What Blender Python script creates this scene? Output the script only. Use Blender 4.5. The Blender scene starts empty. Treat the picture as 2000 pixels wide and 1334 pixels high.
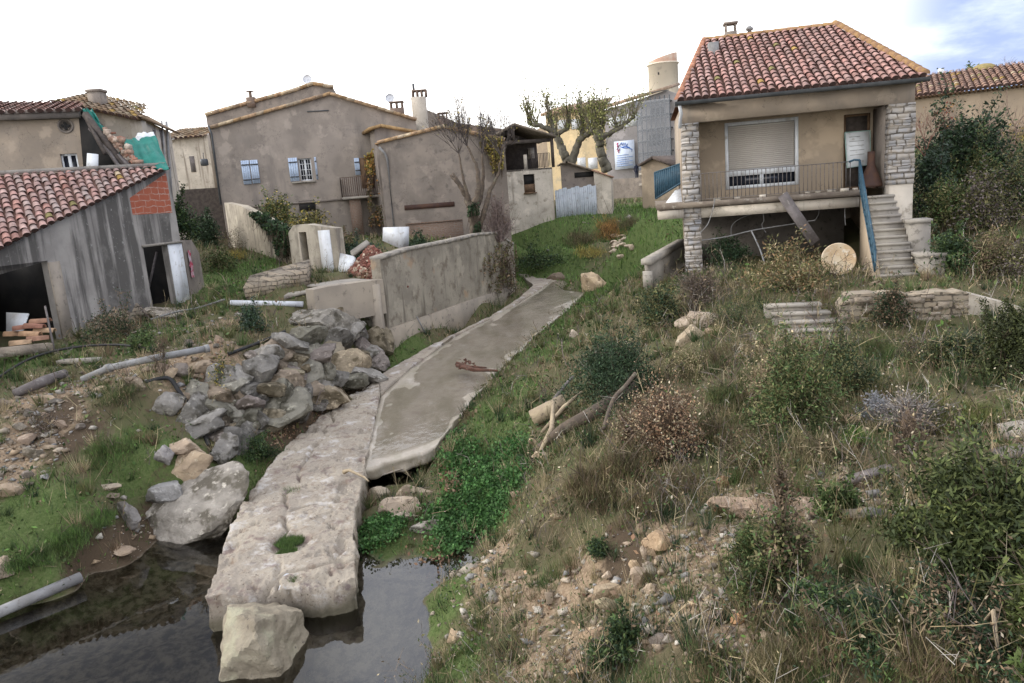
import bpy, math, random
import numpy as np
from math import radians, sin, cos, pi, sqrt, atan2
from mathutils import noise, Vector, Matrix
random.seed(7); RNG = np.random.default_rng(7)
S = bpy.context.scene

# ---------------------------------------------------------------- camera, sky, sun, exposure
FPX, CAMH, PITCH, ROLL = 1444.0, 5.5, radians(11), radians(-4.5)   # focal length in 2000-px units
cam_data = bpy.data.cameras.new("camera"); cam_data.sensor_width = 36; cam_data.lens = FPX * 36 / 2000
cam_data.clip_start = 0.1; cam_data.clip_end = 3000
cam = bpy.data.objects.new("camera", cam_data); S.collection.objects.link(cam)
CM = Matrix.Rotation(pi / 2 - PITCH, 4, 'X') @ Matrix.Rotation(ROLL, 4, 'Z')
cam.matrix_world = Matrix.Translation((0, 0, CAMH)) @ CM
S.camera = cam
S.view_settings.view_transform = 'Standard'; S.view_settings.look = 'None'; S.view_settings.gamma = 1
S.view_settings.exposure = 1.15
SUN_AZ, SUN_EL = radians(-72), radians(24)      # azimuth from +Y towards +X
world = bpy.data.worlds.new("World"); S.world = world; world.use_nodes = True
wt = world.node_tree; wt.nodes.clear()
def wn(t, **k):
    n = wt.nodes.new(t)
    for a, b in k.items(): setattr(n, a, b)
    return n
def wl(a, b): wt.links.new(a, b)
w_out = wn('ShaderNodeOutputWorld'); w_bg = wn('ShaderNodeBackground'); w_bg.inputs['Strength'].default_value = 0.1
sky = wn('ShaderNodeTexSky', sky_type='NISHITA', sun_disc=False, sun_elevation=SUN_EL, sun_rotation=SUN_AZ)
sky.air_density = 1.0; sky.dust_density = 1.5; sky.ozone_density = 1.5
w_tc = wn('ShaderNodeTexCoord'); w_sep = wn('ShaderNodeSeparateXYZ'); wl(w_tc.outputs['Generated'], w_sep.inputs[0])
def wmath(op, a, b=None, clamp=False):
    n = wn('ShaderNodeMath', operation=op, use_clamp=clamp)
    for i, x in enumerate((a, b)):
        if x is None: continue
        if isinstance(x, (int, float)): n.inputs[i].default_value = x
        else: wl(x, n.inputs[i])
    return n.outputs[0]
def wrange(x, a, b, c=0.0, d=1.0):
    n = wn('ShaderNodeMapRange', interpolation_type='SMOOTHSTEP'); wl(x, n.inputs[0])
    for i, q in enumerate((a, b, c, d)): n.inputs[i + 1].default_value = q
    return n.outputs[0]
def wmix(f, a, b):
    n = wn('ShaderNodeMix', data_type='RGBA'); wl(f, n.inputs[0])
    for i, x in ((6, a), (7, b)):
        if isinstance(x, tuple): n.inputs[i].default_value = (*x, 1)
        else: wl(x, n.inputs[i])
    return n.outputs[2]
w_den = wmath('ADD', wmath('MAXIMUM', w_sep.outputs[2], 0.0), 0.22)
w_cmb = wn('ShaderNodeCombineXYZ'); wl(wmath('DIVIDE', w_sep.outputs[0], w_den), w_cmb.inputs[0]); wl(wmath('DIVIDE', w_sep.outputs[1], w_den), w_cmb.inputs[1])
w_no = wn('ShaderNodeTexNoise'); w_no.inputs['Scale'].default_value = 2.1; w_no.inputs['Detail'].default_value = 9; w_no.inputs['Roughness'].default_value = 0.56
w_map = wn('ShaderNodeMapping'); w_map.inputs['Location'].default_value = (3.1, 1.7, 0); wl(w_cmb.outputs[0], w_map.inputs[0]); wl(w_map.outputs[0], w_no.inputs['Vector'])
cloud = wrange(w_no.outputs['Fac'], 0.40, 0.62)
high = wmix(cloud, (6.2, 6.5, 7.5), (9.4, 9.5, 9.8)); high = wmix(wmath('MULTIPLY', wrange(w_sep.outputs[0], -.16, -.40), wrange(w_sep.outputs[1], .2, .5)), high, (1.1, 1.2, 1.5))          # slate sky between pale clouds overhead
west = wrange(w_sep.outputs[0], 0.52, 0.33)                    # thick bright cloud on the sunset side
# to the right the cloud thins and the sky shows through
thin = wmix(wrange(w_no.outputs['Fac'], 0.46, 0.70), (2.3, 2.8, 4.7), (5.4, 5.8, 7.0))
skyr = wmix(0.25 and wrange(w_sep.outputs[2], -1, -0.9), sky.outputs[0], thin)
n_ = wn('ShaderNodeMix', data_type='RGBA'); n_.inputs[0].default_value = 0.82; wl(sky.outputs[0], n_.inputs[6]); wl(thin, n_.inputs[7]); skyr = n_.outputs[2]
low = wmix(west, skyr, (12.6, 12.4, 12.2))
col = wmix(wrange(w_sep.outputs[2], 0.32, 0.48), low, high)
wl(col, w_bg.inputs['Color']); wl(w_bg.outputs[0], w_out.inputs[0])
sun_d = bpy.data.lights.new("sun", 'SUN'); sun_d.energy = 1.5; sun_d.angle = radians(25); sun_d.color = (1, 0.95, 0.87)
sun = bpy.data.objects.new("sun", sun_d); S.collection.objects.link(sun)
sdir = Vector((sin(SUN_AZ) * cos(SUN_EL), cos(SUN_AZ) * cos(SUN_EL), sin(SUN_EL)))
sun.rotation_euler = sdir.to_track_quat('Z', 'Y').to_euler()
S.cycles.max_bounces = 6; S.cycles.transparent_max_bounces = 12; S.cycles.use_denoising = True

# ---------------------------------------------------------------- points: a photo pixel (2000 px wide) to a place at a chosen distance / height
C3 = np.array([0, 0, CAMH]); CM3 = np.array(CM.to_3x3())
def ray(u, v): return CM3 @ np.array([(u - 1000) / FPX, -(v - 667) / FPX, -1.0])
def at(u, v, d): r = ray(u, v); return C3 + r * (d / r[1])
def atz(u, v, z): r = ray(u, v); return C3 + r * ((z - CAMH) / r[2])
class Plane2:                                    # a vertical wall plane through two ground points
    def __init__(s, p, q):
        s.p = np.array(p[:2], float); s.q = np.array(q[:2], float); s.L = np.linalg.norm(s.q - s.p)
        s.e = (s.q - s.p) / s.L; s.n = np.array([s.e[1], -s.e[0]])     # n points to the viewer for walls running left to right
    def hit(s, u, v):
        r = ray(u, v); t = ((s.p - C3[:2]) @ s.n) / (r[:2] @ s.n); X = C3 + r * t
        return (X[:2] - s.p) @ s.e, X[2]
    def xyz(s, a, z, off=0.0): q = s.p + s.e * a + s.n * off; return np.array([q[0], q[1], z])
    def px(s, u, v, off=0.0): a, z = s.hit(u, v); return s.xyz(a, z, off)

# ---------------------------------------------------------------- mesh builder and object helpers
BASE = {}
class MB:
    def __init__(s): s.v = []; s.f = []; s.c = []; s.n = 0
    def add(s, verts, faces, col=None):
        verts = np.asarray(verts, float).reshape(-1, 3); s.v.append(verts); o = s.n
        s.f.extend([tuple(i + o for i in f) for f in faces]); s.n += len(verts)
        c = np.ones((len(verts), 3)) if col is None else np.broadcast_to(np.asarray(col, float), (len(verts), 3)); s.c.append(c)
        return s
    def hexa(s, b, t, col=None):                # bottom 4 + top 4 corners
        return s.add(list(b) + list(t), [(3, 2, 1, 0), (4, 5, 6, 7), (0, 1, 5, 4), (1, 2, 6, 5), (2, 3, 7, 6), (3, 0, 4, 7)], col)
    def box(s, c, size, ax=None, col=None):     # centre, full sizes, axes as rows
        A = np.eye(3) if ax is None else np.asarray(ax, float); h = np.asarray(size) / 2; c = np.asarray(c, float)
        P = lambda x, y, z: c + A[0] * h[0] * x + A[1] * h[1] * y + A[2] * h[2] * z
        return s.hexa([P(-1, -1, -1), P(1, -1, -1), P(1, 1, -1), P(-1, 1, -1)], [P(-1, -1, 1), P(1, -1, 1), P(1, 1, 1), P(-1, 1, 1)], col)
    def bar(s, p, q, w, h=None, up=(0, 0, 1), col=None):
        p = np.asarray(p, float); q = np.asarray(q, float); d = q - p; L = np.linalg.norm(d); d = d / L
        x = np.cross(d, up); nx = np.linalg.norm(x); x = np.array([1., 0, 0]) if nx < 1e-5 else x / nx
        y = np.cross(x, d); return s.box((p + q) / 2, (L, w, h or w), [d, x, y], col)
    def tube(s, pts, rad, n=6, cap=True, col=None):
        pts = np.asarray(pts, float); m = len(pts); rad = np.broadcast_to(np.asarray(rad, float), (m,)); V = []; F = []
        T = np.gradient(pts, axis=0); T /= np.linalg.norm(T, axis=1)[:, None] + 1e-9
        ref = np.array([0, 0, 1.]) if abs(T[0][2]) < .9 else np.array([1., 0, 0])
        for i in range(m):
            x = np.cross(T[i], ref); x /= np.linalg.norm(x) + 1e-9; y = np.cross(T[i], x); ref = -np.cross(T[i], x) if False else ref
            for k in range(n): a = 2 * pi * k / n; V.append(pts[i] + rad[i] * (cos(a) * x + sin(a) * y))
        for i in range(m - 1):
            for k in range(n): k2 = (k + 1) % n; F.append((i * n + k, i * n + k2, (i + 1) * n + k2, (i + 1) * n + k))
        if cap: F.append(tuple(range(n - 1, -1, -1))); F.append(tuple((m - 1) * n + k for k in range(n)))
        return s.add(V, F, col)
    def lathe(s, c, prof, n=16, axes=None, col=None):
        A = np.eye(3) if axes is None else np.asarray(axes, float); V = []; F = []; c = np.asarray(c, float)
        for r, z in prof:
            for k in range(n): a = 2 * pi * k / n; V.append(c + A[0] * r * cos(a) + A[1] * r * sin(a) + A[2] * z)
        for i in range(len(prof) - 1):
            for k in range(n): k2 = (k + 1) % n; F.append((i * n + k, i * n + k2, (i + 1) * n + k2, (i + 1) * n + k))
        F.append(tuple(range(n - 1, -1, -1))); F.append(tuple((len(prof) - 1) * n + k for k in range(n)))
        return s.add(V, F, col)
    def poly(s, P, col=None): return s.add(P, [tuple(range(len(P)))], col)
    def slab(s, P, thick, col=None):            # polygon of 3-D points (counter-clockwise from above) given a thickness below
        P = [np.asarray(p, float) for p in P]; n = len(P); nn = np.cross(P[1] - P[0], P[2] - P[0]); nn /= np.linalg.norm(nn)
        Q = [p - nn * thick for p in P]
        F = [tuple(range(n)), tuple(range(2 * n - 1, n - 1, -1))] + [(i, i + n, (i + 1) % n + n, (i + 1) % n) for i in range(n)]
        return s.add(P + Q, F, col)
    def mesh(s, name, mat, base, smooth=False):
        me = bpy.data.meshes.new(name); V = np.concatenate(s.v) - np.asarray(base, float)
        nf = len(s.f); lens = np.fromiter((len(f) for f in s.f), np.int32, nf); tot = int(lens.sum())
        me.vertices.add(len(V)); me.vertices.foreach_set('co', V.astype(np.float32).ravel())
        me.loops.add(tot); me.loops.foreach_set('vertex_index', np.fromiter((i for f in s.f for i in f), np.int32, tot))
        me.polygons.add(nf); st = np.zeros(nf, np.int32); st[1:] = np.cumsum(lens)[:-1]
        me.polygons.foreach_set('loop_start', st); me.polygons.foreach_set('loop_total', lens)
        me.update(calc_edges=True); me.validate()
        cc = np.concatenate(s.c); a = me.color_attributes.new('Col', 'FLOAT_COLOR', 'POINT')
        a.data.foreach_set('color', np.concatenate([cc, np.ones((len(cc), 1))], 1).astype(np.float32).ravel())
        if smooth: me.polygons.foreach_set('use_smooth', np.ones(len(me.polygons), bool))
        me.materials.append(mat); return me
    def build(s, name, mat, parent=None, base=None, smooth=False):
        if base is None: base = BASE[parent.name] if parent is not None else (0, 0, 0)
        o = bpy.data.objects.new(name, s.mesh(name, mat, base, smooth)); S.collection.objects.link(o)
        BASE[o.name] = np.asarray(base, float)
        if parent is not None: o.parent = parent; o.location = np.asarray(base) - BASE[parent.name]
        else: o.location = base
        return o
def tag(o, label=None, cat=None, group=None, kind=None):
    for k, x in (('label', label), ('category', cat), ('group', group), ('kind', kind)):
        if x: o[k] = x
    return o
def thing(name, label, cat, base, group=None):
    o = bpy.data.objects.new(name, None); o.empty_display_size = .2; S.collection.objects.link(o); o.location = base
    BASE[o.name] = np.asarray(base, float); return tag(o, label, cat, group)
def copy_thing(o, loc, rot, scale, label=None):
    c = o.copy(); S.collection.objects.link(c); c.location = loc; c.rotation_euler = rot; c.scale = scale
    BASE[c.name] = np.asarray(loc, float)
    if label: c['label'] = label
    for ch in o.children:
        d = ch.copy(); S.collection.objects.link(d); d.parent = c
    return c

# ---------------------------------------------------------------- materials
def new_mat(name):
    m = bpy.data.materials.new(name); m.use_nodes = True; nt = m.node_tree; b = nt.nodes['Principled BSDF']
    b.inputs['Specular IOR Level'].default_value = 0.25
    return m, nt, b
class NT:
    def __init__(s, nt): s.t = nt
    def n(s, t, **k):
        x = s.t.nodes.new(t)
        for a, b in k.items(): setattr(x, a, b)
        return x
    def l(s, a, b): s.t.links.new(a, b)
    def coord(s, scale=(1, 1, 1), loc=(0, 0, 0)):
        if not hasattr(s, 'tc'): s.tc = s.n('ShaderNodeNewGeometry')
        m = s.n('ShaderNodeMapping'); m.inputs['Scale'].default_value = scale; m.inputs['Location'].default_value = loc
        src = s.tc.outputs['Position']
        if getattr(s, 'per_object', False):
            if not hasattr(s, 'po'):
                oi = s.n('ShaderNodeObjectInfo'); v = s.n('ShaderNodeVectorMath', operation='SCALE'); v.inputs[0].default_value = (37, 23, 51); s.l(oi.outputs['Random'], v.inputs['Scale']); a = s.n('ShaderNodeVectorMath', operation='ADD'); s.l(src, a.inputs[0]); s.l(v.outputs[0], a.inputs[1]); s.po = a.outputs[0]
            src = s.po
        s.l(src, m.inputs[0]); return m.outputs[0]
    def noise(s, scale, detail=5, rough=.55, co=None, dist=0):
        x = s.n('ShaderNodeTexNoise'); x.inputs['Scale'].default_value = scale; x.inputs['Detail'].default_value = detail
        x.inputs['Roughness'].default_value = rough; x.inputs['Distortion'].default_value = dist; s.l(co if co is not None else s.coord(), x.inputs['Vector']); return x.outputs['Fac']
    def ramp(s, x, a, b, c=0., d=1.):
        r = s.n('ShaderNodeMapRange', interpolation_type='SMOOTHSTEP'); s.l(x, r.inputs[0])
        for i, q in enumerate((a, b, c, d)): r.inputs[i + 1].default_value = q
        return r.outputs[0]
    def mix(s, f, a, b, mode='MIX'):
        x = s.n('ShaderNodeMix', data_type='RGBA', blend_type=mode)
        for i, q in ((0, f), (6, a), (7, b)):
            if isinstance(q, tuple): x.inputs[i].default_value = (*q, 1)
            elif isinstance(q, (int, float)): x.inputs[i].default_value = q
            else: s.l(q, x.inputs[i])
        return x.outputs[2]
    def math(s, op, a, b=0.):
        x = s.n('ShaderNodeMath', operation=op)
        for i, q in enumerate((a, b)):
            if isinstance(q, (int, float)): x.inputs[i].default_value = q
            else: s.l(q, x.inputs[i])
        return x.outputs[0]
    def bump(s, h, strength, dist=.02):
        x = s.n('ShaderNodeBump'); x.inputs['Strength'].default_value = strength; x.inputs['Distance'].default_value = dist; s.l(h, x.inputs['Height']); return x.outputs[0]
    def attr(s, name='Col'):
        x = s.n('ShaderNodeAttribute', attribute_name=name); return x.outputs['Color']
def mat(name, c1, c2, scale=1.5, spots=None, spot_scale=6, spot=(.55, .7), streak=None, streak_scale=(3, 3, .18), streak_r=(.5, .72), bump=.4, bscale=30, rough=.9, tint=False, metal=0., extra=None, extra_scale=.6, extra_r=(.56, .66), bdist=.02):
    m, nt, b = new_mat(name); N = NT(nt); N.per_object = tint            # stones cut the pattern differently, each for itself
    c = N.mix(N.ramp(N.noise(scale, 6), .35, .65), c1, c2)
    if extra: c = N.mix(N.ramp(N.noise(extra_scale, 4, co=N.coord(loc=(7, 3, 1))), *extra_r), c, extra)
    if spots: c = N.mix(N.ramp(N.noise(spot_scale, 6, .65, co=N.coord(loc=(11, 5, 2))), *spot), c, spots)
    if 'plaster' in name or 'wall' in name or 'render' in name:      # patched render and hairline cracks
        c = N.mix(N.ramp(N.noise(.45, 5, .6, co=N.coord(loc=(31, 2, 8))), .46, .60, 0, .45), c, tuple(x * .62 for x in c2)); c = N.mix(N.ramp(N.noise(.8, 4, .6, co=N.coord(loc=(3, 22, 8))), .57, .63, 0, .5), c, tuple(min(1, x * 1.28) for x in c1))
        k = N.math('ABSOLUTE', N.math('SUBTRACT', N.noise(.75, 6, .62, co=N.coord(loc=(8, 2, 40))), .5)); c = N.mix(N.ramp(k, .0035, .0, 0, .65), c, tuple(x * .3 for x in c2))
    if streak: c = N.mix(N.ramp(N.noise(1, 5, .6, co=N.coord(streak_scale)), *streak_r), c, streak)
    if tint: c = N.mix(1.0, c, N.attr(), 'MULTIPLY')
    nt.links.new(c, b.inputs['Base Color']); b.inputs['Roughness'].default_value = rough; b.inputs['Metallic'].default_value = metal
    if bump: nt.links.new(N.bump(N.noise(bscale, 6, .65), bump, bdist), b.inputs['Normal'])
    return m
def mat_col(name, rough=.8, var=.35, scale=9, bump=0, spec=.2):       # colour from the mesh's own attribute, with a little mottling
    m, nt, b = new_mat(name); N = NT(nt)
    k = N.ramp(N.noise(scale, 4), .3, .7, 1 - var, 1 + var)
    x = N.n('ShaderNodeVectorMath', operation='SCALE'); N.l(N.attr(), x.inputs[0]); N.l(k, x.inputs['Scale'])
    nt.links.new(x.outputs[0], b.inputs['Base Color']); b.inputs['Roughness'].default_value = rough; b.inputs['Specular IOR Level'].default_value = spec
    if bump: nt.links.new(N.bump(N.noise(40, 5), bump), b.inputs['Normal'])
    return m
MT = {}
MT['leaf'] = mat_col('leaf', .7, .3, 3, spec=.25)
MT['twig'] = mat_col('twig', .9, .3, 12)
MT['tile'] = mat_col('roof_tile', .9, .28, 5, bump=.4)
MT['stone_col'] = mat_col('stone_colour', .95, .35, 7, bump=.5)
MT['plaster'] = mat('plaster_beige', (.37, .30, .23), (.30, .25, .20), 1.2, spots=(.22, .19, .16), spot_scale=3, spot=(.58, .75), streak=(.17, .15, .13), streak_r=(.58, .75), streak_scale=(1.6, 1.6, .15), bump=.35)
MT['plaster_ochre'] = mat('plaster_ochre', (.36, .285, .205), (.31, .25, .185), .8, spots=(.24, .20, .155), spot_scale=2, spot=(.6, .8), bump=.3)
MT['plaster_pale'] = mat('plaster_pale', (.56, .50, .42), (.46, .41, .34), 1.0, spots=(.28, .24, .19), spot_scale=2.2, spot=(.54, .68), streak=(.25, .21, .17), streak_r=(.55, .7), bump=.4)
MT['plaster_grey'] = mat('plaster_grey', (.27, .23, .195), (.215, .185, .16), 1.6, spots=(.15, .13, .115), spot_scale=2.6, spot=(.54, .68), streak=(.15, .13, .115), streak_scale=(1.3, 1.3, .3), streak_r=(.5, .78), bump=.6, bscale=12)
MT['plaster_mauve'] = mat('plaster_mauve', (.32, .275, .235), (.265, .23, .20), 1.0, spots=(.19, .165, .145), spot_scale=1.4, spot=(.56, .72), streak=(.14, .125, .115), streak_scale=(.8, .8, .16), streak_r=(.52, .76), bump=.35)
MT['garden_wall'] = mat('garden_wall_plaster', (.44, .39, .31), (.34, .30, .24), 1.6, spots=(.20, .175, .14), spot_scale=3, spot=(.54, .7), streak=(.19, .165, .135), streak_scale=(2.6, 2.6, .25), streak_r=(.5, .68), bump=.5)
MT['yellow'] = mat('plaster_yellow', (.74, .57, .33), (.68, .54, .34), .5, spots=(.5, .42, .3), spot_scale=.8, bump=.1)  # base colour raised to carry the sunlight on the far facade
MT['white_paint'] = mat('white_paint', (.68, .70, .72), (.60, .62, .64), 3, spots=(.40, .38, .35), spot_scale=5, spot=(.54, .72), streak=(.42, .40, .37), streak_r=(.5, .75), bump=.2, rough=.7)
MT['blue_paint'] = mat('pale_blue_paint', (.47, .56, .70), (.41, .50, .64), 4, spots=(.28, .36, .5), spot_scale=12, bump=.15, rough=.6)
MT['dark'] = mat('interior_shade', (.035, .032, .03), (.02, .02, .02), 2, bump=0)  # near-black colour stands in for shade inside rooms and openings
MT['dim'] = mat('porch_shade_wall', (.13, .115, .10), (.09, .08, .07), 1.5, spots=(.05, .045, .04), bump=.2)  # wall colour lowered to put in the shade under the porch
MT['glass'], _nt, _b = new_mat('window_glass'); _b.inputs['Base Color'].default_value = (.02, .022, .03, 1); _b.inputs['Roughness'].default_value = .08; _b.inputs['Specular IOR Level'].default_value = .5
MT['wood_dark'] = mat('dark_timber', (.055, .045, .04), (.085, .07, .06), 6, bump=.4)
MT['wood_grey'] = mat('weathered_wood', (.17, .15, .145), (.12, .105, .10), 5, spots=(.24, .22, .2), spot_scale=9, bump=.5)
MT['wood_brown'] = mat('brown_wood', (.16, .10, .06), (.10, .065, .04), 5, bump=.4)
MT['log'] = mat('bleached_log', (.42, .34, .23), (.30, .24, .17), 4, spots=(.13, .10, .08), spot_scale=7, spot=(.56, .66), bump=.7)
MT['bark'] = mat('bark', (.13, .10, .075), (.085, .068, .055), 8, spots=(.16, .15, .11), spot_scale=5, bump=.8)
MT['plane_bark'] = mat('plane_tree_bark', (.075, .068, .052), (.14, .128, .098), 2.2, spots=(.06, .055, .05), spot_scale=3, bump=.5)
MT['concrete'] = mat('old_concrete', (.36, .31, .25), (.27, .235, .195), .9, spots=(.17, .145, .12), spot_scale=4, spot=(.55, .7), bump=.8, bscale=24)
MT['block'] = mat('pale_block', (.34, .31, .265), (.26, .235, .205), 2, spots=(.14, .125, .105), spot_scale=5, bump=.5)
MT['gutter'] = mat('grey_metal', (.09, .095, .10), (.06, .065, .07), 3, bump=.1, rough=.5)
MT['pipe_grey'] = mat('grey_plastic', (.25, .25, .25), (.19, .185, .18), 4, spots=(.12, .11, .1), spot_scale=12, bump=.2, rough=.6)
MT['pipe_white'] = mat('white_plastic', (.58, .60, .63), (.48, .49, .52), 4, bump=.1, rough=.5)
MT['rubber'] = mat('black_rubber', (.02, .02, .021), (.032, .031, .03), 5, bump=.2, rough=.6)
MT['rail_blue'] = mat('teal_blue_paint', (.035, .085, .125), (.025, .06, .09), 5, spots=(.10, .13, .15), spot_scale=15, bump=.1, rough=.5)
MT['rail_grey'] = mat('rusty_grey_iron', (.16, .15, .145), (.11, .095, .085), 12, bump=.2, rough=.6)
MT['rust'] = mat('rusty_iron', (.06, .035, .03), (.085, .045, .03), 5, bump=.3, rough=.75)
MT['brick'] = mat('new_brick', (.42, .13, .075), (.36, .11, .065), 3, bump=.2)
MT['tarp'] = mat('green_tarpaulin', (.012, .15, .12), (.02, .19, .15), 3, spots=(.06, .25, .20), spot_scale=7, bump=.2, rough=.45)
MT['rock_grey'] = mat('grey_limestone', (.23, .215, .195), (.15, .14, .125), 2.8, spots=(.34, .32, .285), spot_scale=6, spot=(.54, .7), extra=(.075, .068, .055), extra_scale=2.2, extra_r=(.5, .62), bump=1., bscale=9, tint=True, bdist=.07)
MT['rock_warm'] = mat('warm_limestone', (.33, .275, .215), (.24, .20, .16), 2.5, spots=(.42, .38, .32), spot_scale=7, bump=1., bscale=9, tint=True, bdist=.06, extra=(.13, .105, .08), extra_scale=2.6)
MT['rock_lichen'] = mat('lichen_boulder', (.34, .30, .23), (.26, .225, .17), 2.2, spots=(.14, .12, .10), spot_scale=9, spot=(.6, .7), extra=(.39, .37, .27), extra_scale=1.6, extra_r=(.54, .68), bump=1., bscale=9, tint=True, bdist=.06)
MT['ridge'] = mat('lichen_ridge_tile', (.31, .19, .085), (.24, .14, .09), 9, spots=(.38, .26, .10), spot_scale=14, bump=.5)
MT['orange_disc'] = mat('worn_yellow_disc', (.60, .50, .36), (.50, .36, .22), 3, spots=(.68, .62, .52), spot_scale=5, bump=.15)
def mat_streak():                               # shed wall: grey render under long black drip marks
    m, nt, b = new_mat('streaked_concrete'); N = NT(nt)
    c = N.mix(N.ramp(N.noise(1.2, 6), .35, .65), (.37, .345, .315), (.27, .25, .23))
    d = N.noise(1, 3, .5, co=N.coord((3.6, 3.6, .16))); e = N.noise(1, 6, .65, co=N.coord((8, 8, .7)))
    s = N.math('ADD', N.math('MULTIPLY', d, .62), N.math('MULTIPLY', e, .38))
    g = N.ramp(N.noise(.55, 2, co=N.coord((1, 1, .3), (2, .5, 0))), .35, .6, -.12, .06)
    c = N.mix(N.ramp(N.math('ADD', s, g), .395, .545), c, (.115, .107, .098))
    c = N.mix(N.ramp(N.noise(7, 5, .7), .6, .72), c, (.33, .32, .30)); c = N.mix(N.ramp(N.noise(1.6, 6, .7, co=N.coord(loc=(5, 9, 2))), .5, .7, 0, .6), c, (.25, .235, .215))
    nt.links.new(c, b.inputs['Base Color']); b.inputs['Roughness'].default_value = .95
    nt.links.new(N.bump(N.noise(22, 6, .65), .5), b.inputs['Normal']); return m
MT['streak'] = mat_streak()
def mat_masonry(name, cols, mortar, sx, sz, bump=.8, horiz='xy'):   # coursed rubble: the courses run level round the wall
    m, nt, b = new_mat(name); N = NT(nt)
    g = N.n('ShaderNodeNewGeometry'); sep = N.n('ShaderNodeSeparateXYZ'); N.l(g.outputs['Position'], sep.inputs[0])
    h = N.math('ADD', sep.outputs[0], N.math('MULTIPLY', sep.outputs[1], .83)); co = N.n('ShaderNodeCombineXYZ')
    wob = N.math('MULTIPLY', N.noise(2.6, 3), .17)
    N.l(N.math('ADD', h, wob), co.inputs[0]); N.l(N.math('ADD', sep.outputs[2], wob), co.inputs[1])
    t = N.n('ShaderNodeTexBrick', offset=.5, offset_frequency=2, squash=.72, squash_frequency=3); N.l(co.outputs[0], t.inputs['Vector'])
    t.inputs['Color1'].default_value = (*cols[0], 1); t.inputs['Color2'].default_value = (*cols[1], 1); t.inputs['Mortar'].default_value = (*mortar, 1)
    t.inputs['Scale'].default_value = 1; t.inputs['Mortar Size'].default_value = .018; t.inputs['Mortar Smooth'].default_value = .3; t.inputs['Brick Width'].default_value = sx; t.inputs['Row Height'].default_value = sz; t.inputs['Bias'].default_value = 0
    c = N.mix(N.ramp(N.noise(5, 5), .4, .65, 0, .7), t.outputs['Color'], cols[2])
    nt.links.new(c, b.inputs['Base Color']); b.inputs['Roughness'].default_value = .95
    hgt = N.math('ADD', N.math('MULTIPLY', t.outputs['Fac'], -1.0), N.math('MULTIPLY', N.noise(20, 5), .5))
    nt.links.new(N.bump(hgt, bump, .03), b.inputs['Normal']); return m
MT['quoin'] = mat_masonry('pillar_stone', [(.46, .43, .40), (.27, .27, .28), (.36, .31, .25)], (.13, .115, .10), .27, .17)
MT['rubble_wall'] = mat_masonry('rubble_stone', [(.36, .29, .21), (.24, .20, .155), (.30, .26, .20)], (.085, .07, .055), .3, .13, 1.0)
MT['brick_wall'] = mat_masonry('terracotta_block', [(.40, .115, .065), (.34, .10, .06), (.38, .12, .07)], (.46, .30, .24), .5, .2, .3)
MT['old_brick'] = mat_masonry('old_brick', [(.20, .12, .085), (.16, .10, .075), (.18, .13, .10)], (.20, .17, .14), .24, .075, .5)

# ---------------------------------------------------------------- walls and roofs
def wall(mb, pl, prof, z0, thick, holes=(), s0=None, s1=None, off=0.0):
    """wall on a Plane2 from s0 to s1; prof = [(s, ztop)...]; holes = (sa, sb, za, zb); the body lies behind the plane."""
    prof = sorted(prof); s0 = prof[0][0] if s0 is None else s0; s1 = prof[-1][0] if s1 is None else s1
    top = lambda s: float(np.interp(s, [a for a, _ in prof], [b for _, b in prof]))
    cuts = sorted({round(x, 5) for x in [s0, s1] + [a for a, _ in prof if s0 < a < s1] + [x for h in holes for x in h[:2] if s0 < x < s1]})
    F = lambda s, z: pl.xyz(s, z, off); K = lambda s, z: pl.xyz(s, z, off - thick)
    q = lambda a, b, c, d: mb.add([a, b, c, d], [(0, 1, 2, 3)])
    for a, b in zip(cuts[:-1], cuts[1:]):
        m = (a + b) / 2; hs = sorted([h for h in holes if h[0] - 1e-6 <= m <= h[1] + 1e-6], key=lambda h: h[2]); lo = z0
        for h in hs + [None]:
            if h is None: ha, hb = top(a), top(b)
            else: ha = hb = h[2]
            if max(ha, hb) > lo + 1e-4:
                q(F(a, lo), F(b, lo), F(b, hb), F(a, ha)); q(K(b, lo), K(a, lo), K(a, ha), K(b, hb))
            if h is not None: lo = h[3]
        q(F(a, top(a)), F(b, top(b)), K(b, top(b)), K(a, top(a)))
    for s, sg in ((s0, 1), (s1, -1)):
        P = [K(s, z0), F(s, z0), F(s, top(s)), K(s, top(s))]; mb.add(P if sg > 0 else P[::-1], [(0, 1, 2, 3)])
    for (a, b, c, d) in holes:
        q(F(a, c), K(a, c), K(a, d), F(a, d)); q(K(b, c), F(b, c), F(b, d), K(b, d)); q(F(a, d), K(a, d), K(b, d), F(b, d)); q(K(a, c), F(a, c), F(b, c), K(b, c))
    return mb
RED = [(.33, .18, .14), (.37, .22, .18), (.28, .165, .135), (.36, .25, .21), (.25, .17, .145), (.40, .28, .24), (.31, .17, .13), (.28, .21, .18)]
BROWN = [(.27, .18, .11), (.32, .22, .13), (.22, .16, .11), (.30, .24, .17), (.26, .17, .09), (.34, .27, .18)]
GREYT = [(.20, .16, .13), (.25, .20, .16), (.17, .14, .12), (.27, .22, .18)]
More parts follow.
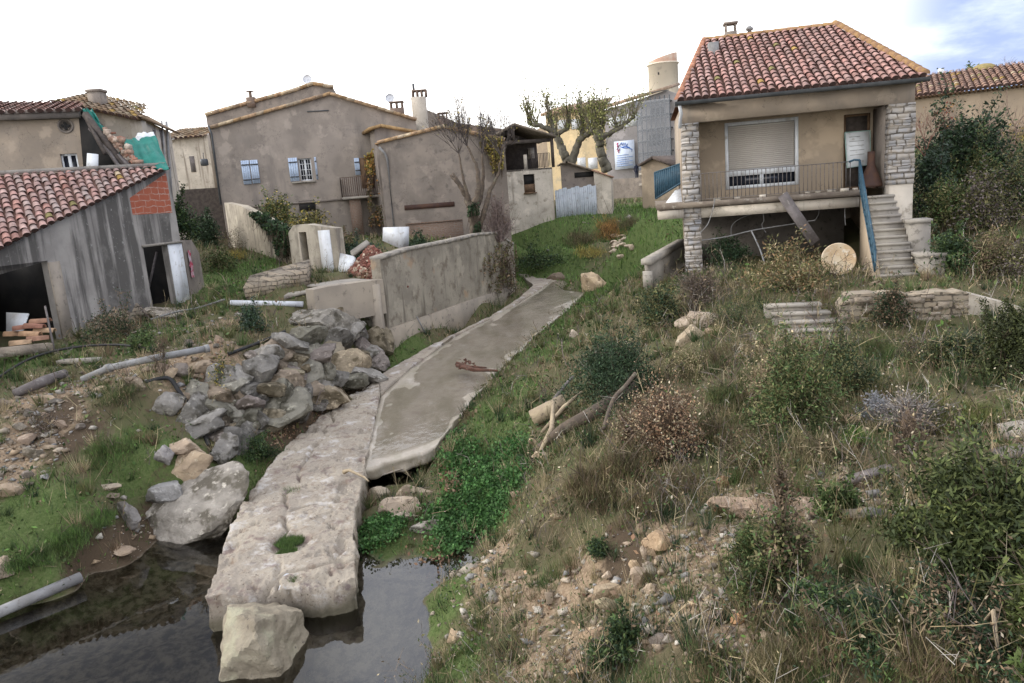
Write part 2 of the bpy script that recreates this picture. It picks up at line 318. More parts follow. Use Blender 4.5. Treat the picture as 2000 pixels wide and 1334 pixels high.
def tiled_roof(mb, corners, eave, up, spacing=.22, expo=.33, rad=.085, pal=RED, moss=0.0, seg=5, jit=.012):
    """barrel tiles over the flat polygon `corners`; eave and up are 3-D directions in its plane."""
    P = [np.asarray(p, float) for p in corners]; o = P[0]; e = np.asarray(eave, float); e /= np.linalg.norm(e)
    u = np.asarray(up, float); u = u / np.linalg.norm(u); nn = np.cross(e, u); nn /= np.linalg.norm(nn)
    if nn[2] < 0: nn = -nn
    D = np.array([[e @ e, e @ u], [e @ u, u @ u]]); Di = np.linalg.inv(D)
    A = [Di @ np.array([(p - o) @ e, (p - o) @ u]) for p in P]
    pos = lambda a, b, h=0.: o + e * a + u * b + nn * h
    mb.add([p - nn * .02 for p in P], [tuple(range(len(P)))], (.11, .06, .045))
    amin = min(a[0] for a in A); amax = max(a[0] for a in A); x = amin + spacing * .5
    while x < amax:
        bs = []
        for (a0, b0), (a1, b1) in zip(A, A[1:] + A[:1]):
            if (a0 - x) * (a1 - x) < 0: bs.append(b0 + (b1 - b0) * (x - a0) / (a1 - a0))
        if len(bs) >= 2:
            lo, hi = min(bs), max(bs); b = lo - .04; k = 0; ph = random.uniform(-.05, .05)
            cb = np.array(random.choice(pal))
            while b < hi - .08:
                t = min(b + expo * 1.15, hi + .03); V = []; dx = random.uniform(-jit, jit) * (2.6 if random.random() < .06 else 1); dh = random.uniform(0, .012)
                for bb, r, h in ((b, rad, .035 + dh), (t, rad * .84, .012)):
                    for i in range(seg + 1): a = pi * i / seg; V.append(pos(x + dx + r * cos(a), bb, h + r * .8 * sin(a)))
                c = (np.array(random.choice(pal)) * .55 + cb * .45) * random.uniform(.82, 1.16)
                if random.random() < moss: c = np.array(random.choice([(.34, .22, .07), (.20, .17, .07), (.42, .33, .22)]))
                F = [(i, i + seg + 1, i + seg + 2, i + 1) for i in range(seg)]; mb.add(V, F, c)
                if k == 0:
                    mb.add([pos(x + dx, b, -.02)] + V[:seg + 1], [(0, i + 1, i + 2) for i in range(seg)], (.05, .03, .025))  # dark fan stands in for the shade inside the open tile end
                b += expo + (ph if k == 0 else 0); k += 1
        x += spacing
    return mb
def ridge(mb, p, q, r=.11, n=None, col=None):
    p = np.asarray(p, float); q = np.asarray(q, float); L = np.linalg.norm(q - p); d = (q - p) / L; n = n or max(2, int(L / .33))
    x = np.cross(d, (0, 0, 1)); x /= np.linalg.norm(x); y = np.cross(x, d)
    for i in range(n):
        a = p + d * L * i / n; b = p + d * (L * (i + 1) / n + .05); V = []
        for c, rr in ((a, r), (b, r * .85)):
            for k in range(7): t = pi * k / 6; V.append(c + x * rr * cos(t) + y * rr * sin(t) * .9)
        cc = np.array(random.choice([(.40, .24, .08), (.33, .17, .09), (.45, .30, .10), (.30, .20, .14)])) * random.uniform(.8, 1.15) if col is None else np.array(col) * random.uniform(.8, 1.15)
        mb.add(V, [(k, k + 7, k + 8, k + 1) for k in range(6)] + [(0, 1, 2, 3, 4, 5, 6)], cc)
    return mb
# ---------------------------------------------------------------- ground: heights given at points seen in the photo
GP = []
def g(z, *uv):
    for u, v in uv: GP.append(atz(u, v, z))
def gx(*p): GP.extend([np.array(q, float) for q in p])
# stream pools and their edges
g(-.02, (0, 1200), (160, 1125), (300, 1062), (440, 1015)); g(-.3, (60, 1230), (200, 1180), (350, 1120), (300, 1300), (100, 1334), (500, 1280), (620, 1250), (760, 1240), (780, 1334))
gx((-6, 6.5, -.35), (-4, 5.5, -.4), (-2, 4, -.4), (-9, 8.2, .0), (-10, 6.5, .3), (-11, 9.6, .9), (-13, 11, 1.6), (-12, 4, .8))
gx((-5.0, 11.5, -.3), (-4.2, 12.5, -.3), (-3.9, 10.4, -.3), (-3.2, 12.2, -.25), (-2.9, 11.2, -.12))
g(-.06, (700, 1110), (780, 1110)); g(-.12, (750, 1160), (820, 1150)); g(-.06, (878, 1122), (905, 1088), (930, 1056), (946, 1036)); g(.0, (838, 1210)); g(.10, (925, 1110), (955, 1070), (968, 1045)); g(.02, (834, 1334))
g(.10, (740, 1050), (830, 1060), (700, 1040)); g(.07, (890, 1060), (912, 1042))
g(-.10, (740, 950), (800, 940), (840, 930), (780, 905)); gx((-2.6, 14.4, -.1), (-2.0, 14.6, -.05), (-2.7, 15.2, .1), (-1.7, 15.2, .2))
g(.12, (720, 1000), (790, 1000), (850, 980))
# under the walkway and channel
for u, v, z in [(560, 960, -.1), (640, 880, .1), (700, 790, .3), (830, 800, .35), (790, 730, .55), (900, 700, .55), (960, 640, .7), (880, 640, .7), (1010, 600, .85), (1060, 580, .95), (1050, 610, .9), (760, 720, .5)]: g(z, (u, v))
# left bank
g(.5, (0, 1110), (110, 1090), (200, 1045)); g(1.0, (0, 1000), (120, 990), (210, 950)); g(1.45, (0, 900), (120, 890), (250, 860), (320, 870)); g(1.95, (0, 820), (150, 800), (300, 780)); g(2.25, (0, 760), (100, 740), (200, 740))
g(2.4, (300, 735), (60, 700)); g(.35, (300, 1000), (430, 960)); g(.6, (470, 930), (500, 890), (400, 950)); g(.75, (560, 850), (620, 800)); g(.85, (700, 748)); g(1.2, (360, 880)); g(1.9, (400, 760)); g(1.1, (480, 830)); g(1.3, (560, 780)); g(1.2, (640, 740)); g(2.35, (480, 700)); g(2.55, (550, 660)); g(2.7, (600, 640), (450, 650), (420, 680)); g(2.6, (380, 690))
g(2.55, (130, 668), (0, 700), (230, 660)); g(2.7, (345, 602), (400, 610)); gx((-15, 20, 2.6), (-15, 25, 2.7), (-18, 22, 2.7), (-14, 16.5, 2.5), (-17, 13, 2.4), (-22, 18, 2.8))
g(3.1, (470, 575), (420, 560)); g(3.3, (590, 560), (500, 545)); g(3.5, (450, 505), (540, 530)); g(4.4, (390, 470), (430, 470)); g(5.0, (360, 430)); gx((-18.5, 42, 5.4), (-19, 55, 6), (-16, 36, 4.8))
gx((-7, 27, 3.35), (-9, 29, 3.5), (-6, 32, 3.6), (-3, 31, 3.5), (-1.5, 33.6, 3.4), (-10, 36, 4.0), (-4, 37, 3.8), (-8, 40, 4.2), (-4.9, 24.4, 3.2))
# far lawn and upper stream
g(1.5, (1005, 530), (1090, 533)); g(1.75, (1000, 512), (1100, 510), (1160, 505))
def gd(d, *uv):
    for u, v in uv: GP.append(at(u, v, d))
gd(41, (1000, 482), (1090, 478)); gd(40, (1170, 474), (1225, 470)); gd(45, (995, 440), (1060, 436)); gd(44, (1120, 440), (1200, 440)); gd(50, (1195, 408), (1270, 400)); gd(43, (1290, 440)); gd(37.5, (1215, 492)); g(1.35, (1190, 520), (1130, 545))
for u, v, z in [(738, 740, .5), (832, 690, .6), (900, 650, .7), (952, 625, .78), (1000, 595, .85), (1015, 585, .9), (1035, 565, .95), (960, 600, .8), (870, 640, .7)]: g(z, (u, v))
# right bank of the channel
for u, v, z in [(860, 880, .5), (930, 775, .62), (990, 715, .78), (1060, 650, .95), (1115, 602, 1.1), (1145, 570, 1.2)]: g(z, (u, v))
g(.75, (960, 800)); g(.9, (1030, 740)); g(1.1, (1090, 680)); g(1.35, (1150, 625)); g(1.7, (1210, 590)); g(2.2, (1250, 555)); g(.4, (920, 900), (950, 950)); g(.7, (1010, 880)); g(1.0, (1050, 830)); g(1.2, (1110, 780)); g(1.35, (1150, 720)); g(1.75, (1230, 680)); g(2.3, (1300, 610)); g(2.55, (1260, 545)); g(2.7, (1330, 575)); g(1.7, (1220, 545), (1230, 520)); g(3.0, (1345, 537)); g(.22, (962, 1005)); g(.35, (980, 1050))
# right slope
g(.4, (900, 1120), (900, 1180)); g(.45, (880, 1300)); g(.7, (1000, 1100), (960, 1180)); g(.75, (1000, 1250)); g(1.0, (1030, 980), (1100, 1120)); g(1.25, (1060, 910)); g(1.2, (1150, 1200), (1080, 1010)); g(1.55, (1190, 1060), (1210, 960)); g(1.05, (1100, 1334)); g(1.65, (1260, 1130)); g(1.55, (1250, 1250)); g(1.75, (1300, 1000), (1250, 850)); g(1.85, (1350, 900)); g(1.95, (1300, 760)); g(2.0, (1450, 1000)); g(1.9, (1400, 1150)); g(1.8, (1350, 1290)); g(2.1, (1600, 1200)); g(2.1, (1600, 1000), (1450, 850)); g(2.15, (1350, 690)); g(2.2, (1650, 880)); g(2.2, (1480, 720)); g(2.3, (1800, 1000), (1800, 860)); g(2.3, (1600, 700)); g(2.35, (1750, 720)); g(2.4, (1900, 760)); g(2.4, (1950, 900)); g(2.4, (1900, 1200)); g(2.0, (1550, 1334)); g(2.3, (1900, 1334)); gx((4, 3.5, 2.4), (7, 4, 2.8), (9, 8, 2.9), (12, 10, 3.2), (1.5, 4, 1.2), (0, 4.2, .5))
g(2.2, (1580, 668), (1640, 660), (1700, 656), (1770, 654), (1840, 650), (1500, 664)); g(2.45, (1400, 640)); g(2.85, (1680, 574), (1730, 572), (1790, 571), (1860, 570)); g(2.6, (1600, 603)); g(2.6, (1450, 605), (1540, 598)); g(2.85, (1430, 560), (1600, 555)); g(2.9, (1860, 560)); gx((6.5, 22, 2.95), (8.5, 22, 2.95), (6, 24, 3.1), (10, 22, 3.0), (7.5, 19.5, 2.9), (9, 19.2, 2.9))
GP.append(at(1985, 600, 17.2)); g(2.2, (1920, 655), (1985, 672)); GP.extend([at(1900, 540, 17), at(1850, 490, 19.5), at(1960, 500, 18.5), at(1880, 430, 22), at(1970, 420, 21), at(1950, 370, 26), at(1850, 370, 25)]); gx((14, 25, 4.2), (18, 28, 5.6), (20, 33, 6.2), (14, 32, 5.4), (13, 17, 3.2), (17, 18, 3.8), (26, 30, 6.6), (12, 28, 4.6), (8, 30, 4.2), (6, 33, 4.1))
gx((20, 45, 6), (0, 60, 4.5), (15, 60, 4.6), (-25, 60, 6), (40, 60, 6.5), (0, 90, 4.8), (40, 100, 5.5), (-40, 90, 6), (-40, 30, 3.5), (-35, 10, 2.5), (40, 20, 5), (35, 5, 3.6), (0, 140, 5), (80, 140, 5), (-80, 140, 5), (-90, 40, 5), (90, 40, 6))
GP = np.array(GP)
_d = np.linalg.norm(GP[:, None, :2] - GP[None, :, :2], axis=2); _A = np.sqrt(_d ** 2 + .09) + np.eye(len(GP)) * -.04
_n = len(GP); _K = np.zeros((_n + 1, _n + 1)); _K[:_n, :_n] = _A; _K[:_n, _n] = 1; _K[_n, :_n] = 1
_W = np.linalg.solve(_K, np.append(GP[:, 2], 0))
def ground(x, y):
    x = np.atleast_1d(np.asarray(x, float)); y = np.atleast_1d(np.asarray(y, float)); out = np.empty(len(x))
    for i in range(0, len(x), 20000):
        X = x[i:i + 20000]; Y = y[i:i + 20000]
        d = np.sqrt((X[:, None] - GP[None, :, 0]) ** 2 + (Y[:, None] - GP[None, :, 1]) ** 2 + .09); out[i:i + 20000] = d @ _W[:-1] + _W[-1]
    return out
def gz(x, y): return float(ground([x], [y])[0])
def gpx(u, v, lo=4., hi=120.):                  # where the view ray of a pixel meets the ground
    r = ray(u, v); r = r / r[1]; ds = np.geomspace(lo, hi, 500); X = C3[None] + r[None] * ds[:, None]; b = X[:, 2] - ground(X[:, 0], X[:, 1])
    i = np.argmax(b < 0); i = max(i, 1)
    t = b[i - 1] / (b[i - 1] - b[i] + 1e-9); d = ds[i - 1] + (ds[i] - ds[i - 1]) * t; p = C3 + r * d; p[2] = gz(p[0], p[1]); return p
def inside(x, y, poly):
    c = np.zeros(len(x), bool); P = np.asarray(poly)
    for (x0, y0), (x1, y1) in zip(P, np.roll(P, -1, 0)):
        k = ((y0 > y) != (y1 > y)) & (x < (x1 - x0) * (y - y0) / (y1 - y0 + 1e-12) + x0); c ^= k
    return c
def axis(cuts):
    out = [cuts[0][0]]
    for (a, s), (b, _) in zip(cuts, cuts[1:]):
        n = max(1, int(round((b - a) / s))); out.extend(list(a + (b - a) * (np.arange(n) + 1) / n))
    return np.array(out)
GXs = axis([(-400, 60), (-100, 8), (-30, 1), (-16, .11), (13, .5), (30, 8), (100, 60), (400, 0)]); GYs = axis([(-20, 4), (2, .3), (4.5, .08), (14, .13), (26, .3), (50, 2), (100, 10), (160, 60), (700, 0)])
GX, GY = np.meshgrid(GXs, GYs); _x = GX.ravel(); _y = GY.ravel(); GZ = ground(_x, _y)
near = (np.abs(_x) < 16) & (_y > 3) & (_y < 30)
dis = np.zeros(len(_x)); idx = np.where(near)[0]
dis[idx] = [noise.fractal(Vector((a * .9, b * .9, 0)), .8, 2.1, 5) * .10 + noise.noise(Vector((a * 5, b * 5, 3))) * .025 for a, b in zip(_x[idx], _y[idx])]
far = np.hypot(_x, _y - 30) > 150; GZ = np.where(far, np.clip(GZ, 4, 7), GZ)
# cover classes by place: fresh grass, dry grass, bare pale soil
def cover_maps(x, y):
    W = {k: np.zeros(len(x)) for k in ('lush', 'dry', 'bare', 'mud', 'red')}
    for k, r, pts in COVER:
        for u, v in pts:
            p = gpx(u, v); rr = 1.35 * r * p[1] / FPX; d2 = (x - p[0]) ** 2 + ((y - p[1]) / 2.0) ** 2; W[k] = np.maximum(W[k], np.exp(-d2 / rr ** 2))
    return W
COVER = [('lush', 60, [(1040, 470), (1120, 450), (1030, 500), (1200, 430), (1250, 410), (1090, 500), (1290, 450), (1270, 480), (1240, 510)]),
 ('lush', 45, [(1060, 690), (1010, 760), (960, 800), (1090, 640), (1130, 600), (1180, 570), (900, 880), (940, 930), (990, 960), (1000, 830), (940, 850), (900, 950), (760, 720), (800, 700), (720, 1060), (760, 1040), (690, 1080), (880, 1060), (850, 1090), (500, 890), (450, 950)]),
 ('lush', 50, [(250, 880), (100, 1020), (60, 1060), (30, 1000), (120, 1080), (330, 900), (0, 1110), (870, 1180), (900, 1280), (520, 520), (440, 540), (480, 560), (310, 660), (100, 700), (40, 710)]),
 ('dry', 80, [(1400, 760), (1450, 700), (1550, 760), (1650, 820), (1500, 880), (1350, 820), (1700, 900), (1600, 1100), (1700, 1150), (1500, 1200), (1850, 760), (1950, 800), (1100, 950), (1180, 960), (1750, 1250), (1400, 900), (1280, 720), (1600, 680), (1450, 620)]),
 ('bare', 45, [(1000, 1150), (1050, 1200), (1120, 1130), (960, 1080), (1200, 1120), (1240, 1180), (1300, 1060), (1280, 1230), (1350, 1180), (1400, 1060), (1450, 980), (1550, 990), (1650, 960), (1700, 990), (1130, 1260), (1040, 1290), (930, 1130), (1430, 1250), (1330, 1110), (1230, 800)]),
 ('bare', 35, [(60, 870), (30, 930), (120, 830), (20, 850), (150, 760), (350, 720), (430, 700), (60, 780), (250, 720), (420, 640), (330, 650), (0, 900)]),
 ('mud', 40, [(250, 1070), (300, 1050), (180, 1100), (150, 860), (110, 810), (1210, 1040), (1220, 1090), (560, 840), (640, 780), (700, 745), (600, 810)])]
CW = cover_maps(_x, _y)
bm_v = np.stack([_x, _y, GZ + dis], 1); ny, nx = GX.shape
ii = (np.arange(ny - 1)[:, None] * nx + np.arange(nx - 1)[None]).ravel(); quads = np.stack([ii, ii + 1, ii + nx + 1, ii + nx], 1)
gcol = np.zeros((len(_x), 3)); gcol[:, 0] = CW['lush']; gcol[:, 1] = np.maximum(CW['bare'], 0); gcol[:, 2] = CW['mud']
def mat_ground():
    m, nt, b = new_mat('soil_and_turf'); N = NT(nt)
    sp = N.n('ShaderNodeSeparateColor'); N.l(N.attr(), sp.inputs[0]); n1 = N.noise(1.1, 7, .62); n2 = N.noise(7, 6, .65); n3 = N.noise(24, 4, .6)
    c = N.mix(N.ramp(n1, .38, .62), (.12, .10, .062), (.10, .10, .05)); c = N.mix(N.ramp(n2, .5, .68), c, (.10, .095, .045))
    w = N.ramp(N.math('ADD', sp.outputs[1], N.math('MULTIPLY', N.math('SUBTRACT', n2, .5), 1.6)), .35, .75); soil = N.mix(N.ramp(n3, .4, .66), (.25, .18, .12), (.38, .29, .20)); c = N.mix(w, c, N.mix(.25, soil, (.17, .125, .085)))
    w = N.ramp(N.math('ADD', sp.outputs[0], N.math('MULTIPLY', N.math('SUBTRACT', n2, .5), 1.2)), .3, .7); turf = N.mix(N.ramp(n3, .35, .65), (.065, .095, .03), (.105, .135, .05)); c = N.mix(w, c, turf)
    w = N.ramp(N.math('ADD', sp.outputs[2], N.math('MULTIPLY', N.math('SUBTRACT', n2, .5), 1.2)), .4, .75); c = N.mix(w, c, (.085, .062, .042))
    g_ = N.n('ShaderNodeNewGeometry'); sz = N.n('ShaderNodeSeparateXYZ'); N.l(g_.outputs['Position'], sz.inputs[0])
    c = N.mix(N.ramp(sz.outputs[2], .03, -.03), c, N.mix(N.ramp(n2, .38, .62), (.07, .06, .042), (.24, .21, .165)))
    nt.links.new(c, b.inputs['Base Color']); b.inputs['Roughness'].default_value = 1; b.inputs['Specular IOR Level'].default_value = .1
    nt.links.new(N.bump(N.math('ADD', N.math('MULTIPLY', n2, .5), N.math('MULTIPLY', N.noise(45, 6, .7), .5)), .9, .04), b.inputs['Normal']); return m
_mb = MB(); _mb.v = [bm_v]; _mb.c = [gcol]; _mb.f = [tuple(q) for q in quads.tolist()]; _mb.n = len(bm_v)
tag(_mb.build('ground', mat_ground(), smooth=True), kind='structure')

# ---------------------------------------------------------------- the stream: water in the pools, the concrete walkway and channel
def mat_water(name, tint, rough=.02, bump=.05, scale=3, ior=1.33):
    m = bpy.data.materials.new(name); m.use_nodes = True; nt = m.node_tree; nt.nodes.clear(); N = NT(nt)
    o = N.n('ShaderNodeOutputMaterial'); tr = N.n('ShaderNodeBsdfTransparent'); tr.inputs[0].default_value = (*tint, 1); gl = N.n('ShaderNodeBsdfGlossy'); gl.inputs['Roughness'].default_value = rough
    fr = N.n('ShaderNodeFresnel'); fr.inputs['IOR'].default_value = ior; mx = N.n('ShaderNodeMixShader'); bp = N.bump(N.noise(scale, 3, co=N.coord((1, .6, 1))), bump, .05)
    N.l(bp, gl.inputs['Normal']); N.l(bp, fr.inputs['Normal']); N.l(fr.outputs[0], mx.inputs[0]); N.l(tr.outputs[0], mx.inputs[1]); N.l(gl.outputs[0], mx.inputs[2]); N.l(mx.outputs[0], o.inputs[0]); return m
WATER = mat_water('stream_water', (.74, .73, .66), .01, .025, 2.5, 1.85)
mb = MB(); xs = np.linspace(-13, 1.2, 20); ys = np.linspace(2, 16.2, 20)
for i in range(19):
    for j in range(19): mb.add([(xs[i], ys[j], 0), (xs[i + 1], ys[j], 0), (xs[i + 1], ys[j + 1], 0), (xs[i], ys[j + 1], 0)], [(0, 1, 2, 3)])
tag(mb.build('pool_water', WATER), kind='structure')
line = lambda L: np.array([atz(*p) for p in L])
LL = line([(402, 1165, .55), (418, 1110, .56), (442, 1045, .57), (490, 955, .6), (558, 870, .65), (640, 800, .72), (738, 733, .82), (832, 680, .92), (952, 619, 1.08), (1015, 582, 1.2), (1042, 556, 1.3), (1000, 526, 1.42)])
LM = line([(694, 1125, .52), (692, 1060, .55), (691, 1005, .57), (712, 905, .62), (728, 830, .68), (742, 768, .75), (800, 718, .84), (880, 660, .95), (1000, 597, 1.13), (1050, 566, 1.25), (1078, 546, 1.32), (1100, 527, 1.42)])
LR = line([(852, 868, .52), (928, 775, .65), (985, 712, .80), (1052, 650, .97), (1112, 602, 1.11), (1142, 570, 1.2), (1180, 530, 1.36), (1205, 505, 1.5)])
def resample(L, n):
    L = np.asarray(L); s = np.append(0, np.cumsum(np.linalg.norm(np.diff(L[:, :2], axis=0), axis=1))); t = np.linspace(0, s[-1], n)
    return np.stack([np.interp(t, s, L[:, k]) for k in range(3)], 1)
def strip(A, B, nu, nv, disp, skirt, edge=.05, seed=0, und=None):
    """a thick slab between two lines: displaced top, rough side faces, closed bottom"""
    A = resample(A, nu); B = resample(B, nu); t = np.linspace(0, 1, nv); T = A[:, None] * (1 - t)[None, :, None] + B[:, None] * t[None, :, None]
    e = np.zeros((nu, nv, 3))
    for i in range(nu):
        for j in (0, nv - 1):
            p = T[i, j]; k = noise.fractal(Vector((p[0] * 1.6, p[1] * 1.6, seed + j)), .9, 2, 4) * edge; d = (T[i, nv - 1] - T[i, 0]); d = d / np.linalg.norm(d); e[i, j] += d * k
        for j in range(nv): pass
    for j in range(nv):
        for i in (0, nu - 1):
            p = T[i, j]; k = noise.fractal(Vector((p[0] * 1.3, p[1] * 1.3, seed + 9 + i)), .9, 2, 4) * edge * 2.2; d = T[min(i + 1, nu - 1), j] - T[max(i - 1, 0), j]; d[2] = 0; e[i, j] += d / np.linalg.norm(d) * k
    T = T + e
    for i in range(nu):
        for j in range(nv): T[i, j, 2] += disp(T[i, j], i / (nu - 1), t[j])
    V = T.reshape(-1, 3); F = [(i * nv + j, i * nv + j + 1, (i + 1) * nv + j + 1, (i + 1) * nv + j) for i in range(nu - 1) for j in range(nv - 1)]
    ring = [(0, j) for j in range(nv)] + [(i, nv - 1) for i in range(1, nu)] + [(nu - 1, j) for j in range(nv - 2, -1, -1)] + [(i, 0) for i in range(nu - 2, 0, -1)]
    m = len(ring); R0 = [i * nv + j for i, j in ring]; P = np.array([V[k] for k in R0]); cen = P.mean(0); out = [V]; rows = [R0]; o = len(V); K = 5
    for k in range(1, K + 1):
        q = P.copy(); f = k / K; q[:, 2] -= skirt * f
        for a in range(m):
            nz = noise.fractal(Vector((q[a, 0] * 2.5, q[a, 1] * 2.5, q[a, 2] * 4 + seed)), .9, 2, 4); i, j = ring[a]
            dirx = T[i, nv - 1] - T[i, 0]; dirx = dirx / np.linalg.norm(dirx) * (1 if j == nv - 1 else -1 if j == 0 else 0); diry = np.zeros(3)
            if i in (0, nu - 1): dd = T[min(i + 1, nu - 1), j] - T[max(i - 1, 0), j]; diry = dd / np.linalg.norm(dd) * (-1 if i == 0 else 1)
            q[a, :2] += (dirx + diry)[:2] * (nz * .075 - .010 * k + (.02 if k == 1 else 0) - (und(f) if und and i == 0 else 0))
        out.append(q); rows.append(list(range(o, o + m))); o += m
    for a, b in zip(rows, rows[1:]):
        for k in range(m): F.append((a[k], b[k], b[(k + 1) % m], a[(k + 1) % m]))
    F.append(tuple(rows[-1][::-1]))
    mb = MB(); mb.add(np.concatenate(out), F); return mb
CRACK = [line(L)[:, :2] for L in ([(548, 1140, .55), (552, 1040, .55), (562, 965, .57), (592, 900, .62), (628, 850, .68), (650, 800, .72)], [(560, 1000, .56), (620, 985, .57), (640, 992, .57), (692, 985, .57)], [(500, 965, .6), (560, 955, .6)], [(480, 1168, .55), (560, 1120, .55), (690, 1085, .55)], [(640, 880, .66), (600, 890, .64), (560, 905, .62)])]
def seg_d(p, L):
    a = L[:-1]; d = L[1:] - a; t = np.clip(((p - a) * d).sum(1) / ((d * d).sum(1) + 1e-9), 0, 1); return np.min(np.linalg.norm(a + d * t[:, None] - p, axis=1))
HOLE = atz(562, 1060, .55)
def disp_slab(p, s, t):
    z = noise.fractal(Vector((p[0] * 1.1, p[1] * 1.1, 1)), .8, 2.1, 6) * .036 + noise.noise(Vector((p[0] * 5, p[1] * 5, 2))) * .010 + noise.noise(Vector((p[0] * 13, p[1] * 13, 2))) * .010 - .018 * max(0, noise.noise(Vector((p[0] * 21, p[1] * 21, 6))) - .15); ch = noise.fractal(Vector((p[0] * 2.3, p[1] * 2.3, 31)), .7, 2.2, 5); ed = min(t, 1 - t, s * 5); z -= .07 * max(0, ch - .12 + .5 * max(0, .16 - ed) / .16) ** .7 if ed < .2 and ch > .12 - .5 * max(0, .16 - ed) / .16 else 0; z -= .035 * max(0, min(1, (ch - .38) * 8))
    q = p[:2] + np.array([noise.noise(Vector((p[0] * 4, p[1] * 4, 5))), noise.noise(Vector((p[0] * 4, p[1] * 4, 8)))]) * .07 + np.array([noise.noise(Vector((p[0] * 1.1, p[1] * 1.1, 15))), 0]) * .2
    d = min(seg_d(q, L) for L in CRACK); z -= .12 * math.exp(-(d / .03) ** 2) * max(0, min(1, .55 + 1.6 * noise.noise(Vector((p[0] * 1.9, p[1] * 1.9, 70)))))
    h = math.hypot((p[0] - HOLE[0]) / .30, (p[1] - HOLE[1]) / .34); z -= .10 / (1 + (h / .85) ** 10)
    if p[0] > 0: pass
    return z - .02 * max(0, 1 - s * 20) ** 2
i7 = 6
def mat_slab(name, water_film=False):
    m, nt, b = new_mat(name); N = NT(nt); n1 = N.noise(.9, 6, .6); n2 = N.noise(5, 6, .7); n3 = N.noise(16, 5, .7)
    c = N.mix(N.ramp(n1, .36, .62), (.35, .305, .245), (.265, .23, .19)); c = N.mix(N.ramp(n2, .52, .68), c, (.215, .165, .125)); c = N.mix(N.ramp(n3, .56, .72), c, (.44, .395, .33))
    c = N.mix(N.ramp(N.noise(2.2, 5, .6, co=N.coord(loc=(4, 4, 9))), .56, .68), c, (.19, .145, .125)); c = N.mix(N.ramp(N.noise(26, 4, .7, co=N.coord(loc=(1, 4, 2))), .58, .68), c, (.12, .095, .075)); c = N.mix(N.ramp(N.noise(1.7, 6, .7, co=N.coord(loc=(14, 4, 9))), .53, .66), c, (.46, .43, .40)); c = N.mix(N.ramp(N.noise(3.1, 6, .7, co=N.coord(loc=(24, 1, 9))), .58, .70), c, (.17, .135, .125))
    g_ = N.n('ShaderNodeNewGeometry'); sz = N.n('ShaderNodeSeparateXYZ'); N.l(g_.outputs['Position'], sz.inputs[0])
    if not water_film:
        c = N.mix(N.ramp(N.math('ADD', sz.outputs[2], N.math('MULTIPLY', n2, .25)), .42, .18), c, (.14, .125, .09)); rough = .95
        b.inputs['Roughness'].default_value = rough
    else:
        alg = N.ramp(N.noise(1.2, 6, .7, co=N.coord((1.3, .45, 1), (2, 7, 0))), .43, .63); c = N.mix(alg, c, (.115, .10, .05)); b.inputs['Roughness'].default_value = .28
        c = N.mix(.5, c, (.45, .40, .33))
    nt.links.new(c, b.inputs['Base Color']); nt.links.new(N.bump(N.math('ADD', n2, N.math('MULTIPLY', n3, .7)), .9 if not water_film else .25, .03), b.inputs['Normal']); return m
SLAB = mat_slab('worn_slab_concrete'); WET = mat_slab('wet_channel_concrete', True)
base = atz(560, 1000, .5)
t_ = strip(LL[:7], LM[:6], 400, 104, disp_slab, .75, .055, 1).build('concrete_slab', SLAB, base=base, smooth=True)
tag(t_, 'thick pitted beige concrete slab with a broken end jutting into the stream', 'concrete slab')
# upper walkway, then the channel with its overhanging lip, both as one stream bed
def disp_walk(p, s, t): return noise.fractal(Vector((p[0] * .9, p[1] * .9, 1)), .8, 2.1, 5) * .035 + noise.noise(Vector((p[0] * 5, p[1] * 5, 2))) * .01 - (.05 if noise.noise(Vector((p[0] * .8, p[1] * .5, 11))) > .35 else 0)
tag(strip(LL[6:], LM[5:], 150, 24, disp_walk, .5, .08, 2).build('walkway', SLAB, smooth=True), kind='structure')
MC = LM[3:].copy(); MC[:, 2] -= np.array([.10, .10, .09, .06, .05, .05, .05, .05, .04]); 
def disp_ch(p, s, t): return noise.fractal(Vector((p[0] * 1.2, p[1] * .8, 4)), .8, 2.1, 5) * .03 - .055 * sin(pi * t) ** .6 + .02 * noise.noise(Vector((p[0] * 3, p[1] * 1.2, 7))) - .03 * max(0, 1 - s * 40) ** 2
tag(strip(MC, LR, 190, 30, disp_ch, .26, .10, 3).build('channel_bed', WET, smooth=True), kind='structure')
# thin running water over the channel
A = resample(MC, 60); B = resample(LR, 60); mb = MB(); nv = 14; tt = np.linspace(.04, .97, nv); V = []
for i in range(60):
    for t in tt:
        p = A[i] * (1 - t) + B[i] * t; V.append(p + np.array([0, 0, -.020 + .012 * noise.noise(Vector((p[0] * 2, p[1] * 2, 0)))]))
mb.add(V, [(i * nv + j, i * nv + j + 1, (i + 1) * nv + j + 1, (i + 1) * nv + j) for i in range(1, 59) for j in range(nv - 1)])
tag(mb.build('stream_water', mat_water('running_water', (.97, .96, .94), .05, .25, 6, 1.3), smooth=True), kind='structure')
STREAM_POLY = np.concatenate([LL[:11, :2], LR[:6][::-1, :2], LM[3:4, :2], LM[:3, :2][::-1]])
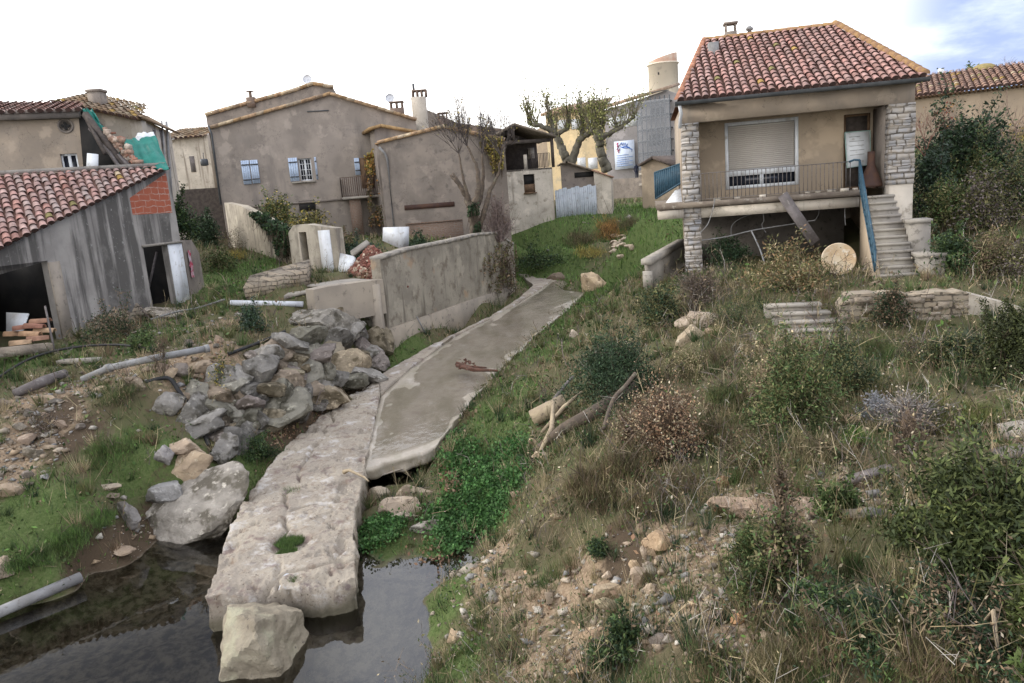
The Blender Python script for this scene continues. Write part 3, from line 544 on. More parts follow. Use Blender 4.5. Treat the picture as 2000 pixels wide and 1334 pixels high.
# ---------------------------------------------------------------- the house with the porch
def quad_px(pl, pts, off=0.0): return [pl.px(u, v, off) for u, v in pts]
FA = Plane2((5.1, 21.0), (10.97, 19.85))                     # the house front; n points at the viewer
E2 = np.array([*FA.e, 0]); N2 = np.array([*FA.n, 0]); ZZ = np.array([0, 0, 1.]); AXF = [E2, N2, ZZ]
HB = np.array([8.0, 22.0, 2.9]); W_ = 5.93
house = thing('porch_house', 'beige house with a red tiled hipped roof over a wide porch on stone pillars', 'house', HB)
def hx(s, t, z): return FA.xyz(s, z, -t)                     # s along the front, t into the house
def hbox(mb, s0, s1, t0, t1, z0, z1, col=None): return mb.box(hx((s0 + s1) / 2, (t0 + t1) / 2, (z0 + z1) / 2), (s1 - s0, t1 - t0, z1 - z0), AXF, col)
# walls: front beam, porch back wall with its openings, side and rear walls, basement
mb = MB(); hbox(mb, 0.0, W_, 0.02, .34, 7.12, 7.66); mb.build('porch_beam', MT['plaster'], house)
BK = Plane2(hx(.10, 1.35, 0), hx(W_ - .1, 1.35, 0)); FL = 4.98
sh0, zt = BK.hit(1415, 241); sh1, _ = BK.hit(1559, 233); _, zb = BK.hit(1480, 366); dr0, _ = BK.hit(1648, 250); dr1, _ = BK.hit(1700, 250)
mb = MB(); wall(mb, BK, [(.0, 7.35), (5.73, 7.35)], FL, .2, [(sh0, sh1, zb, zt), (dr0, dr1, FL, 7.05)]); mb.build('porch_back_wall', MT['plaster_ochre'], house)
mb = MB(); hbox(mb, 5.28, 5.5, .36, 1.34, FL, 7.12); mb.build('porch_side_wall', MT['plaster_grey'], house)
mb = MB(); hbox(mb, .02, .2, .5, 5.6, FL, 7.6); hbox(mb, W_ - .2, W_, .62, 5.6, 2.6, 7.6); hbox(mb, .2, W_ - .2, 5.4, 5.6, 2.6, 7.6); mb.build('side_wall', MT['plaster'], house)
mb = MB(); hbox(mb, .2, W_ - .22, 1.36, 5.38, 7.25, 7.35); hbox(mb, .2, W_ - .22, .36, 1.34, 7.2, 7.3); mb.build('porch_ceiling', MT['plaster_grey'], house)
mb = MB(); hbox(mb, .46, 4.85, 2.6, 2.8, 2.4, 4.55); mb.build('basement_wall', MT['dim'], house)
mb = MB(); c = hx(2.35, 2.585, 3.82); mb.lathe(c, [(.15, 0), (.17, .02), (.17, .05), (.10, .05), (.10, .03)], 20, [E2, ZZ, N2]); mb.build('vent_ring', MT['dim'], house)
# floor slab with its broken brown edge and the beam below
mb = MB(); hbox(mb, -.75, 4.75, -.14, 5.3, 4.83, FL); mb.build('porch_floor', mat('broken_floor_edge', (.20, .165, .13), (.13, .105, .085), 3, spots=(.30, .27, .23), spot_scale=6, bump=.8), house)
mb = MB(); hbox(mb, .47, 4.6, -.02, .2, 4.53, 4.80); mb.build('floor_beam', MT['plaster_pale'], house)
mb = MB(); hbox(mb, -.72, -.01, -.10, 1.2, 4.56, 4.80); mb.build('floor_beam', MT['plaster_pale'], house)
# stone pillars
for s0, s1, zb_, t1 in ((0.0, .46, 2.6, .46), (5.32, W_ + .02, 5.05, .58)):
    mb = MB()
    for k in range(int((7.115 - zb_) / .13) + 1):            # each course a touch in or out of line
        za = zb_ + k * .13; z1 = min(za + .13, 7.115)
        if z1 - za < .03: continue
        j = random.uniform(-.012, .012); hbox(mb, s0 - j, s1 + random.uniform(-.01, .012), -.01 - random.uniform(0, .018), t1, za + .0005, z1)
    mb.build('stone_pillar', MT['quoin'], house)
mb = MB(); hbox(mb, 5.34, W_, .0, .6, 2.5, 5.05); mb.build('pillar_base', MT['plaster_pale'], house)
# roof
RZ = 7.70; eL = hx(-.10, -.34, RZ); eR = hx(W_ + .12, -.34, RZ); rL = at(1375, 80, 25.0); rR = at(1632, 54, 24.2); rR[2] = rL[2]
roofbase = (eL + eR) / 2
mb = MB(); up = (rL + rR) / 2 - (eL + eR) / 2; up = up - E2 * (up @ E2)
tiled_roof(mb, [eL, eR, rR, rL], E2, up, .213, .30, .088, [(.33, .195, .165), (.36, .215, .19), (.31, .18, .155), (.35, .225, .20), (.28, .185, .165), (.32, .17, .145), (.26, .17, .15)], .02)
roof = mb.build('roof', MT['tile'], house, smooth=False)
mb = MB(); bL = hx(-.1, 6.0, RZ); bR = hx(W_ + .12, 6.0, RZ)
mb.add([eR, bR, bL, eL, rR, rL], [(0, 1, 4), (1, 2, 5, 4), (2, 3, 5)], (.3, .16, .12)); mb.build('rear_slope', MT['tile'], roof)
mb = MB(); ridge(mb, eR + ZZ * .06, rR + ZZ * .07, .12); mb.build('hip_tiles', MT['ridge'], roof)
mb = MB(); ridge(mb, rL + ZZ * .01, rR + ZZ * .02, .12); mb.build('ridge_tiles', MT['ridge'], roof)
mb = MB(); ridge(mb, eL + ZZ * .03, rL + ZZ * .05, .085, col=(.34, .17, .11)); mb.build('verge_tiles', MT['tile'], roof)
mb = MB(); hbox(mb, -.12, W_ + .14, -.33, .3, 7.60, 7.665); mb.build('eaves_board', MT['gutter'], roof)
mb = MB(); n = 26
for i in range(n):                                           # half-round gutter, in jointed lengths
    a = hx(-.16 + (W_ + .34) * i / n, -.44, 7.66); b = hx(-.16 + (W_ + .34) * (i + 1) / n, -.44, 7.66); V = []
    for c in (a, b): V += [c + N2 * .085 * cos(pi * k / 6) - ZZ * .10 * sin(pi * k / 6) for k in range(7)]
    mb.add(V, [(k, k + 1, k + 8, k + 7) for k in range(6)])
    if i % 3 == 0: mb.tube([a + N2 * .09 + ZZ * .0, a - ZZ * .105, a - N2 * .09], .009, 4)
mb.build('gutter', MT['gutter'], house)
mb = MB(); mb.tube([hx(-.05, -.4, 7.6), hx(.0, -.3, 7.35), hx(-.02, -.12, 7.25), hx(-.04, -.06, 7.0)], .045, 8); mb.build('downpipe', MT['pipe_white'], house)
# chimneys
def chimney(parent, c, w, h, col, cap=True, name='chimney', legs=.1):
    mb = MB(); c = np.asarray(c, float); mb.box(c + ZZ * h / 2, (w, w, h), AXF)
    if cap:
        for sx in (-1, 1):
            for sy in (-1, 1): mb.box(c + E2 * sx * w * .4 + N2 * sy * w * .4 + ZZ * (h + legs), (w * .14, w * .14, legs * 2), AXF)
        mb.box(c + ZZ * (h + legs * 2 + .03), (w * 1.2, w * 1.2, .06), AXF)
    return mb.build(name, col, parent)
chimney(roof, at(1427, 80, 25.0) - ZZ * .35, .36, .62, MT['plaster_grey'], True, legs=.11)
mb = MB(); c = at(1464, 70, 25.2) - ZZ * .2; mb.lathe(c, [(.07, 0), (.07, .36), (.11, .37), (.13, .42), (.05, .5)], 10); mb.build('flue', MT['pipe_grey'], roof)
mb = MB(); c = at(1393, 112, 23.9); mb.box(c + ZZ * .1, (.3, .5, .62), AXF); mb.build('roof_box', MT['pipe_grey'], roof)
# roller-shutter window, door with the tray-like pale board
win = MB(); z_top = zt - .02
def fr(mb, pl, a0, a1, z0, z1, w, d, off): 
    for (x0, x1, y0, y1) in ((a0, a0 + w, z0, z1), (a1 - w, a1, z0, z1), (a0 + w, a1 - w, z1 - w, z1), (a0 + w, a1 - w, z0, z0 + w)):
        mb.box(pl.xyz((x0 + x1) / 2, (y0 + y1) / 2, off), (x1 - x0, d, y1 - y0), [np.array([*pl.e, 0]), np.array([*pl.n, 0]), ZZ])
def px_box(mb, pl, a0, a1, z0, z1, d, off): mb.box(pl.xyz((a0 + a1) / 2, (z0 + z1) / 2, off), (a1 - a0, d, z1 - z0), [np.array([*pl.e, 0]), np.array([*pl.n, 0]), ZZ])
fr(win, BK, sh0, sh1, zb, zt, .09, .10, -.03); zs = BK.hit(1490, 327)[1]; zg = BK.hit(1490, 340)[1]
win = win.build('shuttered_window', MT['white_paint'], house)
mb = MB(); k = 0; z = zt - .10
while z > zs + .01:                                          # slats of the lowered shutter
    px_box(mb, BK, sh0 + .1, sh1 - .1, max(z - .052, zs), z - .003, .03, -.055); z -= .055
mb.build('roller_shutter', mat('cream_shutter', (.50, .46, .41), (.47, .43, .385), .7, bump=0), win)
mb = MB(); px_box(mb, BK, sh0 + .1, sh1 - .1, zg, zs - .01, .04, -.02); mid = (sh0 + sh1) / 2; px_box(mb, BK, mid - .05, mid + .05, zb + .1, zg, .06, -.03); mb.build('lower_rail', MT['white_paint'], win)
mb = MB(); px_box(mb, BK, sh0 + .1, sh1 - .1, zb + .09, zg, .01, -.09); mb.build('pane', MT['glass'], win)
dm = MB(); px_box(dm, BK, dr0, dr1, FL, 7.05, .05, -.14); door = dm.build('door', MT['wood_dark'], house)
mb = MB(); fr(mb, BK, dr0, dr1, FL + .01, 7.04, .06, .06, -.07); mb.build('door_frame', MT['wood_brown'], door)
# railing of the porch, its bars thin and grey
def railing(name, A, B, h, nb, m, parent=None, r=.009, foot=.06, label=None):
    A = np.asarray(A, float); B = np.asarray(B, float); mb = MB(); mb.bar(A + ZZ * h, B + ZZ * h, .035, .02); mb.bar(A + ZZ * foot, B + ZZ * foot, .025, .015)
    for i in range(nb + 1): p = A + (B - A) * i / nb; mb.tube([p + ZZ * (0 if i % 8 == 0 else foot), p + ZZ * h], r * (1.5 if i % 8 == 0 else 1), 5)
    return mb.build(name, m, parent)
railing('railing', hx(.48, -.07, FL), hx(4.35, -.07, FL), .76, 36, MT['rail_grey'], house)
# crumbling edge pieces left on the floor edge
for i, s_ in enumerate((.9, 1.45, 2.1, 2.7, 3.3, 3.55, 3.9, 4.2, 4.5)): mb = MB(); mb.box(hx(s_, random.uniform(-.13, .1), FL + .03), np.array([.16, .09, .07]) * random.uniform(.6, 1.6), [E2, N2, ZZ]); tag(mb.build('plaster_crumb', MT['plaster_pale'], base=hx(s_, 0, FL)), 'small broken plaster lump lying on the porch floor edge under the railing', 'rubble piece', 'plaster lumps on the porch floor edge')
# stairs
t0 = np.array([9.90, 19.72, 4.97]); b0 = np.array([8.98, 16.75, 2.78]); nst = 13; sd = b0 - t0
wdir = np.array([.985, -.17, 0]); wdir /= np.linalg.norm(wdir); run = np.array([sd[0], sd[1], 0]); rl = np.linalg.norm(run); rd = run / rl; side = wdir
stair = MB()
for i in range(nst):
    f = (i + .5) / nst; c = t0 + run * f; z = t0[2] - (i + 1) / (nst + 1) * (t0[2] - b0[2] + .02); w = .78 + .22 * f
    stair.box(np.array([c[0], c[1], z - .03]), (w, rl / nst + .05, .06), [side, -rd, ZZ])
    stair.box(np.array([c[0], c[1], (z - .06 + 2.3) / 2]), (w - .04, rl / nst - .004, z - .06 - 2.3), [side, -rd, ZZ])
stairs = stair.build('stairs', MT['block'], house)
mb = MB(); lo = b0 - side * .53 + rd * -.05; hi = hx(4.62, -.02, 0); hi2 = t0 - side * .42; w = .14
P = [np.array([hi2[0], hi2[1], 2.3]), np.array([lo[0], lo[1], 2.3]), np.array([lo[0], lo[1], 2.95]), np.array([lo[0] + (hi2[0] - lo[0]) * .1, lo[1] + (hi2[1] - lo[1]) * .1, 3.1]), np.array([hi2[0], hi2[1], 4.97])]
mb.slab([p - side * .0 for p in P], w); mb.build('stair_wall', MT['plaster_ochre'], stairs)
mb = MB()
q0 = t0 - side * .46 + ZZ * .0 + rd * .1; q1 = b0 - side * .50 + ZZ * .25 - rd * .3
for k in range(2): mb.bar(q0 + ZZ * (.78 - .6 * k), q1 + ZZ * (.62 - .5 * k), .045, .03)
for i in range(13):
    p = q0 + (q1 - q0) * i / 12; h = .78 - .16 * i / 12; mb.tube([p + ZZ * .1, p + ZZ * h], .02 if i % 4 else .028, 5)
    if i < 12:
        r_ = q0 + (q1 - q0) * (i + .5) / 12; ring = [r_ + ZZ * (.42 + .13 * sin(a)) + (q1 - q0) / np.linalg.norm(q1 - q0) * .085 * cos(a) for a in np.linspace(0, 2 * pi, 11)]; mb.tube(ring, .014, 4)
mb.tube([q0 + ZZ * .78, q0 + ZZ * .80 - rd * .1 - side * .12, q0 + ZZ * .76 - rd * .12 - side * .25], .03, 6)
mb.build('handrail', MT['rail_blue'], stairs)
for k, (f, zt_, w) in enumerate(((.46, 4.22, .50), (.80, 3.50, .58), (.97, 2.98, .56))):
    c = t0 + run * f + side * (.62 + .13 * f); mb = MB(); d_ = .62 if k < 2 else .5
    mb.box([c[0], c[1], (2.3 + zt_ - .09) / 2], (w, d_, zt_ - .09 - 2.3), [side, -rd, ZZ]); mb.box([c[0], c[1], zt_ - .045], (w + .07, d_ + .07, .085), [side, -rd, ZZ]); mb.build('stair_block', MT['block'], stairs)
# things on and under the porch
bd = MB(); pl = Plane2(BK.xyz(0, 0, .10), BK.xyz(1, 0, .10)); c4 = [pl.px(1650, 259, .0), pl.px(1699, 255, .0), pl.px(1698, 322, .12), pl.px(1652, 328, .12)]
bd.slab([c4[3], c4[2], c4[1], c4[0]], .03); board = bd.build('display_board', MT['white_paint'], base=c4[3])
tag(board, 'pale board with a green rim leaning in the dark porch doorway', 'board')
mb = MB(); mb.tube([p + N2 * .012 for p in (c4[0], c4[1], c4[2], c4[3], c4[0])], .014, 5); mb.build('rim', mat('pale_green_paint', (.33, .47, .42), (.28, .42, .38), 4, bump=.1), board)
mb = MB()
for k in range(5): f = .14 + .13 * k; a = c4[0] + (c4[3] - c4[0]) * f; b = c4[1] + (c4[2] - c4[1]) * f; mb.bar(a + (b - a) * .16 + N2 * .006, a + (b - a) * (.75 if k else .6) + N2 * .006, .012 if k else .03, .012)
mb.build('printed_lines', MT['pipe_grey'], board)
cc = hx(5.02, .50, FL); ch = MB(); ch.lathe(cc + ZZ * .04, [(.27, 0), (.30, .02), (.30, .07), (.10, .60), (.095, .95), (.06, .95)], 20); chim = ch.build('chiminea', MT['rust'], base=cc, smooth=False)
tag(chim, 'rusty brown metal chiminea with a conical hood standing at the stair top', 'chiminea')
for k in range(3): a = 2 * pi * k / 3 + .4; mb = MB(); mb.tube([cc + ZZ * .06 + np.array([.2 * cos(a), .2 * sin(a), 0]), cc + np.array([.26 * cos(a), .26 * sin(a), 0])], .018, 6); mb.build('leg', MT['rust'], chim)
a = at(1528, 380, 20.2); b = at(1592, 474, 20.0); mb = MB(); mb.bar(a, b, .30, .04, up=(.2, -1, .1)); tag(mb.build('plank', MT['wood_grey'], base=b), 'grey weathered plank propped slantwise against the porch floor edge', 'plank')
a = at(1638, 506, 18.6); nd = np.array([-.25, -.92, .30]); nd /= np.linalg.norm(nd); xd = np.cross(ZZ, nd); xd /= np.linalg.norm(xd); yd = np.cross(nd, xd)
mb = MB(); mb.lathe(a - nd * .03, [(.36, 0), (.41, .005), (.415, .04), (.395, .05), (.385, .042), (.02, .045)], 40, [xd, yd, nd]); tag(mb.build('round_tabletop', MT['orange_disc'], base=a), 'round worn yellow disc leaning beside the stair wall', 'tabletop')
def wire(name, pts, r, m, label, cat, n=5, group=None, subdiv=10):
    P = np.array(pts, float); t = np.linspace(0, len(P) - 1, (len(P) - 1) * subdiv + 1); Q = []
    for x in t:                                             # Catmull-Rom through the points
        i = min(int(x), len(P) - 2); f = x - i; p0 = P[max(i - 1, 0)]; p1 = P[i]; p2 = P[i + 1]; p3 = P[min(i + 2, len(P) - 1)]
        Q.append(.5 * ((2 * p1) + (p2 - p0) * f + (2 * p0 - 5 * p1 + 4 * p2 - p3) * f * f + (3 * p1 - p0 - 3 * p2 + p3) * f ** 3))
    mb = MB(); mb.tube(Q, r, n); return tag(mb.build(name, m, base=P[0], smooth=True), label, cat, group)
wire('bent_pipe', [at(1366, 470, 21), at(1420, 462, 21), at(1470, 450, 20.9), at(1550, 437, 20.8), at(1592, 430, 20.7)], .018, MT['pipe_grey'], 'long thin grey pipe hanging slantwise across the dark space under the porch', 'pipe')
wire('steel_prop', [at(1467, 450, 20.4), at(1486, 492, 20.2), at(1497, 530, 20.0)], .022, MT['pipe_grey'], 'thin grey metal rod sticking up out of the shrub under the porch', 'rod')
wire('cable', [at(1396, 388, 20.7), at(1392, 410, 20.6), at(1382, 438, 20.6), at(1367, 455, 20.6)], .012, MT['pipe_grey'], 'loose pale cable dangling from the porch floor next to the left pillar', 'cable')
wire('cable', [at(1489, 410, 20.9), at(1492, 430, 20.9), at(1488, 440, 20.9), at(1496, 455, 20.9)], .010, MT['pipe_grey'], 'short crooked wire hanging under the middle of the porch', 'cable')
wire('cable', [at(1652, 390, 20.2), at(1650, 410, 20.3), at(1651, 440, 20.3)], .012, MT['pipe_grey'], 'straight hanging wire at the right end under the porch by the stair wall', 'cable')
wire('cable', [at(1428, 460, 21.2), at(1430, 440, 21.2), at(1450, 425, 21.2), at(1500, 408, 21.2)], .010, MT['pipe_grey'], 'thin drooping wire at the back left under the porch', 'cable')
wire('cable', [at(1600, 405, 21), at(1598, 420, 21), at(1590, 432, 21)], .010, MT['pipe_grey'], 'short thin wire dangling right of the slanting plank', 'cable')
# low wall and post left of the pillar
mb = MB(); a = at(1262, 512, 20.4); b = at(1332, 472, 23.6); mb.bar(a, b, .30, .16); mb.bar(a - ZZ * .45 + np.array([.08, .3, 0]), b - ZZ * .45 + np.array([.1, 0, 0]), .14, .75)
tag(mb.build('low_wall', MT['block'], base=a - ZZ * .7), 'low concrete wall with a pale coping running back beside the left pillar', 'low wall')
mb = MB(); c = at(1265, 545, 20.1); mb.box(c, (.26, .2, .42), AXF); tag(mb.build('stub_post', MT['block'], base=c - ZZ * .2), 'short pale concrete stub at the near end of the low wall', 'post')
# terrace wall, teal railing behind the house
TW = Plane2(at(1185, 350, 68), at(1345, 330, 62))
mb2 = MB(); wa_ = TW.hit(1248, 348)[0]; wall(mb2, TW, [(0, TW.hit(1190, 350)[1]), (wa_, TW.hit(1248, 347)[1]), (wa_ + .02, TW.hit(1248, 333)[1]), (TW.L, TW.hit(1330, 330)[1])], 3.2, .4); tag(mb2.build('parapet_wall', MT['plaster_grey'], base=TW.xyz(2, 4.3)), 'grey rendered parapet wall behind the lawn left of the teal railing', 'wall')
mb2 = MB()
for v, d in ((336, .1), (357, .14)): px_box(mb2, TW, TW.hit(1250, v)[0], TW.hit(1330, v)[0], TW.hit(1280, v + 4)[1], TW.hit(1280, v - 1)[1], .5 + d, -.12)
tag(mb2.build('stone_ledge', MT['block'], base=TW.xyz(3.6, 5)), 'pair of pale stone ledges along the parapet wall top', 'ledge')
def pan(u, v, d): return at(u, v, d)
mb = MB(); q = [pan(1281, 388, 24.6), pan(1279, 337, 24.6), pan(1334, 318, 23.0), pan(1334, 355, 23.0)]
for i in range(15):
    f = i / 14; lo_ = q[0] + (q[3] - q[0]) * f; hi_ = q[1] + (q[2] - q[1]) * f; mb.tube([lo_, hi_], .035, 5)
mb.bar(q[1], q[2], .06, .04); mb.bar(q[0], q[3], .06, .04); mb.slab([q[0], q[3], q[2], q[1]], .012)
tag(mb.build('balustrade', MT['rail_blue'], base=q[0]), 'dark teal metal balustrade running down behind the left stone pillar', 'balustrade')
mb = MB(); mb.slab([at(1296, 402, 22.5), at(1334, 402, 22), at(1334, 366, 23.2), at(1318, 372, 23.6)], .1); tag(mb.build('plaster_slab', MT['white_paint'], base=at(1315, 402, 22)), 'broken white plaster slab lying on the floor end left of the pillar', 'slab')
# retaining terrace with steps in front of the house
TR = Plane2(atz(1640, 640, 2.30), atz(1890, 632, 2.30)); mb = MB(); n = 16; prof = []
for i in range(n + 1): f = i / n; a = TR.L * f; prof.append((a, TR.hit(1640 + 250 * f, 577 - 4 * f)[1] + random.uniform(-.05, .05) - (.22 if i < 1 else 0)))
wall(mb, TR, prof, 2.0, .5); tw = mb.build('dry_stone_wall', MT['rubble_wall'], base=TR.xyz(TR.L / 2, 2.3)); tag(tw, 'dry stone terrace wall below the stair foot', 'stone wall')
mb = MB()
for i in range(20):                                          # real stones proud of the wall face and along its broken top
    a = random.uniform(.1, TR.L - .1); z = random.uniform(2.4, 2.9); mb.box(TR.xyz(a, z, .01), (random.uniform(.15, .35), .07, random.uniform(.06, .14)), [np.array([*TR.e, 0]), np.array([*TR.n, 0]), ZZ])
mb.build('projecting_stones', MT['rock_warm'], tw)
TE = Plane2(atz(1890, 632, 2.30), at(1998, 660, 14.2)); mb = MB(); wall(mb, TE, [(0, TE.hit(1890, 574)[1]), (TE.L * .5, TE.hit(1945, 588)[1]), (TE.L, TE.hit(1998, 603)[1])], 2.0, .35); tag(mb.build('rendered_wall_end', MT['plaster_pale'], base=TE.xyz(TE.L / 2, 2.3)), 'pale rendered end of the terrace wall at the right edge', 'wall')
mb = MB(); S0 = atz(1540, 652, 2.32); S1 = atz(1660, 648, 2.32); e = (S1 - S0); e[2] = 0; L = np.linalg.norm(e); e /= L; nrm = np.array([e[1], -e[0], 0])
for k in range(4):
    mb.box((S0 + S1) / 2 - nrm * (.30 * k + .2) + ZZ * (.025 + .13 * k) - e * (.12 * k), (L, .34, .06), [e, nrm, ZZ]); mb.box((S0 + S1) / 2 - nrm * (.30 * k + .22) + ZZ * (-.25 + .13 * k) - e * (.12 * k), (L - .02, .30, .48), [e, nrm, ZZ])
tag(mb.build('garden_steps', MT['block'], base=(S0 + S1) / 2), 'worn concrete garden steps beside the dry stone wall', 'steps')
# barn at the right
BA = Plane2(at(1780, 290, 36), at(2120, 290, 33)); z1 = BA.hit(1800, 188)[1]; mb = MB(); barn = thing('barn', 'long ochre rendered barn with a low tiled roof behind the scrub', 'barn', BA.xyz(4, 5.6))
wall(mb, BA, [(-2, z1), (BA.L, z1)], 4.5, .4); mb.build('wall', MT['plaster_ochre'], barn)
mb = MB(); P = lambda a, z, o: BA.xyz(a, z, o); rz_ = z1 + 1.35
tiled_roof(mb, [P(-2.2, z1 + .02, .4), P(BA.L, z1 + .02, .4), P(BA.L, rz_, -4), P(-2.2, rz_, -4)], [*BA.e, 0], P(0, rz_, -4) - P(0, z1 + .02, .4), .26, .40, .11, [(.26, .155, .11), (.30, .19, .14), (.22, .14, .11), (.27, .18, .14)], .1, 4); br = mb.build('roof', MT['tile'], barn)
mb = MB()
for k in range(int((BA.L + 2) / .18)): a = -2 + .18 * k; mb.tube([P(a, z1 - .06, .02), P(a, z1 - .04, .34)], .07, 6)
mb.build('eaves_course', MT['wood_brown'], br)
mb = MB(); P2 = Plane2(at(1800, 150, 46), at(1885, 140, 46)); z0_ = P2.hit(1885, 137)[1]; wall(mb, P2, [(0, P2.hit(1800, 150)[1]), (P2.L, z0_)], 6, 3); tag(mb.build('far_tiled_house', mat('far_roof', (.36, .22, .17), (.3, .18, .14), 5, bump=.3), base=P2.xyz(1, 6)), 'low reddish tiled roof peeping over the barn ridge', 'house')
mb = MB(); c = at(1921, 148, 38); mb.lathe(c - ZZ * .5, [(.36, 0), (.36, .62), (.40, .64)], 16); mush = mb.build('round_chimney', MT['plaster_ochre'], base=c - ZZ * .5); tag(mush, 'squat round chimney with a domed mossy cap behind the barn ridge', 'chimney')
mb = MB(); mb.lathe(c + ZZ * .22, [(.52, 0), (.56, .05), (.48, .22), (.3, .32), (.05, .36)], 18); mb.build('cap', mat('mossy_cap', (.30, .24, .10), (.22, .18, .09), 9, bump=.4), mush)
mb = MB(); mb.tube([at(1838, 150, 44), at(1838, 134, 44)], .16, 10); tag(mb.build('vent_pipe', MT['white_paint'], base=at(1838, 150, 44)), 'short white vent pipe on the far roof behind the barn', 'vent')
# ---------------------------------------------------------------- the shed at the left: streaked wall, tiled lean-to roof
SW = Plane2(atz(130, 660, 2.6), atz(345, 600, 2.7)); SE = np.array([*SW.e, 0]); SN = np.array([*SW.n, 0]); AXS = [SE, SN, ZZ]
shed = thing('shed', 'streaked concrete shed with a red tiled roof and two dark openings', 'shed', SW.xyz(2.5, 2.6))
sB, zB = SW.hit(0, 485); sR, zR = SW.hit(325, 331); slope = (zR - zB) / (sR - sB); s_lo = -6.5
topz = lambda s: zB + (s - sB) * slope
g0, gt = SW.hit(103, 515); g0 = SW.hit(103, 560)[0]; gtop = SW.hit(60, 513)[1]; d0, dtop = SW.hit(279, 482); d1 = SW.hit(333, 520)[0]
sEnd = sR + .12
b0_, bz0 = SW.hit(259, 420); b1_, bz1 = SW.hit(327, 414)
mb = MB(); wall(mb, SW, [(s_lo, topz(s_lo)), (sEnd, topz(sEnd))], 2.0, .22, [(-5.2, g0, 2.0, gtop), (d0, d1, 2.3, dtop)]); mb.build('wall', MT['streak'], shed)
mb = MB(); bz = SW.hit(290, 418)[1]; wall(mb, SW, [(b0_, topz(b0_) - .32), (sR - .06, topz(sR) - .12)], bz, .1, off=.006); mb.build('brick_patch', MT['brick_wall'], shed)
mb = MB(); px_box(mb, SW, d1 + .02, sEnd + .03, 2.4, dtop - .02, .02, .004); mb.build('whitewashed_post', MT['white_paint'], shed)
mb = MB(); px_box(mb, SW, d0 - .05, sEnd + .05, dtop - .02, dtop + .06, .06, .02); mb.build('lintel', MT['block'], shed)
mb = MB(); px_box(mb, SW, g0 - .02, g0 + .36, 2.2, gtop - .05, .05, .02); mb.build('pillar', MT['concrete'], shed)
mb = MB()                                                     # back wall, end walls, partition; coloured near black to give indoor shade
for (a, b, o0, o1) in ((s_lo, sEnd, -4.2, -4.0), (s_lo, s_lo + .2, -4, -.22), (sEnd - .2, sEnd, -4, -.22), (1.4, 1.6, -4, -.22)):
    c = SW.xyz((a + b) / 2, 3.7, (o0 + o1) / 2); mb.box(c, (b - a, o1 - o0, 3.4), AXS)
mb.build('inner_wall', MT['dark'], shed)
mb = MB(); pr = [(.75 + .24 * k, 3.0 + random.uniform(-.16, .2)) for k in range(13)]; wall(mb, SW, pr, 2.0, .1, off=.07); mb.build('stone_plinth', MT['rubble_wall'], shed)
RA = at(-60, 352, 21.6); RR = SW.px(325, 331); RB = SW.xyz(s_lo, topz(s_lo))
nrm = np.cross(RR - RB, RA - RB); nrm /= np.linalg.norm(nrm); nrm = nrm if nrm[2] > 0 else -nrm
onp = lambda u, v: C3 + ray(u, v) * (((RB - C3) @ nrm) / (ray(u, v) @ nrm))
dn = onp(127, 427) - onp(94, 342); dn /= np.linalg.norm(dn); tp = RR - RA; tp /= np.linalg.norm(tp)
RA2 = RA - tp * 6; mb = MB(); lift = nrm * .10
tiled_roof(mb, [RA2 + lift, RB + lift + SN * .12, RR + lift + SN * .12, RR + lift], tp, -dn, .235, .27, .10, [(.37, .22, .19), (.42, .28, .245), (.33, .20, .175), (.37, .19, .15), (.33, .26, .235), (.28, .205, .185), (.43, .32, .28), (.30, .24, .215)], .02, 6, .02)
shroof = mb.build('roof', MT['tile'], shed)
mb = MB(); mb.bar(RA2 + lift * 1.6, RR + lift * 1.9, .16, .12); mb.build('mortar_flashing', MT['block'], shroof)
mb = MB(); mb.slab([RA2 - nrm * .05, RB - nrm * .05, RR - nrm * .05], .08); mb.build('roof_deck', MT['wood_dark'], shroof)
# things in and around the shed
def barrel(mb, c, d, r=.09, L=.42, col=(.42, .27, .17), n=7):
    d = np.asarray(d, float); d /= np.linalg.norm(d); x = np.cross(d, ZZ); x /= np.linalg.norm(x); y = np.cross(x, d); V = []
    for q, rr in ((-L / 2, r), (L / 2, r * .82)):
        for ro in (rr, rr * .84):
            for k in range(n + 1): t = pi * k / n; V.append(np.asarray(c) + d * q + x * ro * cos(t) + y * ro * sin(t))
    m = n + 1; F = []
    for k in range(n): F += [(k, k + 2 * m, k + 1 + 2 * m, k + 1), (m + k, m + k + 1, m + k + 1 + 2 * m, m + k + 2 * m), (k, k + 1, k + 1 + m, k + m), (k + 2 * m, k + 3 * m, k + 1 + 3 * m, k + 1 + 2 * m)]
    return mb.add(V, F, col)
for i, (u, v, d, k) in enumerate(((60, 655, 18.9, 0), (42, 672, 18.6, 1), (68, 640, 19.1, 2), (80, 630, 19.3, 3), (48, 642, 19.2, 2), (30, 655, 19.2, 0), (88, 648, 19.2, 1), (75, 664, 18.8, 3))):
    p = at(u, v, d); mb = MB(); barrel(mb, p, SE * .5 + SN * 1 + ZZ * random.uniform(-.1, .1) + SE * random.uniform(-.3, .3), .12, .5, [(.40, .25, .15), (.44, .30, .19), (.28, .14, .10), (.33, .19, .13)][k])
    tag(mb.build('roof_tile', MT['tile'], base=p), 'loose curved clay roof tile in the pile inside the garage opening', 'roof tile', 'spare roof tiles in the garage opening')
p = at(32, 628, 19.6); mb = MB(); mb.slab([at(12, 655, 19.6), at(40, 655, 19.4), at(55, 612, 19.8), at(12, 610, 20)], .04); tag(mb.build('panel', MT['white_paint'], base=p), 'pale grey panel standing among the tiles in the garage opening', 'panel')
mb = MB(); mb.bar(at(108, 692, 18.6), at(88, 598, 19.3), .05, .05); tag(mb.build('stake', MT['wood_grey'], base=at(108, 692, 18.6)), 'thin grey wooden stake leaning at the edge of the garage opening', 'stake')
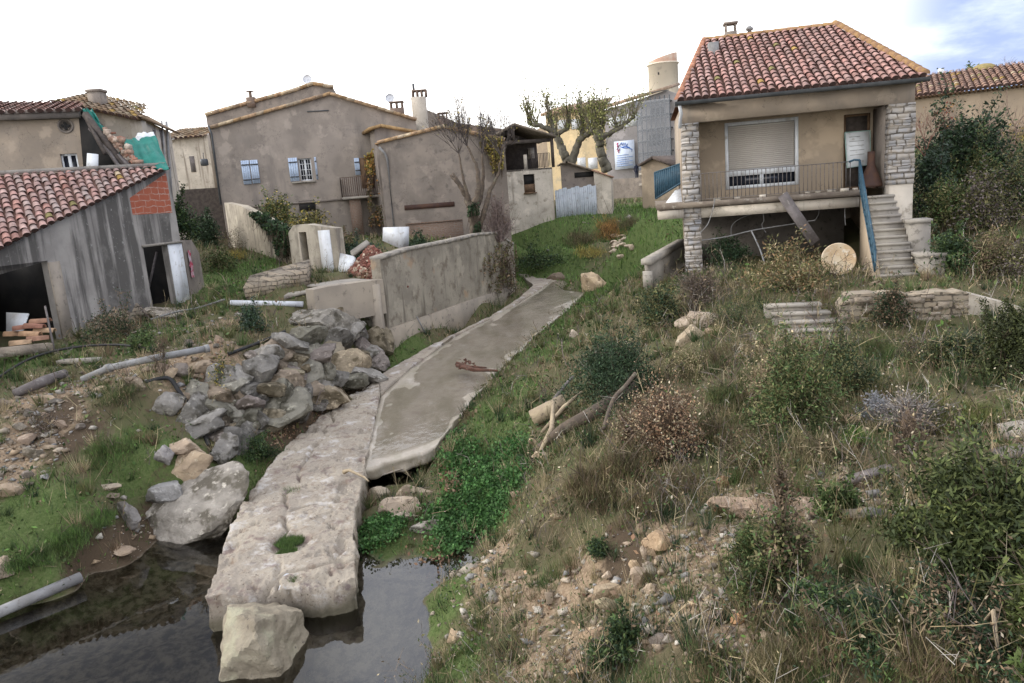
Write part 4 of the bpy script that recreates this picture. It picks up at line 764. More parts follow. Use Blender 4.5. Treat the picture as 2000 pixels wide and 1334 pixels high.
mb = MB(); mb.bar(at(-30, 692, 17.4), at(98, 678, 18.6), .28, .22); tag(mb.build('doorstep', MT['rock_warm'], base=at(30, 690, 18)), 'pale sandy threshold beam lying in front of the garage opening', 'threshold')
mb = MB(); mb.bar(at(291, 560, 25.2), at(306, 492, 25.6), .07, .05); tag(mb.build('prop', MT['wood_grey'], base=at(291, 560, 25.2)), 'slanting pale timber prop inside the small shed doorway', 'prop')
mb = MB(); FW = Plane2(SW.xyz(sEnd + .1, 0), at(402, 575, 27.6)); wall(mb, FW, [(0, FW.hit(350, 470)[1]), (FW.L * .6, FW.hit(378, 468)[1]), (FW.L, FW.hit(400, 492)[1])], 2.2, .2); tag(mb.build('lean_wall', MT['plaster_grey'], base=FW.xyz(FW.L / 2, 2.8)), 'short grey rendered wall continuing from the shed corner', 'wall')
mb = MB(); V = []; n = 7                                      # crumpled red cloth
for i in range(n + 3):
    for j in range(n): p = FW.xyz(.22 + .26 * j / (n - 1), FW.hit(352, 492)[1] - .95 * i / (n + 2), .05 + .06 * noise.noise(Vector((i * .9, j * .9, 3)))); V.append(p + np.array([0, 0, .05 * noise.noise(Vector((i, j * .7, 9)))]))
mb.add(V, [(i * n + j, i * n + j + 1, (i + 1) * n + j + 1, (i + 1) * n + j) for i in range(n + 2) for j in range(n - 1)])
tag(mb.build('cloth', mat('red_white_cloth', (.42, .05, .09), (.50, .42, .45), 6, bump=.1), base=FW.xyz(.3, 4.2), smooth=True), 'red and white cloth hanging on the wall by the shed corner', 'cloth')
# ---------------------------------------------------------------- ruined house and the house behind it
RH = Plane2(at(-120, 330, 25.2), at(172, 330, 26.6)); ruin = thing('ruined_house', 'pale rendered house with a round cross vent and a torn open corner', 'house', RH.xyz(4, 4))
ze = RH.hit(80, 222)[1]; w0, wz1 = RH.hit(117, 301); w1, wz0 = RH.hit(158, 345); eg = [(RH.hit(u, v)) for u, v in ((150, 214), (160, 232), (168, 262), (176, 290), (178, 320), (176, 350))]
mb = MB(); sx = RH.hit(152, 214)[0]; wall(mb, RH, [(-1, ze), (sx, ze)], 3, .4, [(w0, w1, wz0 - .4, wz1)])
for (a0, zz0), (a1, zz1) in zip(eg, eg[1:]):                  # ragged broken edge, stone by stone
    for k in range(4): z = zz0 + (zz1 - zz0) * (k + .5) / 4; a = a0 + (a1 - a0) * k / 4 + random.uniform(-.12, .14); mb.box(RH.xyz((sx + a) / 2, z, -.2), (max(.04, a - sx), .4 - .006 * k, abs(zz0 - zz1) / 4 + .004), [np.array([*RH.e, 0]), np.array([*RH.n, 0]), ZZ])
mb.build('wall', MT['plaster'], ruin)
mb = MB(); px_box(mb, RH, w0, w1, wz0 - .4, wz1, .02, -.16); wf = mb.build('window', MT['glass'], ruin)
mb = MB(); fr(mb, RH, w0, w1, wz0 - .4, wz1, .06, .05, -.12); px_box(mb, RH, (w0 + w1) / 2 - .05, (w0 + w1) / 2 + .05, wz0 - .35, wz1 - .06, .05, -.115)
for z in (wz1 - .62,): px_box(mb, RH, w0 + .06, w1 - .06, z - .02, z + .02, .04, -.125)
mb.build('window_frame', MT['white_paint'], wf)
oc = RH.px(128, 246, .012); mb = MB(); mb.lathe(oc, [(.24, 0), (.25, .02), (.20, .03), (.19, .0)], 20, [np.array([*RH.e, 0]), ZZ, np.array([*RH.n, 0])]); oco = mb.build('round_vent', MT['plaster_grey'], ruin)
mb = MB()
for dx, dz in ((0, 0), (.085, 0), (-.085, 0), (0, .085), (0, -.085)): mb.lathe(oc + np.array([*RH.e, 0]) * dx + ZZ * dz + np.array([*RH.n, 0]) * .032, [(.055, 0), (.05, .003)], 10, [np.array([*RH.e, 0]), ZZ, np.array([*RH.n, 0])])
mb.build('cross_opening', MT['dark'], oco)
mb = MB(); P = lambda a, z, o: RH.xyz(a, z, o); tiled_roof(mb, [P(-3, ze, .35), P(sx + .1, ze, .35), P(sx - .3, ze + .75, -3), P(-3, ze + 1.3, -4.5)], [*RH.e, 0], P(0, ze + .75, -3) - P(0, ze, .35), .28, .36, .11, RED, .0, 6); rr = mb.build('roof', MT['tile'], ruin)
mb = MB(); px_box(mb, RH, -4, sx + .05, ze - .2, ze + .10, .34, .12); mb.build('eaves', MT['plaster_grey'], rr)
# near-black slab stands in for the deep shade of the torn corner
mb = MB(); mb.slab([at(160, 212, 26.9), at(172, 345, 26.6), at(262, 345, 26.6), at(215, 262, 27.0), at(178, 216, 27.0)], -.25); mb.build('torn_corner_shade', MT['dark'], ruin)
for i, (a, b, w) in enumerate((((166, 222), (245, 330), .17), ((176, 250), (262, 335), .12), ((170, 235), (205, 300), .10), ((185, 255), (235, 330), .09))):
    mb = MB(); mb.bar(at(*a, 26.0), at(*b, 25.2 - .1 * i), w, w); tag(mb.build('fallen_beam', MT['wood_grey'] if i % 2 else MT['wood_dark'], base=at(*b, 25.2)), ['thick fallen dark roof beam slanting down the torn corner', 'pale fallen beam along the edge of the green tarpaulin', 'short dark beam stub near the top of the torn corner', 'thin pale lath crossing the black hole'][i], 'beam')
mb = MB(); mb.slab([at(168, 333, 24.6), at(191, 333, 24.6), at(191, 301, 24.7), at(170, 299, 24.7)], .04); tag(mb.build('panel', MT['white_paint'], base=at(180, 333, 24.6)), 'white rectangular panel standing on the shed roof by the torn corner', 'panel')
def sheet(name, cor, nu, nv, amp, m, label, cat, seed=1, freq=1.6, thick=.02):
    A, B, Cc, D = [np.asarray(c, float) for c in cor]; V = []      # A top-left, B top-right, C bottom-right, D bottom-left
    nn = np.cross(B - A, D - A); nn /= np.linalg.norm(nn)
    for i in range(nv + 1):
        for j in range(nu + 1): s, t = j / nu, i / nv; p = A * (1 - s) * (1 - t) + B * s * (1 - t) + Cc * s * t + D * (1 - s) * t; V.append(p + nn * amp * noise.fractal(Vector((s * freq * 2.2, t * freq * .8, seed)), .8, 2, 4) + (B - A) * .03 * noise.noise(Vector((t * 4, seed, j == 0))))
    mb = MB(); mb.add(V, [(i * (nu + 1) + j, i * (nu + 1) + j + 1, (i + 1) * (nu + 1) + j + 1, (i + 1) * (nu + 1) + j) for i in range(nv) for j in range(nu)])
    o = mb.build(name, m, base=D, smooth=True); md = o.modifiers.new('s', 'SOLIDIFY'); md.thickness = thick; return tag(o, label, cat)
sheet('tarpaulin', [at(236, 276, 26.6), at(304, 266, 26.8), at(330, 330, 25.4), at(250, 334, 25.2)], 24, 24, .10, MT['tarp'], 'big green tarpaulin draped over the collapsed corner', 'tarpaulin', 1)
sheet('torn_tarpaulin', [at(160, 212, 26.4), at(178, 220, 26.5), at(262, 318, 25.6), at(244, 330, 25.4)], 12, 26, .30, MT['tarp'], 'narrow torn dark green sheet hanging in the torn house corner', 'tarpaulin', 5, 2.5)
sheet('white_sheet', [at(268, 262, 26.9), at(300, 258, 27.1), at(306, 274, 26.7), at(264, 277, 26.6)], 10, 8, .12, MT['white_paint'], 'crumpled white plastic sheet on top of the green tarpaulin', 'plastic sheet', 8)
mb = MB()
for i in range(70): f = random.random(); p = at(205 + 60 * f + random.uniform(-10, 10), 262 + 60 * f + random.uniform(-14, 12), 25.9 - .5 * f); mb.box(p, np.array([.3, .2, .12]) * random.uniform(.4, 1.1), Matrix.Rotation(random.uniform(0, 3), 3, Vector((random.random(), random.random(), 1))), col=np.array(random.choice([(.34, .17, .12), (.38, .30, .24), (.30, .20, .15), (.42, .36, .3)])))
tag(mb.build('tile_rubble', MT['stone_col'], base=at(235, 300, 25.6)), kind='stuff')
HB2 = Plane2(at(150, 330, 29.5), at(291, 330, 29.5)); HS = Plane2(HB2.q, at(346, 340, 34)); corner = thing('corner_house', 'tall cream house with a brown tiled roof behind the torn corner', 'house', HB2.xyz(3, 5))
zc = HB2.hit(291, 228)[1]; zl = HB2.hit(160, 196)[1]; mb = MB(); wall(mb, HB2, [(0, zl), (HB2.L, zc)], 4.5, .4); wall(mb, HS, [(0, zc), (HS.L, zc - .1)], 4.5, .4); mb.build('wall', MT['plaster_pale'], corner)
mb = MB(); P = lambda a, z, o: HB2.xyz(a, z, o); rc = HS.xyz(HS.L + .3, zc - .12, .45)
sl_ = zc - zl
tiled_roof(mb, [P(-.3, zl - .05, .35), P(HB2.L + .2, zc - .02, .35), P(HB2.L - .9, zc + .42, -2.6), P(-.3, zl + .72, -2.6)], [*HB2.e, sl_ / HB2.L], P(0, zl + .70, -2.6) - P(0, zl, .35), .27, .36, .1, BROWN, .2)
mb.slab([P(HB2.L + .2, zc - .02, .35), HS.xyz(HS.L + .2, zc - .14, .35), P(HB2.L - .9, zc + .42, -2.6)], .08, (.2, .14, .09))
cr = mb.build('roof', MT['tile'], corner)
mb = MB()
for k in range(34): f = k / 33; mb.tube([P(HB2.L * f, zl + (zc - zl) * f - .07, .02), P(HB2.L * f, zl + (zc - zl) * f - .07, .34)], .07, 6)
mb.build('eaves_course', MT['wood_brown'], cr)
mb = MB(); c = at(192, 200, 30.5); mb.box(c, (.5, .5, .9)); mb.box(c + ZZ * .42, (.58, .58, .1)); mb.build('chimney', MT['plaster_grey'], cr)
mb = MB(); mb.tube([HS.px(321, 238, .08), HS.px(334, 430, .08)], .06, 8); mb.tube([HS.px(312, 236, .08), HS.px(324, 400, .08)], .035, 6); mb.build('drainpipe', MT['pipe_grey'], corner)
mb = MB()
for i, u in enumerate((303, 316)): px_box(mb, HS, HS.hit(u, 285)[0], HS.hit(u, 285)[0] + .25, HS.hit(u, 300)[1], HS.hit(u, 255)[1], .04, .02)
mb.build('shutter', MT['wood_grey'], corner)
AL = Plane2(at(352, 380, 46), at(422, 380, 46)); al = thing('alley_house', 'small pale house at the end of the gap beside the shuttered house', 'house', AL.xyz(1, 5.5)); za = AL.hit(380, 270)[1]
mb = MB(); wall(mb, AL, [(-.5, za), (AL.L, za + .2)], 5, .4); mb.build('wall', MT['plaster_pale'], al)
mb = MB(); P = lambda a, z, o: AL.xyz(a, z, o); tiled_roof(mb, [P(-.6, za, .4), P(AL.L, za + .1, .4), P(AL.L, za + .9, -3), P(-.6, za + .9, -3)], [*AL.e, 0], P(0, za + .9, -3) - P(0, za, .4), .3, .4, .12, BROWN, .1, 4); mb.build('roof', MT['tile'], al)
mb = MB(); px_box(mb, AL, AL.hit(372, 320)[0], AL.hit(381, 320)[0], AL.hit(376, 336)[1], AL.hit(376, 305)[1], .05, .02); mb.build('window', MT['wood_grey'], al)
mb = MB(); GT = Plane2(at(352, 420, 41), at(436, 420, 41)); wall(mb, GT, [(0, GT.hit(360, 370)[1]), (GT.L, GT.hit(430, 366)[1])], 4.5, .15); tag(mb.build('plank_gate', MT['wood_dark'], base=GT.xyz(1, 5)), 'dark plank gate closing the gap beside the shuttered house', 'gate')
# ---------------------------------------------------------------- shuttered house
def frame_of(pl): return [np.array([*pl.e, 0]), np.array([*pl.n, 0]), ZZ]
SH = Plane2(at(437, 430, 39), at(812, 400, 41)); shh = thing('shuttered_house', 'big grey brown gabled house with pale blue shutters', 'house', SH.xyz(5, 4.2))
pf = [SH.hit(u, v) for u, v in ((412, 252), (525, 217), (645, 186), (735, 210), (812, 236))]
wa, wzt = SH.hit(582, 310); wb, wzb = SH.hit(612, 352)
mb = MB(); wall(mb, SH, pf, 3.6, .4, [(wa, wb, wzb, wzt)]); SS = Plane2(SH.xyz(pf[0][0], 0), SH.xyz(pf[0][0], 0, -9)); mb.add([SH.xyz(pf[0][0], 3.6), SH.xyz(pf[0][0], pf[0][1]), SH.xyz(pf[0][0], pf[0][1], -9), SH.xyz(pf[0][0], 3.6, -9)], [(0, 1, 2, 3)]); mb.build('wall', MT['plaster_mauve'], shh)
mb = MB(); lz = .05
for (a0, z0), (a1, z1) in ((pf[0], pf[2]), (pf[2], pf[4])):
    l = [SH.xyz(a0, z0 + lz, .22), SH.xyz(a1, z1 + lz, .22), SH.xyz(a1, z1 + lz, -9), SH.xyz(a0, z0 + lz, -9)]; mb.slab(l, .06, (.24, .17, .11))
    n = int(abs(a1 - a0) / .36)
    for k in range(n):                                        # verge tiles
        f0, f1 = k / n, (k + 1.1) / n; p = SH.xyz(a0 + (a1 - a0) * f0, z0 + (z1 - z0) * f0 + .06, .16); q = SH.xyz(a0 + (a1 - a0) * f1, z0 + (z1 - z0) * f1 + .08, .16); mb.tube([p, q], .09, 6, col=np.array(random.choice(BROWN)) * random.uniform(.9, 1.3))
rf = mb.build('roof', MT['tile'], shh)
mb = MB(); px_box(mb, SH, wa, wb, wzb, wzt, .02, -.2); wn_ = mb.build('window', MT['glass'], shh)
mb = MB(); fr(mb, SH, wa, wb, wzb, wzt, .06, .06, -.15)
px_box(mb, SH, (wa + wb) / 2 - .05, (wa + wb) / 2 + .05, wzb + .06, wzt - .06, .05, -.15)
for k in (1, 2, 3): z = wzb + (wzt - wzb) * k / 4; px_box(mb, SH, wa + .06, wb - .06, z - .015, z + .015, .03, -.16)
for k in (.27, .73): a = wa + (wb - wa) * k; px_box(mb, SH, a - .012, a + .012, wzb + .06, wzt - .06, .03, -.163)
mb.build('window_frame', MT['white_paint'], wn_)
mb = MB(); px_box(mb, SH, wa - .45, wb + .12, wzb - .10, wzb - .02, .2, .06); mb.build('window_sill', MT['block'], wn_)
def shutter(u0, u1, v0, v1):
    a0, zt_ = SH.hit(u0, v0); a1 = SH.hit(u1, v0)[0]; zb_ = SH.hit(u0, v1)[1]; mb = MB(); n = 4
    for k in range(n): x0 = a0 + (a1 - a0) * k / n; px_box(mb, SH, x0, x0 + (a1 - a0) / n - .008, zb_, zt_, .04, .04)
    o = mb.build('shutter', MT['blue_paint'], shh); mb = MB()
    for z in (zb_ + .22, zt_ - .22): px_box(mb, SH, a0 + .01, a1 - .01, z - .03, z + .03, .03, .075)
    mb.build('strap_hinge', MT['gutter'], o)
shutter(470, 486, 314, 361); shutter(487.5, 503, 313, 359); shutter(562, 580, 309, 355); shutter(613, 617, 307, 351); shutter(691, 701, 309, 342)
mb = MB(); c = SH.px(638, 218); px_box(mb, SH, SH.hit(600, 220)[0], SH.hit(642, 218)[0], SH.hit(620, 216)[1] - .05, SH.hit(620, 216)[1], .06, .02); mb.build('iron_lintel', MT['gutter'], shh)
mb = MB(); z = SH.hit(560, 398)[1]; px_box(mb, SH, SH.hit(440, 400)[0], SH.hit(670, 395)[0], z - .05, z + .05, .1, .03); mb.build('string_course', MT['plaster_grey'], shh)
mb = MB(); px_box(mb, SH, SH.hit(584, 400)[0], SH.hit(616, 400)[0], SH.hit(600, 412)[1], SH.hit(600, 392)[1], .1, -.0); mb.build('low_window', MT['dark'], shh)
mb = MB(); px_box(mb, SH, SH.hit(702, 320)[0], SH.hit(726, 320)[0], SH.hit(710, 368)[1], SH.hit(710, 308)[1], .06, .0); mb.build('balcony_door', MT['wood_brown'], shh)
bz_ = SH.hit(700, 384)[1]; mb = MB(); a0, a1 = SH.hit(668, 380)[0], SH.hit(752, 378)[0]; px_box(mb, SH, a0, a1, bz_ - .12, bz_, 1.1, .56); bal = mb.build('balcony', MT['block'], shh)
railing('balcony_railing', SH.xyz(a0, bz_, 1.05), SH.xyz(a1, bz_, 1.05), 1.0, 22, MT['rust'], bal, .016); railing('balcony_railing', SH.xyz(a0, bz_, 1.05), SH.xyz(a0, bz_, .05), 1.0, 8, MT['rust'], bal, .016)
mb = MB(); px_box(mb, SH, SH.hit(686, 430)[0], SH.hit(708, 430)[0], 3.6, bz_ - .13, .45, .75); mb.build('balcony_pier', MT['old_brick'], bal)
mb = MB(); mb.tube([SH.px(408, 246, .2), SH.px(414, 262, .12), SH.px(432, 400, .08)], .05, 6); mb.build('drainpipe', MT['gutter'], shh)
mb = MB(); mb.tube([SH.px(398, 300, .1), SH.px(400, 300, .5), SH.px(402, 312, .55)], .02, 5); mb.lathe(SH.px(402, 312, .55), [(.16, 0), (.2, -.05), (.2, -.3), (.1, -.34)], 8); mb.build('lantern', MT['gutter'], shh)
# taller block behind, chimneys and dishes
KB = Plane2(at(404, 300, 48), at(650, 300, 49)); kb = thing('rear_house', 'taller grey house showing its roof line behind the shuttered house', 'house', KB.xyz(3, 6)); kp = [KB.hit(u, v) for u, v in ((402, 226), (575, 178), (612, 165), (650, 172))]
mb = MB(); wall(mb, KB, kp, 6, 3); mb.build('wall', MT['plaster_grey'], kb)
mb = MB()
for (a0, z0), (a1, z1) in zip(kp, kp[1:]):
    n = max(2, int(abs(a1 - a0) / .4))
    for k in range(n): f0, f1 = k / n, (k + 1.1) / n; mb.tube([KB.xyz(a0 + (a1 - a0) * f0, z0 + (z1 - z0) * f0 + .05, .1), KB.xyz(a0 + (a1 - a0) * f1, z0 + (z1 - z0) * f1 + .07, .1)], .12, 6, col=np.array(random.choice(BROWN)) * random.uniform(1, 1.4))
    mb.slab([KB.xyz(a0, z0 + .06, .2), KB.xyz(a1, z1 + .06, .2), KB.xyz(a1, z1 + .06, -3.1), KB.xyz(a0, z0 + .06, -3.1)], .05, (.25, .18, .12))
kr = mb.build('roof', MT['tile'], kb)
mb = MB(); c = at(491, 200, 48.4); mb.box(c, (.5, .4, .6)); mb.tube([c + ZZ * .3, c + ZZ * .62], .1, 8); mb.box(c + ZZ * .66, (.42, .3, .05)); mb.build('chimney', MT['old_brick'], kr)
for u, v in ((600, 155), (761, 192)):
    p = at(u, v, 52); mb = MB(); A = [np.array([1., 0, 0]), np.array([0, .3, .95]), np.array([.2, -.93, .3])]; mb.lathe(p, [(.05, -.06), (.2, -.03), (.30, .05), (.31, .05), (.2, -.01), (.03, -.04)], 18, A); mb.tube([p, p + np.array([0, .2, -.9])], .03, 6)
    tag(mb.build('satellite_dish', MT['pipe_white'], base=p), 'pale satellite dish on the %s' % ('roof ridge above the shuttered house' if u < 700 else 'roof left of the tall chimney'), 'satellite dish')
TC = thing('tall_chimney', 'tall pale chimney stack beside the gable of the shuttered house', 'chimney', at(822, 250, 43)); mb = MB(); a = at(820, 250, 43); b = at(820, 190, 43); h = b[2] - a[2]
mb.box((a + b) / 2 - ZZ * 1, (.78, .6, h + 2)); mb.build('stack', MT['plaster_pale'], TC); mb = MB()
for dx in (-.36, -.12, .12, .36): mb.box(b + np.array([dx, 0, .16]), (.10, .6, .32))
mb.box(b + ZZ * .34, (.82, .62, .07)); mb.build('chimney_cap', MT['old_brick'], TC); mb = MB(); mb.tube([b + np.array([-.3, 0, .3]), b + np.array([-.3, 0, .75])], .07, 8); mb.build('flue', MT['gutter'], TC)
for u, v, d, w, lab in ((775, 208, 47, .8, 'low brick chimney with an open clay cap behind the gable slope'), (865, 230, 45, .55, 'small brick chimney right of the tall pale stack')):
    p = at(u, v, d); mb = MB(); mb.box(p - ZZ * .5, (w, .5, .8))
    for dx in (-.42, 0, .42): mb.box(p + np.array([dx * w, 0, .05]), (w * .14, .45, .34))
    mb.box(p + ZZ * .25, (w * 1.08, .55, .07)); tag(mb.build('chimney', MT['old_brick'], base=p - ZZ * .8), lab, 'chimney')
mb = MB(); BK2 = Plane2(at(836, 240, 46), at(905, 240, 46)); wall(mb, BK2, [(0, BK2.hit(836, 214)[1]), (BK2.L * .45, BK2.hit(862, 228)[1]), (BK2.L, BK2.hit(900, 246)[1])], 6, 2); tag(mb.build('back_building', MT['plaster_grey'], base=BK2.xyz(1, 6)), 'grey wall of a back building behind the tall chimney stack', 'building')
LB = Plane2(at(722, 300, 38.6), at(815, 300, 39.4)); lb = thing('side_annex', 'small tile topped annex between the two grey gables', 'annex', LB.xyz(1, 5)); mb = MB(); zl_ = LB.hit(735, 252)[1]; wall(mb, LB, [(LB.hit(733, 270)[0], zl_), (LB.hit(745, 246)[0], LB.hit(745, 246)[1]), (LB.L, LB.hit(812, 256)[1])], 4, 1.5); mb.build('wall', MT['plaster_mauve'], lb)
mb = MB(); q = [LB.px(718, 250), LB.px(742, 243), LB.px(815, 256)]
for a, b in zip(q, q[1:]): mb.slab([a + np.array([*LB.n, 0]) * .25, b + np.array([*LB.n, 0]) * .25, b - np.array([*LB.n, 0]) * 2, a - np.array([*LB.n, 0]) * 2], .14, (.30, .20, .10))
mb.build('roof', MT['tile'], lb)
# ---------------------------------------------------------------- grey gabled outbuilding, its climber comes later
GH = Plane2(at(748, 470, 34.8), at(985, 430, 35.2)); gh = thing('grey_outbuilding', 'tall grey plastered outbuilding with a shallow gable and a drainpipe', 'outbuilding', GH.xyz(3, 3.6)); gp = [GH.hit(u, v) for u, v in ((738, 282), (866, 250), (985, 276))]
sl0, slz = GH.hit(790, 406); sl1, slz1 = GH.hit(888, 402)
mb = MB(); wall(mb, GH, gp, 2.8, .35); mb.add([GH.xyz(gp[0][0], 2.8), GH.xyz(gp[0][0], gp[0][1]), GH.xyz(gp[0][0], gp[0][1], -5), GH.xyz(gp[0][0], 2.8, -5)], [(0, 1, 2, 3)]); mb.build('wall', MT['plaster_grey'], gh)
mb = MB(); px_box(mb, GH, sl0, sl1, slz - .11, slz + .11, .06, .01); mb.build('lintel_beam', MT['rust'], gh)
mb = MB(); px_box(mb, GH, sl0 - .02, sl1 + .3, 3.2, slz - .75, .05, .0); px_box(mb, GH, sl0 - .02, sl1 + .3, slz - .78, slz - .72, .07, .02); mb.build('brick_base', MT['old_brick'], gh)
mb = MB()
for (a0, z0), (a1, z1) in zip(gp, gp[1:]):
    mb.slab([GH.xyz(a0 - (.12 if a0 < 1 else 0), z0 + .05, .15), GH.xyz(a1, z1 + .05, .15), GH.xyz(a1, z1 + .05, -6), GH.xyz(a0, z0 + .05, -6)], .06, (.28, .18, .10)); n = int(abs(a1 - a0) / .3)
    for k in range(n): f0, f1 = k / n, (k + 1.1) / n; mb.tube([GH.xyz(a0 + (a1 - a0) * f0, z0 + (z1 - z0) * f0 + .07, .1), GH.xyz(a0 + (a1 - a0) * f1, z0 + (z1 - z0) * f1 + .09, .1)], .08, 6, col=np.array(random.choice(BROWN)) * random.uniform(1, 1.5))
mb.build('roof', MT['tile'], gh)
mb = MB(); mb.tube([GH.px(741, 288, .2), GH.px(752, 300, .12), GH.px(757, 312, .08), GH.px(771, 458, .08)], .055, 8); mb.build('drainpipe', MT['pipe_grey'], gh)
# ---------------------------------------------------------------- loft house
LH = Plane2(at(985, 435, 44.6), at(1085, 432, 45.2)); lh = thing('loft_house', 'stained white house with an open dark timber loft under a gable roof', 'house', LH.xyz(1.5, 4)); zf = LH.hit(1030, 330)[1]
a0, zt_ = LH.hit(1022, 341); a1, zb_ = LH.hit(1046, 375); mb = MB(); wall(mb, LH, [(0, zf), (LH.L, zf)], 3.2, .3, [(a0, a1, zb_, zt_)]); mb.add([LH.xyz(LH.L, 3.2), LH.xyz(LH.L, zf), LH.xyz(LH.L, zf, -5), LH.xyz(LH.L, 3.2, -5)], [(0, 1, 2, 3)]); mb.build('wall', MT['plaster_pale'], lh)
mb = MB(); px_box(mb, LH, a0, a1, zb_, zb_ + (zt_ - zb_) * .45, .06, -.1); px_box(mb, LH, a0 - .05, a1 + .05, zb_ - .08, zb_, .16, .05); lw = mb.build('window', MT['wood_brown'], lh); mb = MB(); px_box(mb, LH, a0, a1, zb_ + (zt_ - zb_) * .45, zt_, .04, -.2); mb.build('pane', MT['dark'], lw)
lp = [LH.hit(u, v) for u, v in ((968, 262), (1002, 241), (1084, 266))]; mb = MB(); px_box(mb, LH, 0, LH.L, zf, zf + 2.6, .2, -3.5); px_box(mb, LH, 0, .15, zf, zf + 2.0, 3.0, -1.8); px_box(mb, LH, 0, LH.L, zf - .1, zf, 3.6, -1.8); mb.build('loft_back', MT['wood_dark'], lh)
mb = MB(); px_box(mb, LH, LH.hit(1057, 300)[0], LH.hit(1070, 300)[0], LH.hit(1063, 302)[1], LH.hit(1063, 280)[1], .05, -3.35); mb.build('loft_opening', MT['plaster_pale'], lh)
mb = MB()
for u in (984, 1080): a = LH.hit(u, 300)[0]; mb.box(LH.xyz(a, zf + 1.0, -.1), (.16, .16, 2.0), frame_of(LH))
zb2 = LH.hit(1030, 276)[1]; mb.box(LH.xyz(LH.L / 2, zb2, -.1), (LH.L, .16, .2), frame_of(LH)); mb.bar(LH.xyz(LH.hit(1002, 250)[0], zb2), LH.xyz(LH.hit(1002, 250)[0], lp[1][1]), .14)
mb.build('timber_frame', MT['wood_dark'], lh)
railing('loft_railing', LH.xyz(LH.hit(1040, 320)[0], zf, -.05), LH.xyz(LH.L - .1, zf, -.05), .85, 12, MT['wood_dark'], lh, .02); mb = MB(); a = LH.hit(1025, 315)[0]; px_box(mb, LH, a, a + .2, zf, zf + .85, .15, -.3); mb.build('pale_post', MT['plaster_pale'], lh)
mb = MB()
for (b0_, z0), (b1_, z1) in zip(lp, lp[1:]): mb.slab([LH.xyz(b0_, z0, .35), LH.xyz(b1_, z1, .35), LH.xyz(b1_, z1, -4), LH.xyz(b0_, z0, -4)], .12, (.16, .13, .10))
mb.build('roof', MT['tile'], lh)
mb = MB(); BR = Plane2(at(895, 262, 50), at(985, 262, 50)); wall(mb, BR, [(0, BR.hit(895, 240)[1]), (BR.L, BR.hit(985, 252)[1])], 6, 3); tag(mb.build('brown_roofed_house', mat('brown_roof', (.24, .18, .14), (.19, .14, .11), 6, bump=.4), base=BR.xyz(1, 6)), 'brown roof slope between the grey outbuilding and the loft house', 'house')
# small sheds, corrugated fence
SD = Plane2(at(1085, 400, 47), at(1172, 400, 47)); sd_ = thing('garden_shed', 'low grey shed with a lopsided roof right of the loft house', 'shed', SD.xyz(1, 4.2)); sp = [SD.hit(u, v) for u, v in ((1095, 320), (1104, 316), (1166, 336))]
mb = MB(); wall(mb, SD, sp, 3.6, .3); mb.build('wall', MT['plaster_grey'], sd_); mb = MB()
for (b0_, z0), (b1_, z1) in zip(sp, sp[1:]): mb.slab([SD.xyz(b0_, z0 + .04, .4), SD.xyz(b1_ + .1, z1 + .02, .4), SD.xyz(b1_ + .1, z1 + .02, -3), SD.xyz(b0_, z0 + .04, -3)], .1, (.20, .16, .12))
mb.build('roof', MT['tile'], sd_); mb = MB(); px_box(mb, SD, SD.hit(1122, 340)[0], SD.hit(1164, 340)[0], SD.hit(1140, 346)[1], SD.hit(1140, 336)[1], .05, .02); mb.build('opening', MT['dark'], sd_)
SX = Plane2(at(1163, 400, 46.4), at(1195, 402, 46.2)); mb = MB(); wall(mb, SX, [(0, SX.hit(1165, 334)[1]), (SX.L, SX.hit(1195, 346)[1])], 3.6, 2.5); o = mb.build('white_lean_to', MT['plaster_pale'], base=SX.xyz(.5, 4)); tag(o, 'small white lean-to with a sloping tiled top at the end of the metal fence', 'lean-to')
mb = MB(); mb.slab([SX.xyz(-.1, SX.hit(1163, 331)[1] + .03, .15), SX.xyz(SX.L + .1, SX.hit(1195, 345)[1] + .03, .15), SX.xyz(SX.L + .1, SX.hit(1195, 345)[1] + .03, -2.6), SX.xyz(-.1, SX.hit(1163, 331)[1] + .03, -2.6)], .08, (.34, .2, .14)); mb.build('tiled_top', MT['tile'], o)
CF = Plane2(at(1087, 428, 45.4), at(1166, 410, 46.2)); mb = MB(); n = 90; V = []
for i in range(n + 1):
    a = CF.L * i / n; zt_ = CF.hit(1087 + 79 * i / n, 372 - 10 * i / n)[1] + .05 * (int(i / 9) % 3); o_ = .05 * sin(i * 2 * pi / 4.5); V += [CF.xyz(a, 3.4, o_), CF.xyz(a, zt_, o_)]
mb.add(V, [(2 * i, 2 * i + 2, 2 * i + 3, 2 * i + 1) for i in range(n)]); o = mb.build('corrugated_fence', mat('bluish_zinc', (.46, .49, .52), (.37, .40, .43), 2, spots=(.24, .22, .2), spot_scale=5, bump=.1, rough=.6), base=CF.xyz(1, 4)); o.modifiers.new('s', 'SOLIDIFY').thickness = .02; tag(o, 'bluish white corrugated metal fence along the lawn', 'fence')
